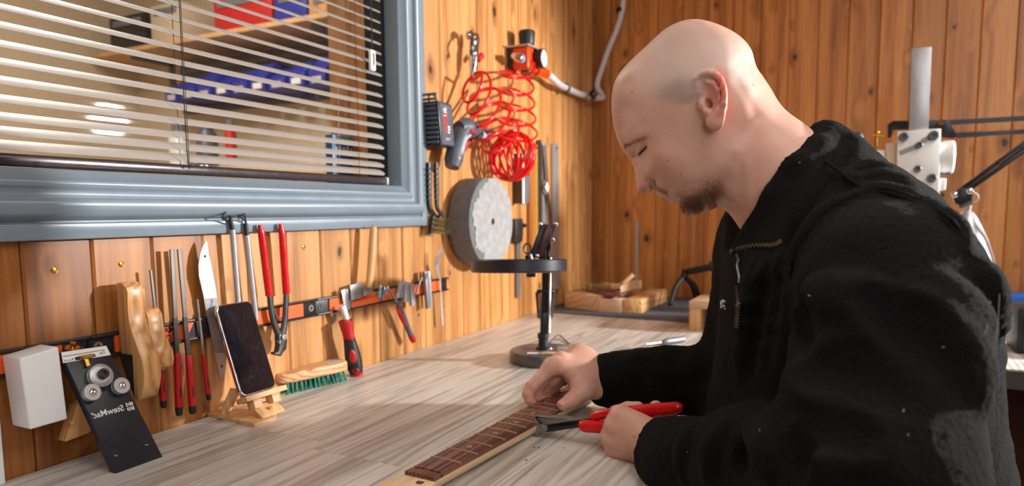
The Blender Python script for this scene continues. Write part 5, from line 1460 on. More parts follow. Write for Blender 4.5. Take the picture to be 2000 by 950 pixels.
def ribbon(d0, d1, t0, t1, e=0.0, n=6):
    """a piece of the fretboard between two distances, top follows the radius"""
    m = MB(); vs = []
    for d in (d0, d1):
        w = nw(d) - e
        top = [nk(w * (2 * k / n - 1), d, crown(w * (2 * k / n - 1)) + t0) for k in range(n + 1)]
        bot = [nk(w * (2 * k / n - 1), d, t1) for k in range(n + 1)]
        vs += top + bot[::-1]
    q = 2 * (n + 1)
    fs = [tuple(range(q - 1, -1, -1)), tuple(range(q, 2 * q))] + [(k, (k + 1) % q, q + (k + 1) % q, q + k) for k in range(q)]
    m.add(vs, fs); return m


fbp = gn.part('fretboard', ribbon(0.0016, FBL, 0, -0.0058), M['rosewood'], 'brown rosewood fretboard', bevel=0.0003)
gn.part('nut_end', ribbon(-0.0145, -0.0016, -0.0002, -0.0058), M['rosewood'])
gn.part('nut_slot', ribbon(-0.0016, 0.0016, -0.0028, -0.0058, 0.0003), M['ink'])
# maple shaft, rounded behind
m = MB(); vs = []; ds = [-0.013, 0.0, 0.05, 0.15, 0.25, 0.35, 0.40, 0.44, 0.52]
for d in ds:
    w = nw(d) if d < FBL else nw(FBL); dep = 0.0165 + 0.002 * max(d, 0) / 0.4 if d < 0.39 else 0.0178
    sq = 0.85 if d < 0.39 else 0.3
    for k in range(13):
        t = math.pi * k / 12
        c, s = math.cos(t), math.sin(t)
        vs.append(nk(w * math.copysign(abs(c) ** sq, c), d, -0.0058 - dep * abs(s) ** sq))
n_ = 13
fs = []
for j in range(len(ds) - 1):
    fs += [(j * n_ + k, j * n_ + k + 1, (j + 1) * n_ + k + 1, (j + 1) * n_ + k) for k in range(n_ - 1)]
    fs.append((j * n_ + n_ - 1, j * n_, (j + 1) * n_, (j + 1) * n_ + n_ - 1))
fs += [tuple(range(n_)), tuple(range((len(ds) - 1) * n_ + n_ - 1, (len(ds) - 1) * n_ - 1, -1))]
m.add(vs, fs); gn.part('shaft', m, M['maple'], ang=50)
# headstock with tuner holes
hp = [(-0.0212, -0.0125), (-0.0235, -0.019), (-0.0300, -0.026), (-0.0325, -0.033), (-0.031, -0.05), (-0.036, -0.12), (-0.034, -0.15), (-0.01, -0.18), (0.02, -0.175), (0.035, -0.15), (0.031, -0.12), (0.026, -0.06), (0.0215, -0.030), (0.0212, -0.0125)]
m = MB(); m.prism([nk(a, d, -0.0052 - 0.0030 * min(1, max(0, (-d - 0.0145) / 0.03))) for a, d in hp], -nN * 0.0135); hd_ = gn.part('headstock', m, M['maple'], bevel=0.0016, seg=3, ang=60)
for k in range(6):
    dd = -0.0275 - 0.0255 * k; aa = 0.0085 - 0.0215 * (k % 2) if k < 2 else -0.014 + 0.002 * k
    aa = (0.0075, -0.0125, -0.0145, -0.0165, -0.018, -0.0195)[k]; dd = (-0.0225, -0.034, -0.06, -0.086, -0.112, -0.138)[k]
    zc = -0.0052 - 0.0030 * min(1, max(0, (-dd - 0.0145) / 0.03))
    m = MB(); m.cyl(nk(aa, dd, zc + 0.00025), nk(aa, dd, zc - 0.001), 0.0048, n=18); gn.part('tuner_hole', m, M['groove'], parent=hd_)
# frets and dots
for f in range(1, 22):
    d = 0.648 * (1 - 2 ** (-f / 12.0)); w = nw(d) + 0.0002
    m = MB(); m.tube([nk(w * t, d, crown(w * t) + 0.0002) for t in np.linspace(-1, 1, 9)], 0.00115, 6); gn.part('fret', m, M['fret'], parent=fbp)
for f, offs in ((3, (0,)), (5, (0,)), (7, (0,)), (9, (0,)), (12, (-0.011, 0.011)), (15, (0,)), (17, (0,)), (19, (0,))):
    d = 0.324 * (2 - 2 ** (-f / 12.0) - 2 ** (-(f - 1) / 12.0))
    for o in offs:
        m = MB(); m.lathe([(0, -0.001), (0.0031, -0.001), (0.0031, 0.0002), (0, 0.00022)], nk(o, d, crown(o)), nN, 18); dt = gn.part('inlay_dot', m, M['pearl'], parent=fbp)
        m = MB(); m.lathe([(0, -0.001), (0.0019, -0.001), (0.0019, 0.0003), (0, 0.0003)], nk(o, d, crown(o)), nN, 14); 
        me = m.mesh('dot_core', gn.loc); 
        o2 = link('inlay_dot', me, M['rosewood'], fbp)

# ------------------------------------------------------------------ end nippers with red grips, in the fist
py0 = 0.851


def zpx(a, b): return (1010 + a / 5.882, 780 + b / 5.882)


def Yp(a, b, off=0.0): return Py(*zpx(a, b), py0 + off)


M['jaw'] = plain('satin_jaw_steel', lin(136, 130, 126), 0.45, 0.55, 0.15, 0.2, 120)
np_ = Thing('fret_nippers', 'end-cutting nippers with red dipped handles held at the edge of the neck', 'pliers', tuple(Yp(800, 330)))


def yprism(pts, y0, y1):
    m = MB(); m.prism([Yp(a, b, y0) for a, b in pts], V(0, y1 - y0, 0)); return m


np_.part('upper_jaw', yprism([(168, 290), (172, 240), (190, 208), (225, 196), (275, 208), (400, 208), (520, 214), (640, 238), (560, 262), (470, 280), (300, 300), (262, 255), (215, 212), (205, 225), (225, 262), (250, 285), (215, 300)], -0.007, 0.007), M['jaw'], bevel=0.0012)
np_.part('lower_jaw', yprism([(168, 282), (165, 330), (178, 385), (205, 418), (240, 412), (262, 388), (330, 384), (352, 350), (330, 300), (268, 300), (240, 290), (215, 300)], -0.0075, 0.0065), M['jaw'], bevel=0.0012)
m = MB(); m.lathe([(0, 0), (0.0036, 0), (0.0036, 0.0006), (0.003, 0.001), (0, 0.0011)], Yp(292, 315, -0.0078), V(0, -1, 0), 18); np_.part('rivet', m, M['tool_steel'])
np_.part('arm', yprism([(290, 335), (300, 318), (470, 285), (560, 270), (850, 222), (870, 262), (700, 292), (480, 318), (340, 345)], -0.001, 0.006), M['satin_black'], bevel=0.0012)
np_.part('arm', yprism([(250, 330), (330, 322), (720, 290), (725, 328), (560, 350), (420, 375), (330, 385), (270, 372)], -0.007, 0.001), M['satin_black'], bevel=0.0012)


def ytube(pts, r, off, sub=6, n=14, flat=1.0):
    P = [Yp(*p, off) for p in pts]
    R = list(np.interp(np.linspace(0, 1, (len(P) - 1) * sub + 1), np.linspace(0, 1, len(r)), r))
    m = MB(); m.tube(resample(P, sub), R, n, up=V(0, 1, 0), flat=flat); return m


np_.part('grip', ytube([(842, 244), (872, 214), (915, 190), (1000, 172), (1100, 160), (1300, 142), (1500, 124), (1700, 108), (1840, 98), (1902, 100)], [0.0035, 0.0058, 0.0070, 0.0072, 0.0074, 0.0078, 0.0080, 0.0078, 0.0074, 0.0042], 0.004), M['red'], ang=70)
np_.part('grip', ytube([(718, 318), (748, 308), (800, 312), (900, 318), (1010, 322), (1150, 318), (1300, 305), (1450, 290), (1600, 270), (1715, 262)], [0.0045, 0.0078, 0.0086, 0.0086, 0.0086, 0.0084, 0.0082, 0.008, 0.0074, 0.006], -0.003), M['red'], ang=70)
# crumbs of cut fret wire on the bench
for k, (a, b) in enumerate(((1042, 874), (1051, 875), (1026, 899), (1098, 876))):
    q = Pz(a, b, BZ + 0.0008); m = MB(); m.tube([q, q + V(0.0022, 0.001 * (k - 1), 0.0003)], 0.0006, 5)
    single('wire_clipping', m, M['dark_steel'] if k < 3 else M['fret'], ['tiny fret clipping on the bench below the nipper jaws', 'tiny fret clipping right beside another below the nipper jaws', 'lone tiny fret clipping near the lower bench edge left of the fist', 'bright fret clipping on the bench seam below the nippers'][k], 'clipping', 'fret clippings on the bench')

# ------------------------------------------------------------------ signed-distance sculpting
class Field:
    """smooth union / subtraction of simple solids, meshed by surface nets on the cells near the surface"""

    def __init__(self): self.ops = []

    def op(self, fn, c, rad, k=0.01, mode=1): self.ops.append((fn, np.asarray(c, float), rad, k, mode)); return self

    def cap(self, a, b, r1, r2=None, k=0.01, mode=1, flat=None):
        a = np.asarray(a, float); b = np.asarray(b, float); r2 = r1 if r2 is None else r2
        ab = b - a; L2 = max(ab @ ab, 1e-12)

        def fn(P):
            q = P - a; t = np.clip(q @ ab / L2, 0, 1)
            w = q - t[:, None] * ab
            if flat is not None:                       # squash across one axis
                n, f = flat; s = w @ n; w = w + (s * (f - 1))[:, None] * n
                return (np.sqrt((w * w).sum(1)) - (r1 + (r2 - r1) * t)) / max(1.0, f * 0.8)
            return np.sqrt((w * w).sum(1)) - (r1 + (r2 - r1) * t)
        return self.op(fn, (a + b) / 2, math.sqrt(L2) / 2 + max(r1, r2), k, mode)

    def chain(self, pts, rs, k=0.006, mode=1):
        for i in range(len(pts) - 1): self.cap(pts[i], pts[i + 1], rs[i], rs[i + 1], k, mode)
        return self

    def ell(self, c, r, ax=None, k=0.01, mode=1):
        c = np.asarray(c, float); r = np.asarray(r, float); A = np.eye(3) if ax is None else np.array(ax, float)

        def fn(P):
            q = (P - c) @ A.T
            k0 = np.sqrt(((q / r) ** 2).sum(1)) + 1e-9; k1 = np.sqrt(((q / r ** 2) ** 2).sum(1)) + 1e-9
            return k0 * (k0 - 1) / k1
        return self.op(fn, c, float(r.max()), k, mode)

    def ev(self, P, ext=0.0):
        c = (P.min(0) + P.max(0)) / 2; br = np.linalg.norm(P.max(0) - P.min(0)) / 2
        d = np.full(len(P), 0.5)
        for fn, oc, rad, k, mode in self.ops:
            if rad is not None and np.linalg.norm(oc - c) > rad + br + ext + 3 * k + 0.02: continue
            f = fn(P)
            if mode == 1:
                h = np.clip(0.5 + 0.5 * (f - d) / k, 0, 1); d = f * (1 - h) + d * h - k * h * (1 - h)
            elif mode == -1:
                h = np.clip(0.5 - 0.5 * (d + f) / k, 0, 1); d = d * (1 - h) - f * h + k * h * (1 - h)
            elif mode == 2:
                h = np.clip(0.5 - 0.5 * (f - d) / k, 0, 1); d = f * (1 - h) + d * h + k * h * (1 - h)
            elif mode == 3:
                d = d + f
        return d

    def far(self, c, ext):
        return float(self.ev(np.array([c, c]), ext)[0])

    def hit(self, px, py, t0=0.2, t1=2.5):
        d = ray(px, py); L = np.linalg.norm(d); t = t0
        for _ in range(200):
            p = CAM + d * t; v = float(self.ev(p[None, :], 0.55)[0])
            if v < 0.0006: return p
            t += max(v * 0.8, 0.0006) / L
            if t > t1: return None
        return None

    def surface(self, lo, hi, h, n=12):
        lo = np.asarray(lo, float); hi = np.asarray(hi, float)
        nb = np.ceil((hi - lo) / (h * n)).astype(int)
        dim = nb * n + 4
        gi = np.stack(np.meshgrid(*[np.arange(n + 1)] * 3, indexing='ij'), -1).reshape(-1, 3)
        half = h * n * 0.5 * math.sqrt(3)
        vid = []; vpos = []; quads = []
        key = lambda I: (I[:, 0] * dim[1] + I[:, 1]) * dim[2] + I[:, 2]
        S = n + 1

        # coarse cull in slabs of 4x4x4 bricks
        for b0 in np.ndindex(*[int(x) for x in np.ceil(nb / 4)]):
            cb = lo + (np.array(b0) * 4 + 2) * h * n
            if self.far(cb, half * 7) > half * 4 * 1.5 + 0.03: continue
            for b1 in np.ndindex(4, 4, 4):
                b = np.array(b0) * 4 + np.array(b1)
                if (b >= nb).any(): continue
                cc = lo + (b + 0.5) * h * n
                if abs(self.far(cc, half * 2)) > half * 1.45 + 0.004: continue
                P = lo + (b * n + gi) * h
                D = self.ev(P).reshape(S, S, S)
                sg = D < 0
                if sg.all() or not sg.any(): continue
                # cell vertices
                cs = np.zeros((n, n, n)); ac = np.zeros((n, n, n, 3)); cnt = np.zeros((n, n, n))
                for ax in range(3):
                    a0 = [slice(0, S)] * 3; a1 = [slice(0, S)] * 3; a0[ax] = slice(0, n); a1[ax] = slice(1, S)
                    d0 = D[tuple(a0)]; d1 = D[tuple(a1)]; cr = (d0 < 0) != (d1 < 0)
                    t = np.where(cr, d0 / np.where(cr, d0 - d1, 1), 0)
                    o1, o2 = [q for q in range(3) if q != ax]
                    for i in (0, 1):
                        for j in (0, 1):
                            sl = [None] * 3; sl[ax] = slice(0, n); sl[o1] = slice(i, i + n); sl[o2] = slice(j, j + n)
                            c_ = cr[tuple(sl)]; tt = t[tuple(sl)]
                            cnt += c_; ac[..., ax] += np.where(c_, tt, 0); ac[..., o1] += c_ * i; ac[..., o2] += c_ * j
                    # quads for owned edges
                    m_ = [slice(0, n)] * 3
                    e = np.argwhere(cr[tuple(m_)])
                    if len(e):
                        fl = sg[tuple(m_)][tuple(e.T)]
                        E = e + b * n + 1
                        u1 = np.zeros(3, int); u1[o1] = 1; u2 = np.zeros(3, int); u2[o2] = 1
                        q = np.stack([key(E), key(E - u1), key(E - u1 - u2), key(E - u2)], 1)
                        if ax == 1: fl = ~fl
                        q[~fl] = q[~fl][:, ::-1]
                        quads.append(q)
                I = np.argwhere(cnt > 0)
                w = cnt[tuple(I.T)][:, None]
                vpos.append(lo + (b * n + I + ac[tuple(I.T)] / w) * h)
                vid.append(key(I + b * n + 1))
        vid = np.concatenate(vid); vpos = np.concatenate(vpos); quads = np.concatenate(quads)
        o = np.argsort(vid); vid = vid[o]; vpos = vpos[o]
        ix = np.searchsorted(vid, quads); ix = np.clip(ix, 0, len(vid) - 1)
        ok = (vid[ix] == quads).all(1)
        return vpos, ix[ok]


def relax(v, f, it=1, lam=0.5):
    """Laplacian smoothing"""
    e = np.concatenate([f[:, [0, 1]], f[:, [1, 2]], f[:, [2, 3]], f[:, [3, 0]]])
    for _ in range(it):
        s = np.zeros_like(v); c = np.zeros(len(v))
        for q in range(3):
            s[:, q] = np.bincount(e[:, 0], v[e[:, 1], q], len(v)) + np.bincount(e[:, 1], v[e[:, 0], q], len(v))
        c = np.bincount(e[:, 0], minlength=len(v)) + np.bincount(e[:, 1], minlength=len(v))
        v = v + lam * (s / np.maximum(c, 1)[:, None] - v)
    return v


def np_mesh(name, v, f, loc, cols=None):
    me = bpy.data.meshes.new(name)
    me.vertices.add(len(v)); me.vertices.foreach_set('co', (v - loc).astype(np.float32).ravel())
    me.loops.add(f.size); me.loops.foreach_set('vertex_index', f.astype(np.int32).ravel())
    me.polygons.add(len(f)); me.polygons.foreach_set('loop_start', np.arange(0, f.size, f.shape[1], dtype=np.int32))
    me.update(calc_edges=True); me.validate()
    me.polygons.foreach_set('use_smooth', np.ones(len(me.polygons), bool))
    if cols is not None:
        at = me.color_attributes.new('tone', 'FLOAT_COLOR', 'POINT')
        at.data.foreach_set('color', np.concatenate([cols, np.ones((len(cols), 1))], 1).astype(np.float32).ravel())
    return me


# ------------------------------------------------------------------ head: profile and side relief
H0 = Pd(1340, 220, 0.85)
aF = math.radians(7.0)
FD = V(-math.cos(aF), -math.sin(aF), 0); NS = V(math.sin(aF), -math.cos(aF), 0)      # facing; towards the camera side


def hp(a, b, s=0.0):
    """point of the picture on the plane s metres to the camera side of the middle of the head"""
    return Pn(a, b, H0 + NS * s, NS)


def uv(P):
    q = (np.asarray(P) - H0) * 1000.0
    return np.stack([q @ FD, q[..., 2]], -1)


def hpuv(a, b, s=0.0): return uv(hp(a, b, s * 0.001))


# outline: (px, py, radius of curvature across the head in mm)
OUT = [(1211.8, 285, 26), (1205, 268, 34), (1200, 246, 44), (1196.6, 219, 55), (1197, 190, 60), (1204, 160, 62), (1220, 136, 64), (1246, 110, 66), (1273, 85, 68), (1299, 62, 70), (1326, 47.5, 72), (1356, 41, 74), (1383, 44, 74), (1410, 53, 74), (1436, 66, 70), (1456, 82, 66), (1469.5, 102, 62), (1476, 126, 56), (1489, 148, 52), (1509, 179, 50), (1534, 219, 52), (1558, 250, 56), (1590, 292, 60), (1630, 345, 62),
       (1600, 420, 60), (1545, 480, 55), (1500, 470, 45), (1474, 450, 40), (1458, 432, 38), (1445, 418, 36), (1430, 407, 36), (1414, 402, 36), (1398, 405, 34), (1380, 411.5, 30), (1364, 418, 26), (1350, 421, 22), (1339, 418.5, 20), (1333, 411, 18), (1328, 402.5, 18), (1323, 395.5, 17), (1317, 397.5, 17), (1310, 396.3, 17), (1304, 392.5, 16), (1298.5, 386.3, 12), (1292, 386.2, 15), (1286, 382.5, 15), (1280, 376, 13), (1275, 370.5, 8), (1268, 374.5, 8), (1260, 378, 8.5), (1252, 378.2, 9), (1246, 373.5, 10), (1243.3, 366, 9), (1242.5, 356, 8), (1241.5, 343, 7), (1239, 331, 6.5), (1234, 318.5, 7.5), (1228, 309, 9), (1220.5, 299.5, 14), (1214.5, 291.5, 20)]
# half width of the head in mm at places inside the outline
INS = [(1375, 140, 77), (1330, 150, 75), (1420, 130, 73), (1300, 165, 71), (1265, 180, 62), (1240, 195, 51), (1220, 212, 36), (1340, 90, 58), (1390, 90, 60), (1440, 110, 54), (1285, 115, 52), (1250, 145, 50), (1225, 165, 41),
       (1345, 190, 77), (1390, 195, 76), (1430, 170, 71), (1455, 165, 60), (1300, 215, 71), (1270, 225, 64.5), (1250, 240, 55), (1232, 245, 43), (1215, 250, 27),
       (1320, 250, 70.5), (1285, 255, 66), (1264, 264, 60), (1250, 268, 51.5), (1236, 273, 39), (1224, 278, 25.5),
       (1230, 288, 25), (1239, 285, 33), (1248, 284, 40.5), (1257, 281, 46.5), (1265, 280, 54), (1243, 294, 31), (1251, 292, 38), (1259, 289, 44.5), (1237, 298, 21), (1248, 300, 33), (1255, 301, 39), (1262, 297, 46), (1268, 290, 55.5), (1232, 303, 13), (1240, 308, 16), (1250, 309, 31.5), (1259, 309, 42), (1270, 303, 55),
       (1240, 320, 9.5), (1246, 322, 17), (1254, 321, 33), (1266, 318, 48), (1245, 335, 10), (1251, 336, 17), (1258, 335, 30), (1268, 334, 46),
       (1246, 350, 9.5), (1252, 352, 14), (1258, 352, 18.5), (1265, 355, 20), (1264, 363, 19.5), (1257, 366, 16), (1250, 367, 11.5), (1270, 367, 17.5), (1271, 356, 19.5), (1276, 352, 26), (1277, 360, 20), (1282, 350, 38),
       (1283, 367, 25), (1283, 373, 18), (1290, 374, 24), (1290, 380, 18), (1297, 373, 33), (1298, 380, 23.5), (1303, 376, 30), (1304, 384, 24), (1310, 383, 31), (1310, 389, 21), (1318, 388, 28), (1325, 388, 30), (1333, 398, 24), (1340, 408, 21), (1350, 411, 22),
       (1290, 300, 64.5), (1283, 320, 60), (1300, 322, 64), (1293, 345, 53), (1308, 358, 50), (1330, 330, 63), (1325, 365, 49), (1345, 350, 58), (1345, 385, 40), (1340, 300, 66.5), (1320, 280, 67.5), (1360, 270, 68), (1385, 300, 66), (1370, 330, 62), (1372, 370, 49), (1360, 398, 33), (1385, 395, 36), (1395, 350, 58), (1415, 320, 61), (1430, 285, 62), (1415, 255, 66), (1402, 380, 44), (1420, 385, 39), (1425, 355, 50), (1445, 330, 54), (1450, 370, 46), (1445, 400, 34), (1440, 250, 62), (1440, 210, 66),
       (1470, 200, 55), (1465, 260, 57), (1480, 320, 57), (1475, 380, 50), (1500, 240, 50), (1515, 290, 55), (1510, 360, 57), (1535, 280, 46), (1545, 340, 58), (1560, 400, 57), (1590, 350, 50), (1470, 150, 42), (1480, 420, 47)]
C = []; G_ = []
o_uv = np.array([hpuv(a, b) for a, b, r in OUT])
cen = np.roll(o_uv, -1, 0) - np.roll(o_uv, 1, 0)
nor = np.stack([cen[:, 1], -cen[:, 0]], 1); nor /= np.linalg.norm(nor, axis=1)[:, None]
area_ = sum(o_uv[i - 1][0] * o_uv[i][1] - o_uv[i][0] * o_uv[i - 1][1] for i in range(len(o_uv)))
if area_ < 0: nor = -nor
for (p, n, (a, b, r)) in zip(o_uv, nor, OUT):
    dl = 3.0 if r < 30 else 7.0
    C += [p, p + n * dl, p - n * dl * 0.8]; q = dl * 0.8
    G_ += [0.0, -2 * r * dl, 2 * r * q - q * q]
for a, b, w in INS:
    C.append(hpuv(a, b, w)); G_.append(w * w)
C = np.array(C); G_ = np.array(G_)
S_ = 100.0


def tps(A, B):
    r2 = ((A[:, None, :] - B[None, :, :]) ** 2).sum(-1) / S_ ** 2
    return np.where(r2 > 1e-12, 0.5 * r2 * np.log(np.maximum(r2, 1e-12)), 0)


N_ = len(C)
K_ = tps(C, C) + np.eye(N_) * 2e-5
Pm = np.concatenate([np.ones((N_, 1)), C / S_], 1)
sol = np.linalg.solve(np.block([[K_, Pm], [Pm.T, np.zeros((3, 3))]]), np.concatenate([G_, np.zeros(3)]))
U0, V0 = C.min(0) - 20; U1, V1 = C.max(0) + 20
ST = 0.9
gu = np.arange(U0, U1, ST); gv = np.arange(V0, V1, ST)
gg = np.stack(np.meshgrid(gu, gv, indexing='ij'), -1).reshape(-1, 2)
GG = np.concatenate([tps(x, C) @ sol[:N_] + sol[N_] + (x / S_) @ sol[N_ + 1:] for x in np.array_split(gg, 20)])


def bump(a, b, w, ru, rv=None, ang=0.0, s=40.0):
    """raise (or lower) the side relief by w mm round a place in the picture"""
    global GG
    c = hpuv(a, b, s); rv = ru if rv is None else rv
    t = math.radians(ang); d = gg - c
    x = d[:, 0] * math.cos(t) + d[:, 1] * math.sin(t); y = -d[:, 0] * math.sin(t) + d[:, 1] * math.cos(t)
    W_ = np.sqrt(np.maximum(GG, 0))
    g = w * np.exp(-(x / ru) ** 2 - (y / rv) ** 2)
    GG = np.where(GG > 1, np.maximum(W_ + g, 0.5) ** 2, GG)


def crease(pts, w, r, s=40.0):
    """a groove (w < 0) or ridge along a line drawn in the picture"""
    global GG
    L = np.array(resample([np.append(hpuv(a, b, s), 0) for a, b in pts], 8))[:, :2]
    near = (gg[:, 0] > L[:, 0].min() - 3 * r) & (gg[:, 0] < L[:, 0].max() + 3 * r) & (gg[:, 1] > L[:, 1].min() - 3 * r) & (gg[:, 1] < L[:, 1].max() + 3 * r)
    q = gg[near]
    dd = np.full(len(q), 1e9)
    for i in range(len(L) - 1):
        a = L[i]; ab = L[i + 1] - a
        t = np.clip(((q - a) @ ab) / (ab @ ab + 1e-9), 0, 1)
        dd = np.minimum(dd, ((q - a - t[:, None] * ab) ** 2).sum(1))
    W_ = np.sqrt(np.maximum(GG[near], 0))
    GG[near] = np.where(GG[near] > 1, np.maximum(W_ + w * np.exp(-dd / r ** 2), 0.5) ** 2, GG[near])


# eyelids, lash line, nostril, lips, nasolabial fold, jaw, mastoid
bump(1250, 291, 2.2, 5.0, 3.6, -45)
crease([(1236, 296), (1242, 287), (1251, 281), (1262, 279)], -1.7, 1.2)
crease([(1246, 300), (1252, 297), (1258, 291), (1263, 284)], -2.6, 1.1)
crease([(1249, 305), (1257, 302), (1265, 293)], 0.9, 1.8)
crease([(1276, 348), (1280.5, 356), (1280.5, 364), (1278, 370)], -4.5, 1.5, 20)
bump(1237, 303, -3.5, 4.5, 3.5, -45, 18)
bump(1228, 284, 1.5, 6, 3, 20, 28)
bump(1267, 361, 2.6, 4.2, 3.8, 0, 18)
crease([(1296.5, 387), (1300, 382.5), (1304.5, 377.5)], -3.2, 1.1, 24)
bump(1297, 380, 1.4, 3.0, 2.2, 40, 22)
bump(1305, 386, 1.8, 3.4, 2.6, 40, 24)
bump(1307.5, 376, -1.5, 2.5, 2.5, 0, 30)
crease([(1284, 352), (1293, 360), (1303, 368), (1311, 378)], -0.9, 3.0, 35)
crease([(1430, 300), (1412, 345), (1385, 385), (1362, 408)], 1.2, 7, 50)
crease([(1462, 175), (1450, 235), (1436, 290)], 1.6, 9, 58)
crease([(1446, 115), (1452, 128), (1449, 142)], -1.3, 2.6, 60)
crease([(1432, 92), (1444, 108), (1440, 128)], -0.8, 2.6, 60)
crease([(1440, 160), (1458, 190), (1480, 230)], -1.2, 6, 55)
crease([(1458, 320), (1466, 370), (1470, 420)], 1.6, 6, 48)
bump(1255, 250, -1.2, 9, 9, 0, 55)
bump(1290, 303, 1.0, 9, 7, 0, 62)
GG = GG.reshape(len(gu), len(gv))
gGu, gGv = np.gradient(GG, ST)


def head_fn(P):
    q = (P - H0) * 1000.0
    u = q @ FD; v = q[:, 2]; s = np.abs(q @ NS)
    x = np.clip((u - U0) / ST, 0, len(gu) - 1.001); y = np.clip((v - V0) / ST, 0, len(gv) - 1.001)
    i = x.astype(int); j = y.astype(int); fx = x - i; fy = y - j

    def bl(A): return A[i, j] * (1 - fx) * (1 - fy) + A[i + 1, j] * fx * (1 - fy) + A[i, j + 1] * (1 - fx) * fy + A[i + 1, j + 1] * fx * fy
    g = bl(GG)
    gr = np.sqrt(4 * s * s + bl(gGu) ** 2 + bl(gGv) ** 2 + 36.0)
    f = (s * s - g) / gr
    f = np.clip(f, -60, 60)
    out = np.maximum(np.maximum(U0 - u, u - U1 + 2), np.maximum(V0 - v, v - V1 + 2))
    return np.maximum(f, out) / 1000.0


BF = Field()
BF.op(head_fn, hp(1420, 250), 0.30, 0.003)


def ear(sgn):
    def e(a, b, s): 
        p = hp(a, b, 0.078); k = (p - H0) @ NS
        p = p - NS * k + NS * s * 0.001 * sgn
        return p
    ex = nrm(hp(1418, 190, .08) - hp(1360, 200, .08)); ey = nrm(hp(1382, 142, .08) - hp(1396, 250, .08)); ey = nrm(ey - ex * (ex @ ey))
    nn = NS * sgn
    tilt = nrm(ex + nn * 0.42); n2 = nrm(nn - ex * 0.42)
    F = BF
    F.ell(e(1392, 190, 80), (0.0185, 0.030, 0.0042), [tilt, ey, n2], 0.004)
    hel = [(1364, 180, 75), (1360, 166, 76), (1361, 153, 78), (1371, 145, 80.5), (1384, 143.5, 84), (1398, 148, 88), (1408, 158, 91), (1414, 173, 93), (1416, 190, 93), (1415, 206, 91.5), (1411, 221, 88)]
    F.chain([e(*p) for p in hel], [.0030, .0034, .0035, .0035, .0034, .0034, .0033, .0032, .0032, .0032, .0032], 0.0025)
    F.ell(e(1399, 235, 84), (0.0095, 0.0125, 0.0042), [tilt, ey, n2], 0.006)
    F.cap(e(1388, 240, 79), e(1400, 243, 83), 0.0042, 0.0036, 0.006)
    F.chain([e(*p) for p in [(1381, 160, 83), (1393, 166, 86), (1401, 180, 88), (1402, 197, 87.5), (1397, 213, 86), (1388, 221, 82.5)]], [.0022, .0027, .003, .003, .0028, .0024], 0.0035)
    F.ell(e(1385, 198, 88), (0.0105, 0.0165, 0.0075), [tilt, ey, n2], 0.003, -1)
    F.ell(e(1380, 206, 80), (0.0055, 0.0075, 0.009), [tilt, ey, n2], 0.003, -1)
    F.chain([e(1377, 157, 88), e(1392, 155, 91), e(1405, 168, 94.5), e(1409.5, 190, 95), e(1407, 207, 93)], [.0014, .0018, .0018, .0016, .0012], 0.002, -1)
    F.ell(e(1371, 204, 80), (0.0045, 0.0070, 0.0045), [tilt, ey, n2], 0.004)
    F.ell(e(1381, 219, 82), (0.0040, 0.0040, 0.0040), [tilt, ey, n2], 0.004)
    F.cap(e(1364, 180, 75), e(1376, 186, 79), 0.0028, 0.0018, 0.003)


ear(1); ear(-1)

# ------------------------------------------------------------------ hands
def Z(a, b, y): return Py(*zpx(a, b), y - 0.015)


# near fist round the nippers
WRN = Z(1680, 590, 0.822)
mc_ = [Z(1195, 185, 0.838), Z(1130, 300, 0.835), Z(1085, 445, 0.837), Z(1110, 585, 0.842)]
wr_ = [Z(1560, 400, 0.832), Z(1570, 490, 0.828), Z(1580, 590, 0.828), Z(1570, 690, 0.834)]
for i in range(4):
    BF.cap(wr_[i], mc_[i], 0.0155 if i < 3 else 0.0145, (0.0135, 0.0128, 0.0122, 0.0112)[i], 0.012)
BF.ell((wr_[1] + wr_[2]) / 2 * 0.45 + (mc_[1] + mc_[2]) / 2 * 0.55 + V(0, 0.006, 0), (0.038, 0.0145, 0.028), None, 0.012)
BF.cap(WRN, (wr_[1] + wr_[2]) / 2, 0.0265, 0.025, 0.014, 1, (V(0, 1, 0), 1.25))
fing = [
    ([mc_[0], Z(1140, 160, 0.876), Z(1270, 105, 0.8855), Z(1390, 90, 0.8845)], [.0118, .0098, .0086, .0076]),
    ([mc_[1], Z(1130, 285, 0.878), Z(1300, 215, 0.889), Z(1450, 190, 0.889)], [.0112, .0098, .0086, .0076]),
    ([mc_[2], Z(1120, 420, 0.878), Z(1340, 330, 0.889), Z(1520, 300, 0.888)], [.0108, .0096, .0084, .0074]),
    ([mc_[3], Z(1190, 540, 0.876), Z(1400, 440, 0.886), Z(1560, 380, 0.884)], [.0100, .0088, .0078, .0070])]
for P, R in fing: BF.chain(P, R, 0.004)
# thumb: over the top behind the upper handle, tip showing between the handles
BF.chain([Z(1600, 440, 0.848), Z(1640, 330, 0.868), Z(1620, 150, 0.888), Z(1590, 85, 0.889)], [.0150, .0115, .0098, .0080], 0.008)
BF.chain([Z(1560, 520, 0.880), Z(1690, 320, 0.884), Z(1770, 205, 0.880)], [.0100, .0088, .0092], 0.006)
for p in mc_[:3]: BF.ell(p + V(-0.002, -0.004, 0.001), (0.0095, 0.0105, 0.0095), None, 0.007)

# far hand arching over the neck
def zf(a, b): return (980 + a / 3.519, 680 + b / 3.519)


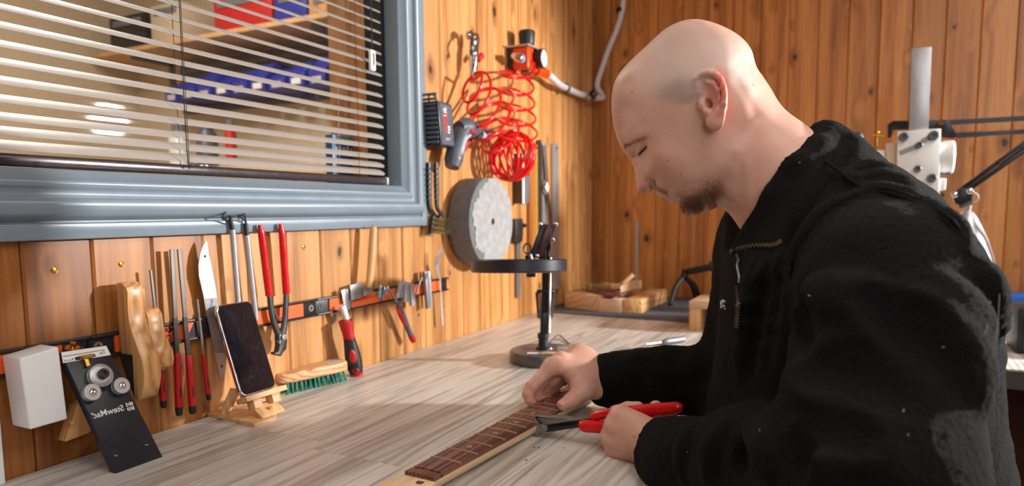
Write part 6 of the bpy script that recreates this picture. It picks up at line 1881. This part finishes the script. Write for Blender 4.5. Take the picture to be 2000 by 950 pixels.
TI = nk(-0.0245, 0.285, 0.0075)
dT = (TI - CAM) @ VIEW[2]
IP_ = Pd(*zf(212, 262), dT + 0.004); IM = Pd(*zf(348, 122), dT + 0.012)
AW = nrm(nU + V(0.10, 0, 0.03))
WRF = Pd(1180, 742, dT + 0.052)
fM = [IM, IM + AW * 0.023 + V(0.001, 0, 0.003), IM + AW * 0.046 + V(0.005, 0, -0.003), IM + AW * 0.066 + V(0.011, 0, -0.011)]
fP = [IP_, IP_ + AW * 0.025 + V(-0.002, 0, 0.0), IP_ + AW * 0.050 + V(0.002, 0, -0.003), IP_ + AW * 0.072 + V(0.008, 0, -0.006)]
fT = [TI, nk(-0.0265, 0.318, 0.005), nk(-0.0265, 0.349, 0.004), nk(-0.0250, 0.375, 0.003)]
fr_r = [(.0118, .0096, .0086, .0072), (.0122, .0106, .0098, .0084), (.0118, .0106, .0098, .0084), (.0106, .0096, .0088, .0076)]
wsp = [WRF + V(0.004, -0.012, 0.008), WRF + V(0.0, -0.002, 0.010), WRF + V(0.0, 0.010, 0.006), WRF + V(0.0, 0.020, -0.002)]
for i in range(4):
    DI = fP[i] * 0.42 + fT[i] * 0.58 + V(-0.004, -0.001, 0.001)
    BF.chain([fM[i], fP[i], DI, fT[i]], fr_r[i], 0.004)
    BF.cap(wsp[i], fM[i], 0.0150, 0.0122, 0.012)
BF.ell((WRF + IM) / 2 + AW * 0.024 + V(0, 0, -0.002), (0.036, 0.034, 0.0165), [nrm(IM - WRF), AW - nrm(IM - WRF) * (AW @ nrm(IM - WRF)), np.cross(nrm(IM - WRF), AW)], 0.012)
TT = nk(0.0292, 0.290, 0.0065)
TB = WRF + V(-0.006, -0.016, -0.006); 
TM = Pd(*zf(560, 285), (TT - CAM) @ VIEW[2] + 0.022); TIP = Pd(*zf(487, 352), (TT - CAM) @ VIEW[2] + 0.008)
BF.chain([TB, TM, TIP, TT], [.0185, .0130, .0102, .0086], 0.008)
BF.cap(TM, fM[0] * 0.55 + WRF * 0.45, 0.011, 0.012, 0.014)
BF.chain([IM * 0.62 + WRF * 0.38 + V(0, 0, -0.008), IM * 0.25 + TM * 0.75], [0.011, 0.009], 0.014)
BF.chain([fM[2] * 0.5 + WRF * 0.5 + V(0, 0, -0.014), TM + V(0, 0.012, 0.004)], [0.015, 0.011], 0.014)

# ------------------------------------------------------------------ trunk and arms (joints), jacket over them
LT = nrm(V(0.33, -0.94, 0)); FT = nrm(V(-0.94, -0.33, 0)); UP = V(0, 0, 1)
NB = hp(1530, 360)                       # root of the neck
SHN = V(0.945, 0.690, 1.165); SHF = V(0.800, 1.050, 1.165)
ELN = V(0.935, 0.585, 1.005); ELF = Pz(1440, 752, 0.965)
PEL = V(0.96, 0.87, 0.86)
CH = V(0.905, 0.87, 1.10)
BF.chain([hp(1500, 330), NB, CH, PEL], [.052, .058, .07, .06], 0.03)
for sh, el, wr in ((SHN, ELN, WRN), (SHF, ELF, WRF)):
    BF.chain([NB * 0.4 + CH * 0.6, sh + V(-0.02, 0.02 if sh is SHN else -0.02, -0.03), el + V(-0.015, 0, 0), wr], [.05, .036, .034, .0255], 0.02)
lo_ = np.array([0.40, 0.48, 0.66]); hi_ = np.array([1.12, 1.32, 1.50])
bv, bq = BF.surface(lo_, hi_, 0.0019)
bv = relax(bv, bq, 1, 0.35)

# skin's own tones (scalp stubble, lips, ears, cheeks, knuckles, beard shadow) plus painted shade at eye and nose
sk = np.tile(np.array(lin(212, 164, 142)[:3]), (len(bv), 1))
huv = uv(bv); hs_ = (bv - H0) @ NS * 1000
inhead = (np.abs(huv[:, 0]) < 190) & (bv[:, 2] > 1.15) & (np.abs(hs_) < 110)


def pix(P):
    q = (P - CAM) @ VIEW.T; return CX + FOC * q[:, 0] / q[:, 2], CY + FOC * q[:, 1] / q[:, 2]


# mirror the far side onto the near one so both sides are painted alike
mir = bv - NS * ((hs_ - np.abs(hs_)) / 1000.0)[:, None]
ppx, ppy = pix(mir)


def blob(cols, a, b, ra, rb, ang, col, amt, mask=None):
    t = math.radians(ang); dx, dy = ppx - a, ppy - b
    x = dx * math.cos(t) + dy * math.sin(t); y = -dx * math.sin(t) + dy * math.cos(t)
    w = amt * np.exp(-((x / ra) ** 2 + (y / rb) ** 2) ** 2)
    w = np.where(inhead if mask is None else mask, w, 0)[:, None]
    cols[:] = cols * (1 - w) + np.array(lin(*col)[:3]) * w


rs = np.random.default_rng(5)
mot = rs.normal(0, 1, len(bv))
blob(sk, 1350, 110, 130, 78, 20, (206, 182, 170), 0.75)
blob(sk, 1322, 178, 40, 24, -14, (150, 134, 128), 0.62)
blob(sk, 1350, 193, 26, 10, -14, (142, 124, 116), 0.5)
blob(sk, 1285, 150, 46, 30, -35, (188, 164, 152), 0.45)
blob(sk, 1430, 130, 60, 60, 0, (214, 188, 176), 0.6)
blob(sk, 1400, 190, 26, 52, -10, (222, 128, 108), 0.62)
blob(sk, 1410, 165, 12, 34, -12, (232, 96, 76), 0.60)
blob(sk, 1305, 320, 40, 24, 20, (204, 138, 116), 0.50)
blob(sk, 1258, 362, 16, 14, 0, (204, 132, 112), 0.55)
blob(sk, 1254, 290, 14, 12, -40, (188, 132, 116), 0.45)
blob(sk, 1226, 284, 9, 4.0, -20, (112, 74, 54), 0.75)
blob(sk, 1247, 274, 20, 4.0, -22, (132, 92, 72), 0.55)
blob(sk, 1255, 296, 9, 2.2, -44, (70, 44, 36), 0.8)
blob(sk, 1279, 360, 2.6, 10, -10, (120, 70, 54), 0.7)  # shade in the crease behind the nose wing, painted into the skin
blob(sk, 1239, 302, 6, 6, 0, (176, 118, 100), 0.5)  # shade of the deep inner eye corner, put into the colour
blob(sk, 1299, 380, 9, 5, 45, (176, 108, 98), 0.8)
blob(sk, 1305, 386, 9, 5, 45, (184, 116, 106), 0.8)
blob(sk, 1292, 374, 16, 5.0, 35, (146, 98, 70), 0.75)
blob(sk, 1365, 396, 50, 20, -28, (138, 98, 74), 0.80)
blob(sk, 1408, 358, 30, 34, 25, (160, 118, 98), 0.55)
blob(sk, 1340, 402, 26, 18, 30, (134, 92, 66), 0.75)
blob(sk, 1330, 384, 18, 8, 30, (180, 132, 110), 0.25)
blob(sk, 1268, 373, 5, 1.8, -15, (74, 40, 32), 0.85)  # dark of the nostril, painted as colour
blob(sk, 1246, 303, 8, 5, -30, (140, 92, 76), 0.5)  # shading below the brow beside the eye, painted on
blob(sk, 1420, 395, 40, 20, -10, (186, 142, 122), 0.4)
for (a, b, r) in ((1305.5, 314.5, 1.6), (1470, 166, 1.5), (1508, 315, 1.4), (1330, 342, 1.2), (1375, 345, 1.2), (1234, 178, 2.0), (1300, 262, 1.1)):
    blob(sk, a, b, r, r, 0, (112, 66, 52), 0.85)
hand = bv[:, 2] < 1.06
for P, c, amt in ((mc_, (216, 138, 118), 0.5), (fM, (208, 130, 112), 0.5), (fP, (206, 120, 102), 0.55), (fT, (212, 128, 110), 0.5), ([TT, TIP], (214, 134, 116), 0.45), ([Z(1765, 215, .87)], (222, 140, 128), 0.6)):
    for p in P:
        w = np.where(hand, amt * np.exp(-((bv - p) ** 2).sum(1) / 0.013 ** 2), 0)[:, None]
        sk[:] = sk * (1 - w) + np.array(lin(*c)[:3]) * w
w = np.where(hand, np.exp(-(((bv - Z(1322, 402, .825)) @ np.stack([VIEW[0], VIEW[1]], 1)) ** 2).sum(1) / 0.0012 ** 2), 0)[:, None]
sk[:] = sk * (1 - 0.7 * w) + np.array(lin(112, 66, 52)[:3]) * 0.7 * w

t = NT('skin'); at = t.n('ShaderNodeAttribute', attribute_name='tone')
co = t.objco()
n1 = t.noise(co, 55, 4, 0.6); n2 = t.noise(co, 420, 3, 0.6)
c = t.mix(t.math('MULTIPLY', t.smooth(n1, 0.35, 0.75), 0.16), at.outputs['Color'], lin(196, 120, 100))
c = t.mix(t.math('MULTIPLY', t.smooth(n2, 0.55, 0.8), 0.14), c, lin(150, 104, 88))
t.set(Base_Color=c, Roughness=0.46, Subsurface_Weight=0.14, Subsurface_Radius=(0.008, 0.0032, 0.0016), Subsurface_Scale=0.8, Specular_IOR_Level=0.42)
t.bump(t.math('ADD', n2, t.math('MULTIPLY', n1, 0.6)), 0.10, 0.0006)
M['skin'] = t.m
ploc = V(0.98, 0.86, 0.0)
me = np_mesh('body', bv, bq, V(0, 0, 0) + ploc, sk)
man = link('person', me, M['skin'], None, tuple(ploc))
man['label'] = 'shaven-headed man with a reddish beard in a black fleece bent over the bench'; man['category'] = 'person'
mt_ = Thing.__new__(Thing); mt_.o = man; mt_.loc = ploc

# ------------------------------------------------------------------ black fleece
JF = Field()
lean = nrm(UP + V(-0.22, -0.02, 0) * 1.0)
axT = [nrm(FT - lean * (FT @ lean)), LT, lean]
JF.ell(hp(1648, 592), (0.118, 0.19, 0.165), axT, 0.04)
JF.ell(hp(1640, 780), (0.142, 0.195, 0.26), [FT, LT, UP], 0.06)
JF.ell(hp(1640, 980), (0.165, 0.215, 0.20), [FT, LT, UP], 0.06)
JF.cap(SHN + V(-0.01, 0.04, -0.02), SHF + V(0, -0.02, 0), 0.066, 0.080, 0.05)
JF.cap(hp(1612, 366), SHN + V(-0.01, 0.02, -0.022), 0.050, 0.056, 0.03)
JF.cap(hp(1612, 366), SHF, 0.052, 0.074, 0.03)
# near sleeve
UPN = SHN + V(-0.018, 0.0, -0.022)
JF.cap(UPN, ELN + V(-0.016, 0, 0.01), 0.074, 0.072, 0.03)
JF.chain([ELN + V(-0.014, 0, 0.005), ELN * 0.5 + WRN * 0.5 + V(0, 0.002, -0.002), WRN + V(0.035, -0.035, 0.000), WRN + V(0.004, -0.005, -0.002)], [.068, .054, .046, .0425], 0.03)
JF.cap(WRN + V(0.012, -0.012, -0.002), WRN + V(0.000, -0.001, -0.0025), 0.0445, 0.044, 0.008)
# far sleeve
fd = nrm(ELF - WRF)
JF.cap(SHF, ELF, 0.080, 0.062, 0.03)
JF.chain([ELF, ELF * 0.5 + WRF * 0.5 + V(0, 0, 0.004), WRF + fd * 0.03, WRF - fd * 0.002], [.060, .047, .042, .040], 0.02)
for (a, b, r, dz) in ((1240, 700, .031, 0.0), (1336, 706, .033, 0)):
    p = WRF + fd * float(np.clip((a - 1180) / 210.0, 0, 1)) * np.linalg.norm(ELF - WRF)
    JF.cap(p + V(0, -0.02, 0.022), p + V(0, 0.02, 0.022), r * 0.75, r * 0.75, 0.018)
# stand collar, folded over at the back
for sg in (1, -1):
    pts = [hp(1612, 274, 0), hp(1596, 304, 0.036 * sg), hp(1563, 346, 0.064 * sg), hp(1524, 392, 0.066 * sg), hp(1494, 440, 0.050 * sg), hp(1466, 470, 0.026 * sg)]
    JF.chain(pts, [.0205, .0215, .024, .026, .025, .018], 0.010)
    JF.chain([p + V(0.016, 0, -0.022) for p in pts[:5]], [.024, .026, .03, .03, .028], 0.02)
# neck opening and cuffs
nck = lambda P: head_fn(P) - 0.0035
JF.op(nck, hp(1450, 300), 0.26, 0.003, -1)
pl_o = hp(1560, 254); pl_d = nrm(hp(1457, 434) - pl_o); pl_n = np.cross(NS, pl_d)
if pl_n @ (hp(1400, 250) - pl_o) < 0: pl_n = -pl_n


def above(P):          # everything on the head side of the collar's upper edge, near the head only
    q = P - pl_o
    return np.maximum(-(q @ pl_n) + 0.0, np.linalg.norm(P - hp(1420, 250), axis=1) - 0.16)


JF.op(above, hp(1420, 250), 0.17, 0.004, -1)
dn_ = nrm(ELN - WRN); cN = Z(1500, 500, 0.83)
cutN = Py(1306, 876, 0.807)
JF.op(lambda P: np.maximum((P - cutN) @ dn_, np.linalg.norm(P - cutN, axis=1) - 0.13), cutN, 0.14, 0.006, -1)
cutF = WRF - fd * 0.016
JF.op(lambda P: np.maximum((P - cutF) @ fd, np.linalg.norm(P - cutF, axis=1) - 0.11), cutF, 0.12, 0.006, -1)
JF.cap(WRN - nrm(ELN - WRN) * 0.10, WRN + nrm(ELN - WRN) * 0.012, 0.0385, 0.0385, 0.004, -1)
JF.cap(WRF - fd * 0.10, WRF + fd * 0.008, 0.0325, 0.0325, 0.004, -1)
JF.op(lambda P: P[:, 2] - 0.70, V(1, .87, .6), 0.6, 0.004, -1)
JF.op(lambda P: np.maximum(P[:, 2] - (BZ + 0.004), P[:, 0] - 0.803), V(.4, .8, .7), 0.9, 0.006, -1)

# folds and seams traced from the photograph onto the sleeve and chest: (points, radius, height)
FOLDS = [
    ([(1671, 383), (1718, 370), (1781, 387), (1844, 421), (1874, 448), (1888, 490)], .006, .0024),
    ([(1671, 383), (1613, 412), (1577, 455), (1552, 503)], .006, .0022),
    ([(1612, 318), (1650, 345), (1678, 366)], .005, .0018),
    ([(1665, 338), (1705, 330), (1750, 346)], .008, .0016), ([(1676, 358), (1722, 350), (1780, 366)], .008, .0016),
    ([(1740, 600), (1800, 640), (1850, 700), (1880, 780)], .030, .0060), ([(1810, 560), (1862, 620), (1890, 700)], .024, .0040),
    ([(1570, 610), (1630, 592), (1700, 610), (1760, 650)], .026, .0045),
    ([(1560, 745), (1620, 765), (1690, 770), (1760, 790)], .026, .0055),
    ([(1470, 835), (1500, 870), (1510, 925)], .014, .0045), ([(1415, 835), (1398, 875), (1385, 925)], .012, .0035), ([(1560, 850), (1590, 890), (1630, 930)], .016, .0045),
    ([(1352, 838), (1338, 880), (1335, 930)], .010, .0026), ([(1640, 850), (1690, 880), (1750, 930)], .018, .0045),
    ([(1500, 520), (1482, 620), (1470, 720)], .012, .0035), ([(1530, 510), (1512, 600), (1500, 680)], .012, .0035), ([(1475, 520), (1456, 620), (1446, 740)], .010, .0030),
    ([(1910, 520), (1930, 580), (1945, 650)], .014, .0040)]
DIPS = [
    ([(1580, 700), (1640, 695), (1710, 710), (1780, 750)], .030, .0060), ([(1556, 570), (1554, 610), (1562, 660)], .014, .0040),
    ([(1570, 812), (1620, 822), (1690, 840)], .020, .0050), ([(1700, 570), (1770, 610), (1830, 680)], .026, .0035),
    ([(1443, 855), (1440, 905)], .012, .0028), ([(1535, 855), (1550, 910)], .014, .0034),
    ([(1490, 530), (1472, 620), (1460, 730)], .010, .0030), ([(1516, 520), (1498, 620), (1486, 720)], .010, .0030), ([(1658, 264), (1640, 292), (1594, 350), (1564, 405), (1544, 462)], .0105, .0085)]
base = Field(); base.ops = list(JF.ops)
for src, sgn in ((FOLDS, 1), (DIPS, -1)):
    for pts, r, hgt in src:
        P = []
        for a, b in pts:
            h = base.hit(a, b)
            if h is not None:
                d_ = nrm(ray(a, b)); P.append(h + d_ * ((r - hgt) if sgn > 0 else -(r - hgt)))
        if len(P) > 1:
            ok_ = all(np.linalg.norm(P[i + 1] - P[i]) < 0.12 for i in range(len(P) - 1))
            if ok_:
                Q = resample(P, 3); n_ = len(Q)
                JF.chain(Q, [r * (0.55 + 0.45 * math.sin(math.pi * min(1, max(0, i / (n_ - 1))))) if sgn > 0 else r * (0.7 + 0.3 * math.sin(math.pi * i / (n_ - 1))) for i in range(n_)], 0.010, sgn)


def ripple(P):          # soft irregular drape
    a = 46 * P[:, 0] + 18 * np.sin(21 * P[:, 2] + 2.0); b = 52 * P[:, 2] + 14 * np.sin(17 * P[:, 1]) + 9 * P[:, 0]
    return 0.0007 * np.sin(0.6 * a + 0.5 * b) + 0.0006 * np.sin(0.53 * b - 15 * P[:, 1])


JF.op(ripple, V(0, 0, 0), None, 0, 3)
jv, jq = JF.surface(np.array([0.47, 0.42, 0.68]), np.array([1.22, 1.30, 1.36]), 0.0036)
jv = relax(jv, jq, 2, 0.5)
tri = jv[jq[:, 2]] - jv[jq[:, 0]]; fn_ = np.cross(tri, jv[jq[:, 3]] - jv[jq[:, 1]]); vn = np.zeros_like(jv)
for c_ in range(4):
    for ax in range(3): vn[:, ax] += np.bincount(jq[:, c_], fn_[:, ax], len(jv))
vn /= np.linalg.norm(vn, axis=1)[:, None] + 1e-12
jv = jv + vn * np.random.default_rng(3).uniform(-0.0006, 0.0006, len(jv))[:, None]      # the pile
t = NT('black_fleece'); co = t.objco()
n1 = t.noise(co, 330, 3, 0.7); n2 = t.noise(co, 1100, 2, 0.6); n3 = t.noise(co, 26, 3)
hgt = t.math('ADD', n1, t.math('MULTIPLY', n2, 0.6))
t.set(Base_Color=t.ramp(t.math('MULTIPLY_ADD', n3, 0.4, t.math('MULTIPLY', n1, 0.6)), [(0.3, lin(3, 3, 3)), (0.7, lin(14, 14, 14))]), Roughness=0.95, Specular_IOR_Level=0.15, Sheen_Weight=0.035, Sheen_Roughness=0.55, Sheen_Tint=(0.55, 0.55, 0.56, 1))
t.bump(hgt, 1.0, 0.0026)
M['fleece'] = t.m
fl = link('fleece_jacket', np_mesh('fleece_jacket', jv, jq, ploc), M['fleece'], man)
fl['label'] = 'black fleece jacket with a stand collar'
JB = JF


def on_jacket(a, b, lift=0.0005):
    h = JB.hit(a, b)
    return None if h is None else h - nrm(ray(a, b)) * lift


def jline(pts, lift=0.001):
    return [p for p in (on_jacket(a, b, lift) for a, b in pts) if p is not None]


# seams stitched along the armhole and shoulder
for pts in ([(1671, 381), (1718, 368), (1781, 385), (1844, 419), (1872, 446), (1886, 490)], [(1674, 387), (1720, 375), (1780, 392), (1840, 427), (1866, 455)], [(1671, 381), (1613, 410), (1577, 453), (1550, 503), (1543, 545)], [(1612, 316), (1650, 343), (1679, 364)]):
    L = jline(pts, -0.0011)
    if len(L) > 2 and max(np.linalg.norm(L[i + 1] - L[i]) for i in range(len(L) - 1)) < 0.08:
        Q = [p for p in resample(L, 5)]
        m = MB(); m.tube(Q, list(0.0021 * np.sin(np.linspace(0.15, math.pi - 0.15, len(Q))) ** 0.5), 6); mt_.part('seam', m, M['fleece'], parent=fl)

# zip: open collar edge, front closure, puller, end stop, embroidered badge
zm = plain('zip_metal', lin(112, 92, 82), 0.4, 0.8, 0.2)
tape = plain('zip_tape', lin(24, 17, 17), 0.7)
for pts, n_ in (([(1437, 487), (1455, 482), (1478, 479), (1500, 479), (1517, 477), (1525, 470)], 34), ([(1439, 560), (1441, 590), (1440, 615), (1438, 640)], 26)):
    L = jline(pts, 0.0015)
    if len(L) > 2:
        L = resample(L, 8)
        m = MB(); m.tube(L, 0.0013, 6); zt_p = mt_.part('zip_tape', m, tape)
        m = MB()
        for k in range(n_):
            f = k / (n_ - 1) * (len(L) - 1.001); i = int(f); p = L[i] * (1 - f + i) + L[i + 1] * (f - i); d = nrm(L[i + 1] - L[i]); c = nrm(np.cross(d, ray(1480, 500)))
            vd = -nrm(ray(1480, 500))
            m.box(p + vd * 0.0012 + c * 0.0007 * (1 if k % 2 else -1), (0.0007, 0.0020, 0.0009), [d, c, vd])
        mt_.part('zip_teeth', m, zm, kind=None, parent=zt_p)
q = on_jacket(1431, 491, 0.003)
if q is not None:
    m = MB(); m.ball(q, (0.0035, 0.0045, 0.0035), 10, 8); mt_.part('zip_slider', m, M['dark_steel'])
L = jline([(1440, 498), (1443, 506)], 0.003)
if len(L) == 2:
    m = MB(); m.tube([L[0], L[1]], 0.0022, 8); mt_.part('zip_slider', m, M['dark_steel'])
L = jline([(1443, 506), (1440, 516), (1441, 527), (1444, 540), (1443, 553)], 0.004)
if len(L) > 3:
    m = MB(); m.tube(resample(L, 4), [0.0016] * (4 * (len(L) - 1) + 1), 6); mt_.part('zip_puller', m, M['tool_steel'])
# small pale animal badge: a plain embroidered blob
thr = plain('pale_thread', lin(214, 204, 198), 0.8, 0, 0.2)
m = MB()
for (a, b, ra) in ((1411, 594, 3.0), (1413, 588.5, 2.0), (1409.5, 589, 1.6), (1415, 590, 1.6), (1410, 600, 2.2), (1414.5, 599, 1.8), (1416.5, 604, 1.2)):
    q = on_jacket(a, b, 0.0012)
    if q is not None: m.ball(q, (ra * 0.0010, ra * 0.0010, ra * 0.0010), 8, 6)
if m.v: mt_.part('embroidered_badge', m, thr, 'small pale embroidered badge')
M['thread'] = plain('dark_thread', lin(66, 66, 68), 0.8)
# loose threads at the shoulder seam
for pts in ([(1935, 588), (1928, 640), (1922, 655)], [(1952, 575), (1948, 640), (1938, 700)]):
    L = jline(pts, 0.002)
    if len(L) == 3:
        m = MB(); m.tube(resample(L, 5), 0.0002, 4); mt_.part('loose_thread', m, M['thread'])
rr = random.Random(2)
for a, b in ((1342, 883), (1582, 579), (1840, 679), (1773, 848), (1484, 842), (1560, 318), (1765, 800)):
    q = on_jacket(a, b, 0.001)
    if q is not None:
        m = MB(); d = V(rr.uniform(-1, 1), rr.uniform(-1, 1), rr.uniform(-1, 1)); m.tube([q, q + nrm(d) * 0.002], 0.0002, 4); mt_.part('lint', m, M['white'])

# ------------------------------------------------------------------ brow, lashes, beard
hair = plain('reddish_brown_hair', lin(112, 70, 42), 0.6, 0, 0.2)
lash = plain('dark_lash', lin(52, 34, 28), 0.6)


HF = Field(); HF.op(head_fn, hp(1420, 250), None, 0.003)


def on_head(a, b):
    return HF.hit(a, b, 0.68, 1.2)


def strands(name, material, spots, ln, rad, direc, seed, jit=0.4, lay=0.5, label=None):
    rr = random.Random(seed); m = MB()
    vd = -nrm(ray(1300, 320))
    for a, b, sc_ in spots:
        p = on_head(a, b)
        if p is None: continue
        dx, dy = direc(a, b)
        d = VIEW[0] * dx + VIEW[1] * dy
        d = nrm(nrm(d) + VIEW[0] * rr.gauss(0, jit) + VIEW[1] * rr.gauss(0, jit) + vd * (lay + rr.gauss(0, 0.15)))
        L = ln * sc_ * rr.uniform(0.6, 1.3)
        e = p + d * L; c = nrm(np.cross(d, vd)) * rad
        e2 = p + d * L * 0.55 + vd * L * 0.05
        m.add([p - c - vd * 0.0005, p + c - vd * 0.0005, e2 + c * 0.7, e2 - c * 0.7, e], [(0, 1, 2, 3), (3, 2, 4)])
    return mt_.part(name, m, material, label, smooth=False)


rr = random.Random(11)
sp_ = []
for k in range(420):
    f = rr.random() ** 1.5
    a = 1219 + 44 * f; b = 286 - 15 * f - 2 * math.sin(f * 3) + rr.gauss(0, 4.2 * (1 - 0.55 * f))
    sp_.append((a, b, 1 - 0.3 * f))
strands('eyebrow', hair, sp_, 0.0060, 0.00017, lambda a, b: (0.8, -0.75), 1, 0.25, 0.10, 'thin reddish eyebrow')
sp_ = [(1248 + 15 * f, 299 - 15 * f, 1.0) for f in np.linspace(0, 1, 42)]
strands('eyelashes', lash, sp_, 0.0062, 0.00026, lambda a, b: (-0.15, 1.0), 2, 0.18, 0.35)
sp_ = []
while len(sp_) < 3000:
    a, b = rr.uniform(1280, 1440), rr.uniform(340, 424)
    w = math.exp(-(((a - 1352) * .88 + (b - 398) * -.47) / 50) ** 2 - (((a - 1352) * .47 + (b - 398) * .88) / 17) ** 2) + 0.65 * math.exp(-((a - 1292) / 13) ** 2 - ((b - 372.5 - (a - 1292) * .35) / 3.6) ** 2) + 0.35 * math.exp(-((a - 1405) / 26) ** 2 - ((b - 370) / 28) ** 2)
    lx = (a - 1300) * .82 + (b - 386) * .57; lz = -(a - 1300) * .57 + (b - 386) * .82
    if (lx / 15) ** 2 + (lz / 5.5) ** 2 < 1 or (a < 1326 and b > 381): w = 0
    if rr.random() < w: sp_.append((a, b, 0.45 + 0.55 * min(1, w)))
strands('beard', hair, sp_, 0.0040, 0.00011, lambda a, b: (-0.25, 1.0), 3, 0.4, 0.40, 'short reddish beard')

# thumb nail of the far hand
q = BF.hit(1106.5, 797, 0.7, 1.2)
if q is not None:
    ta = nrm(TT - TIP); vd = -nrm(ray(1106, 797)); vd = nrm(vd * 0.75 + nN * 0.5 - ta * (vd @ ta)); vd = nrm(vd - ta * (vd @ ta))
    q = TT + vd * 0.0079 + ta * 0.0005
    m = MB(); m.ball(q, (0.0060, 0.0046, 0.0010), 16, 8, [ta, np.cross(vd, ta), vd]); mt_.part('thumb_nail', m, plain('nail', lin(222, 160, 144), 0.25))

# ------------------------------------------------------------------ trousers, shoes, stool under the bench
TF = Field()
for s in (1, -1):
    hip = V(1.02, 0.87 - 0.095 * s, 0.695); kn = V(0.66, 0.87 - 0.13 * s, 0.60); an = V(0.70, 0.87 - 0.13 * s, 0.15)
    TF.chain([hip, kn], [.098, .074], 0.03); TF.chain([kn, an], [.072, .056], 0.02)
TF.ell(V(1.03, 0.87, 0.71), (0.15, 0.185, 0.105), None, 0.04)
TF.op(lambda P: 0.13 - P[:, 2] , V(.7, .87, .08), 0.4, 0.004, 2)
tv, tq = TF.surface(np.array([0.50, 0.55, 0.08]), np.array([1.24, 1.20, 0.86]), 0.009)
mt_.part('trousers', np_mesh('trousers', relax(tv, tq, 2, 0.5), tq, ploc), M['trouser'])
for s in (1, -1):
    c = V(0.66, 0.87 - 0.13 * s, 0.0); m = MB()
    pts = [c + V(0.06, 0, 0.10), c + V(0.05, 0, 0.062), c + V(-0.02, 0, 0.055), c + V(-0.09, 0, 0.045), c + V(-0.15, 0, 0.036)]
    m.tube(resample(pts, 4), list(np.interp(np.linspace(0, 1, 17), [0, .3, .6, .85, 1], [.046, .050, .044, .040, .022])), 14); 
    sh_ = mt_.part('shoe', m, M['black'], ang=70)
    m = MB(); m.prism([c + V(a, b, 0.0) for a, b in ((0.10, -.03), (0.11, 0), (0.10, .03), (-0.05, .042), (-0.15, .03), (-0.175, 0), (-0.15, -.03), (-0.05, -.042))], V(0, 0, 0.022)); mt_.part('sole', m, M['slate_grey'], parent=sh_)
stl = Thing('stool', 'round black work stool under the man', 'stool', (1.05, 0.87, 0))
m = MB(); m.lathe([(0, 0), (0.165, 0), (0.172, 0.012), (0.170, 0.04), (0.15, 0.052), (0, 0.054)], V(1.05, 0.87, 0.545), V(0, 0, 1), 36); stl.part('seat', m, M['black'])
for k in range(4):
    t_ = math.pi / 4 + k * math.pi / 2; m = MB(); m.cyl(V(1.05 + 0.12 * math.cos(t_), 0.87 + 0.12 * math.sin(t_), 0.546), V(1.05 + 0.2 * math.cos(t_), 0.87 + 0.2 * math.sin(t_), 0), 0.013, n=12); stl.part('leg', m, M['dark_steel'])
m = MB(); m.tube([V(1.05 + 0.165 * math.cos(q), 0.87 + 0.165 * math.sin(q), 0.24) for q in np.linspace(0, 2 * math.pi, 32, endpoint=False)], 0.008, 8, closed=True); stl.part('foot_ring', m, M['dark_steel'])
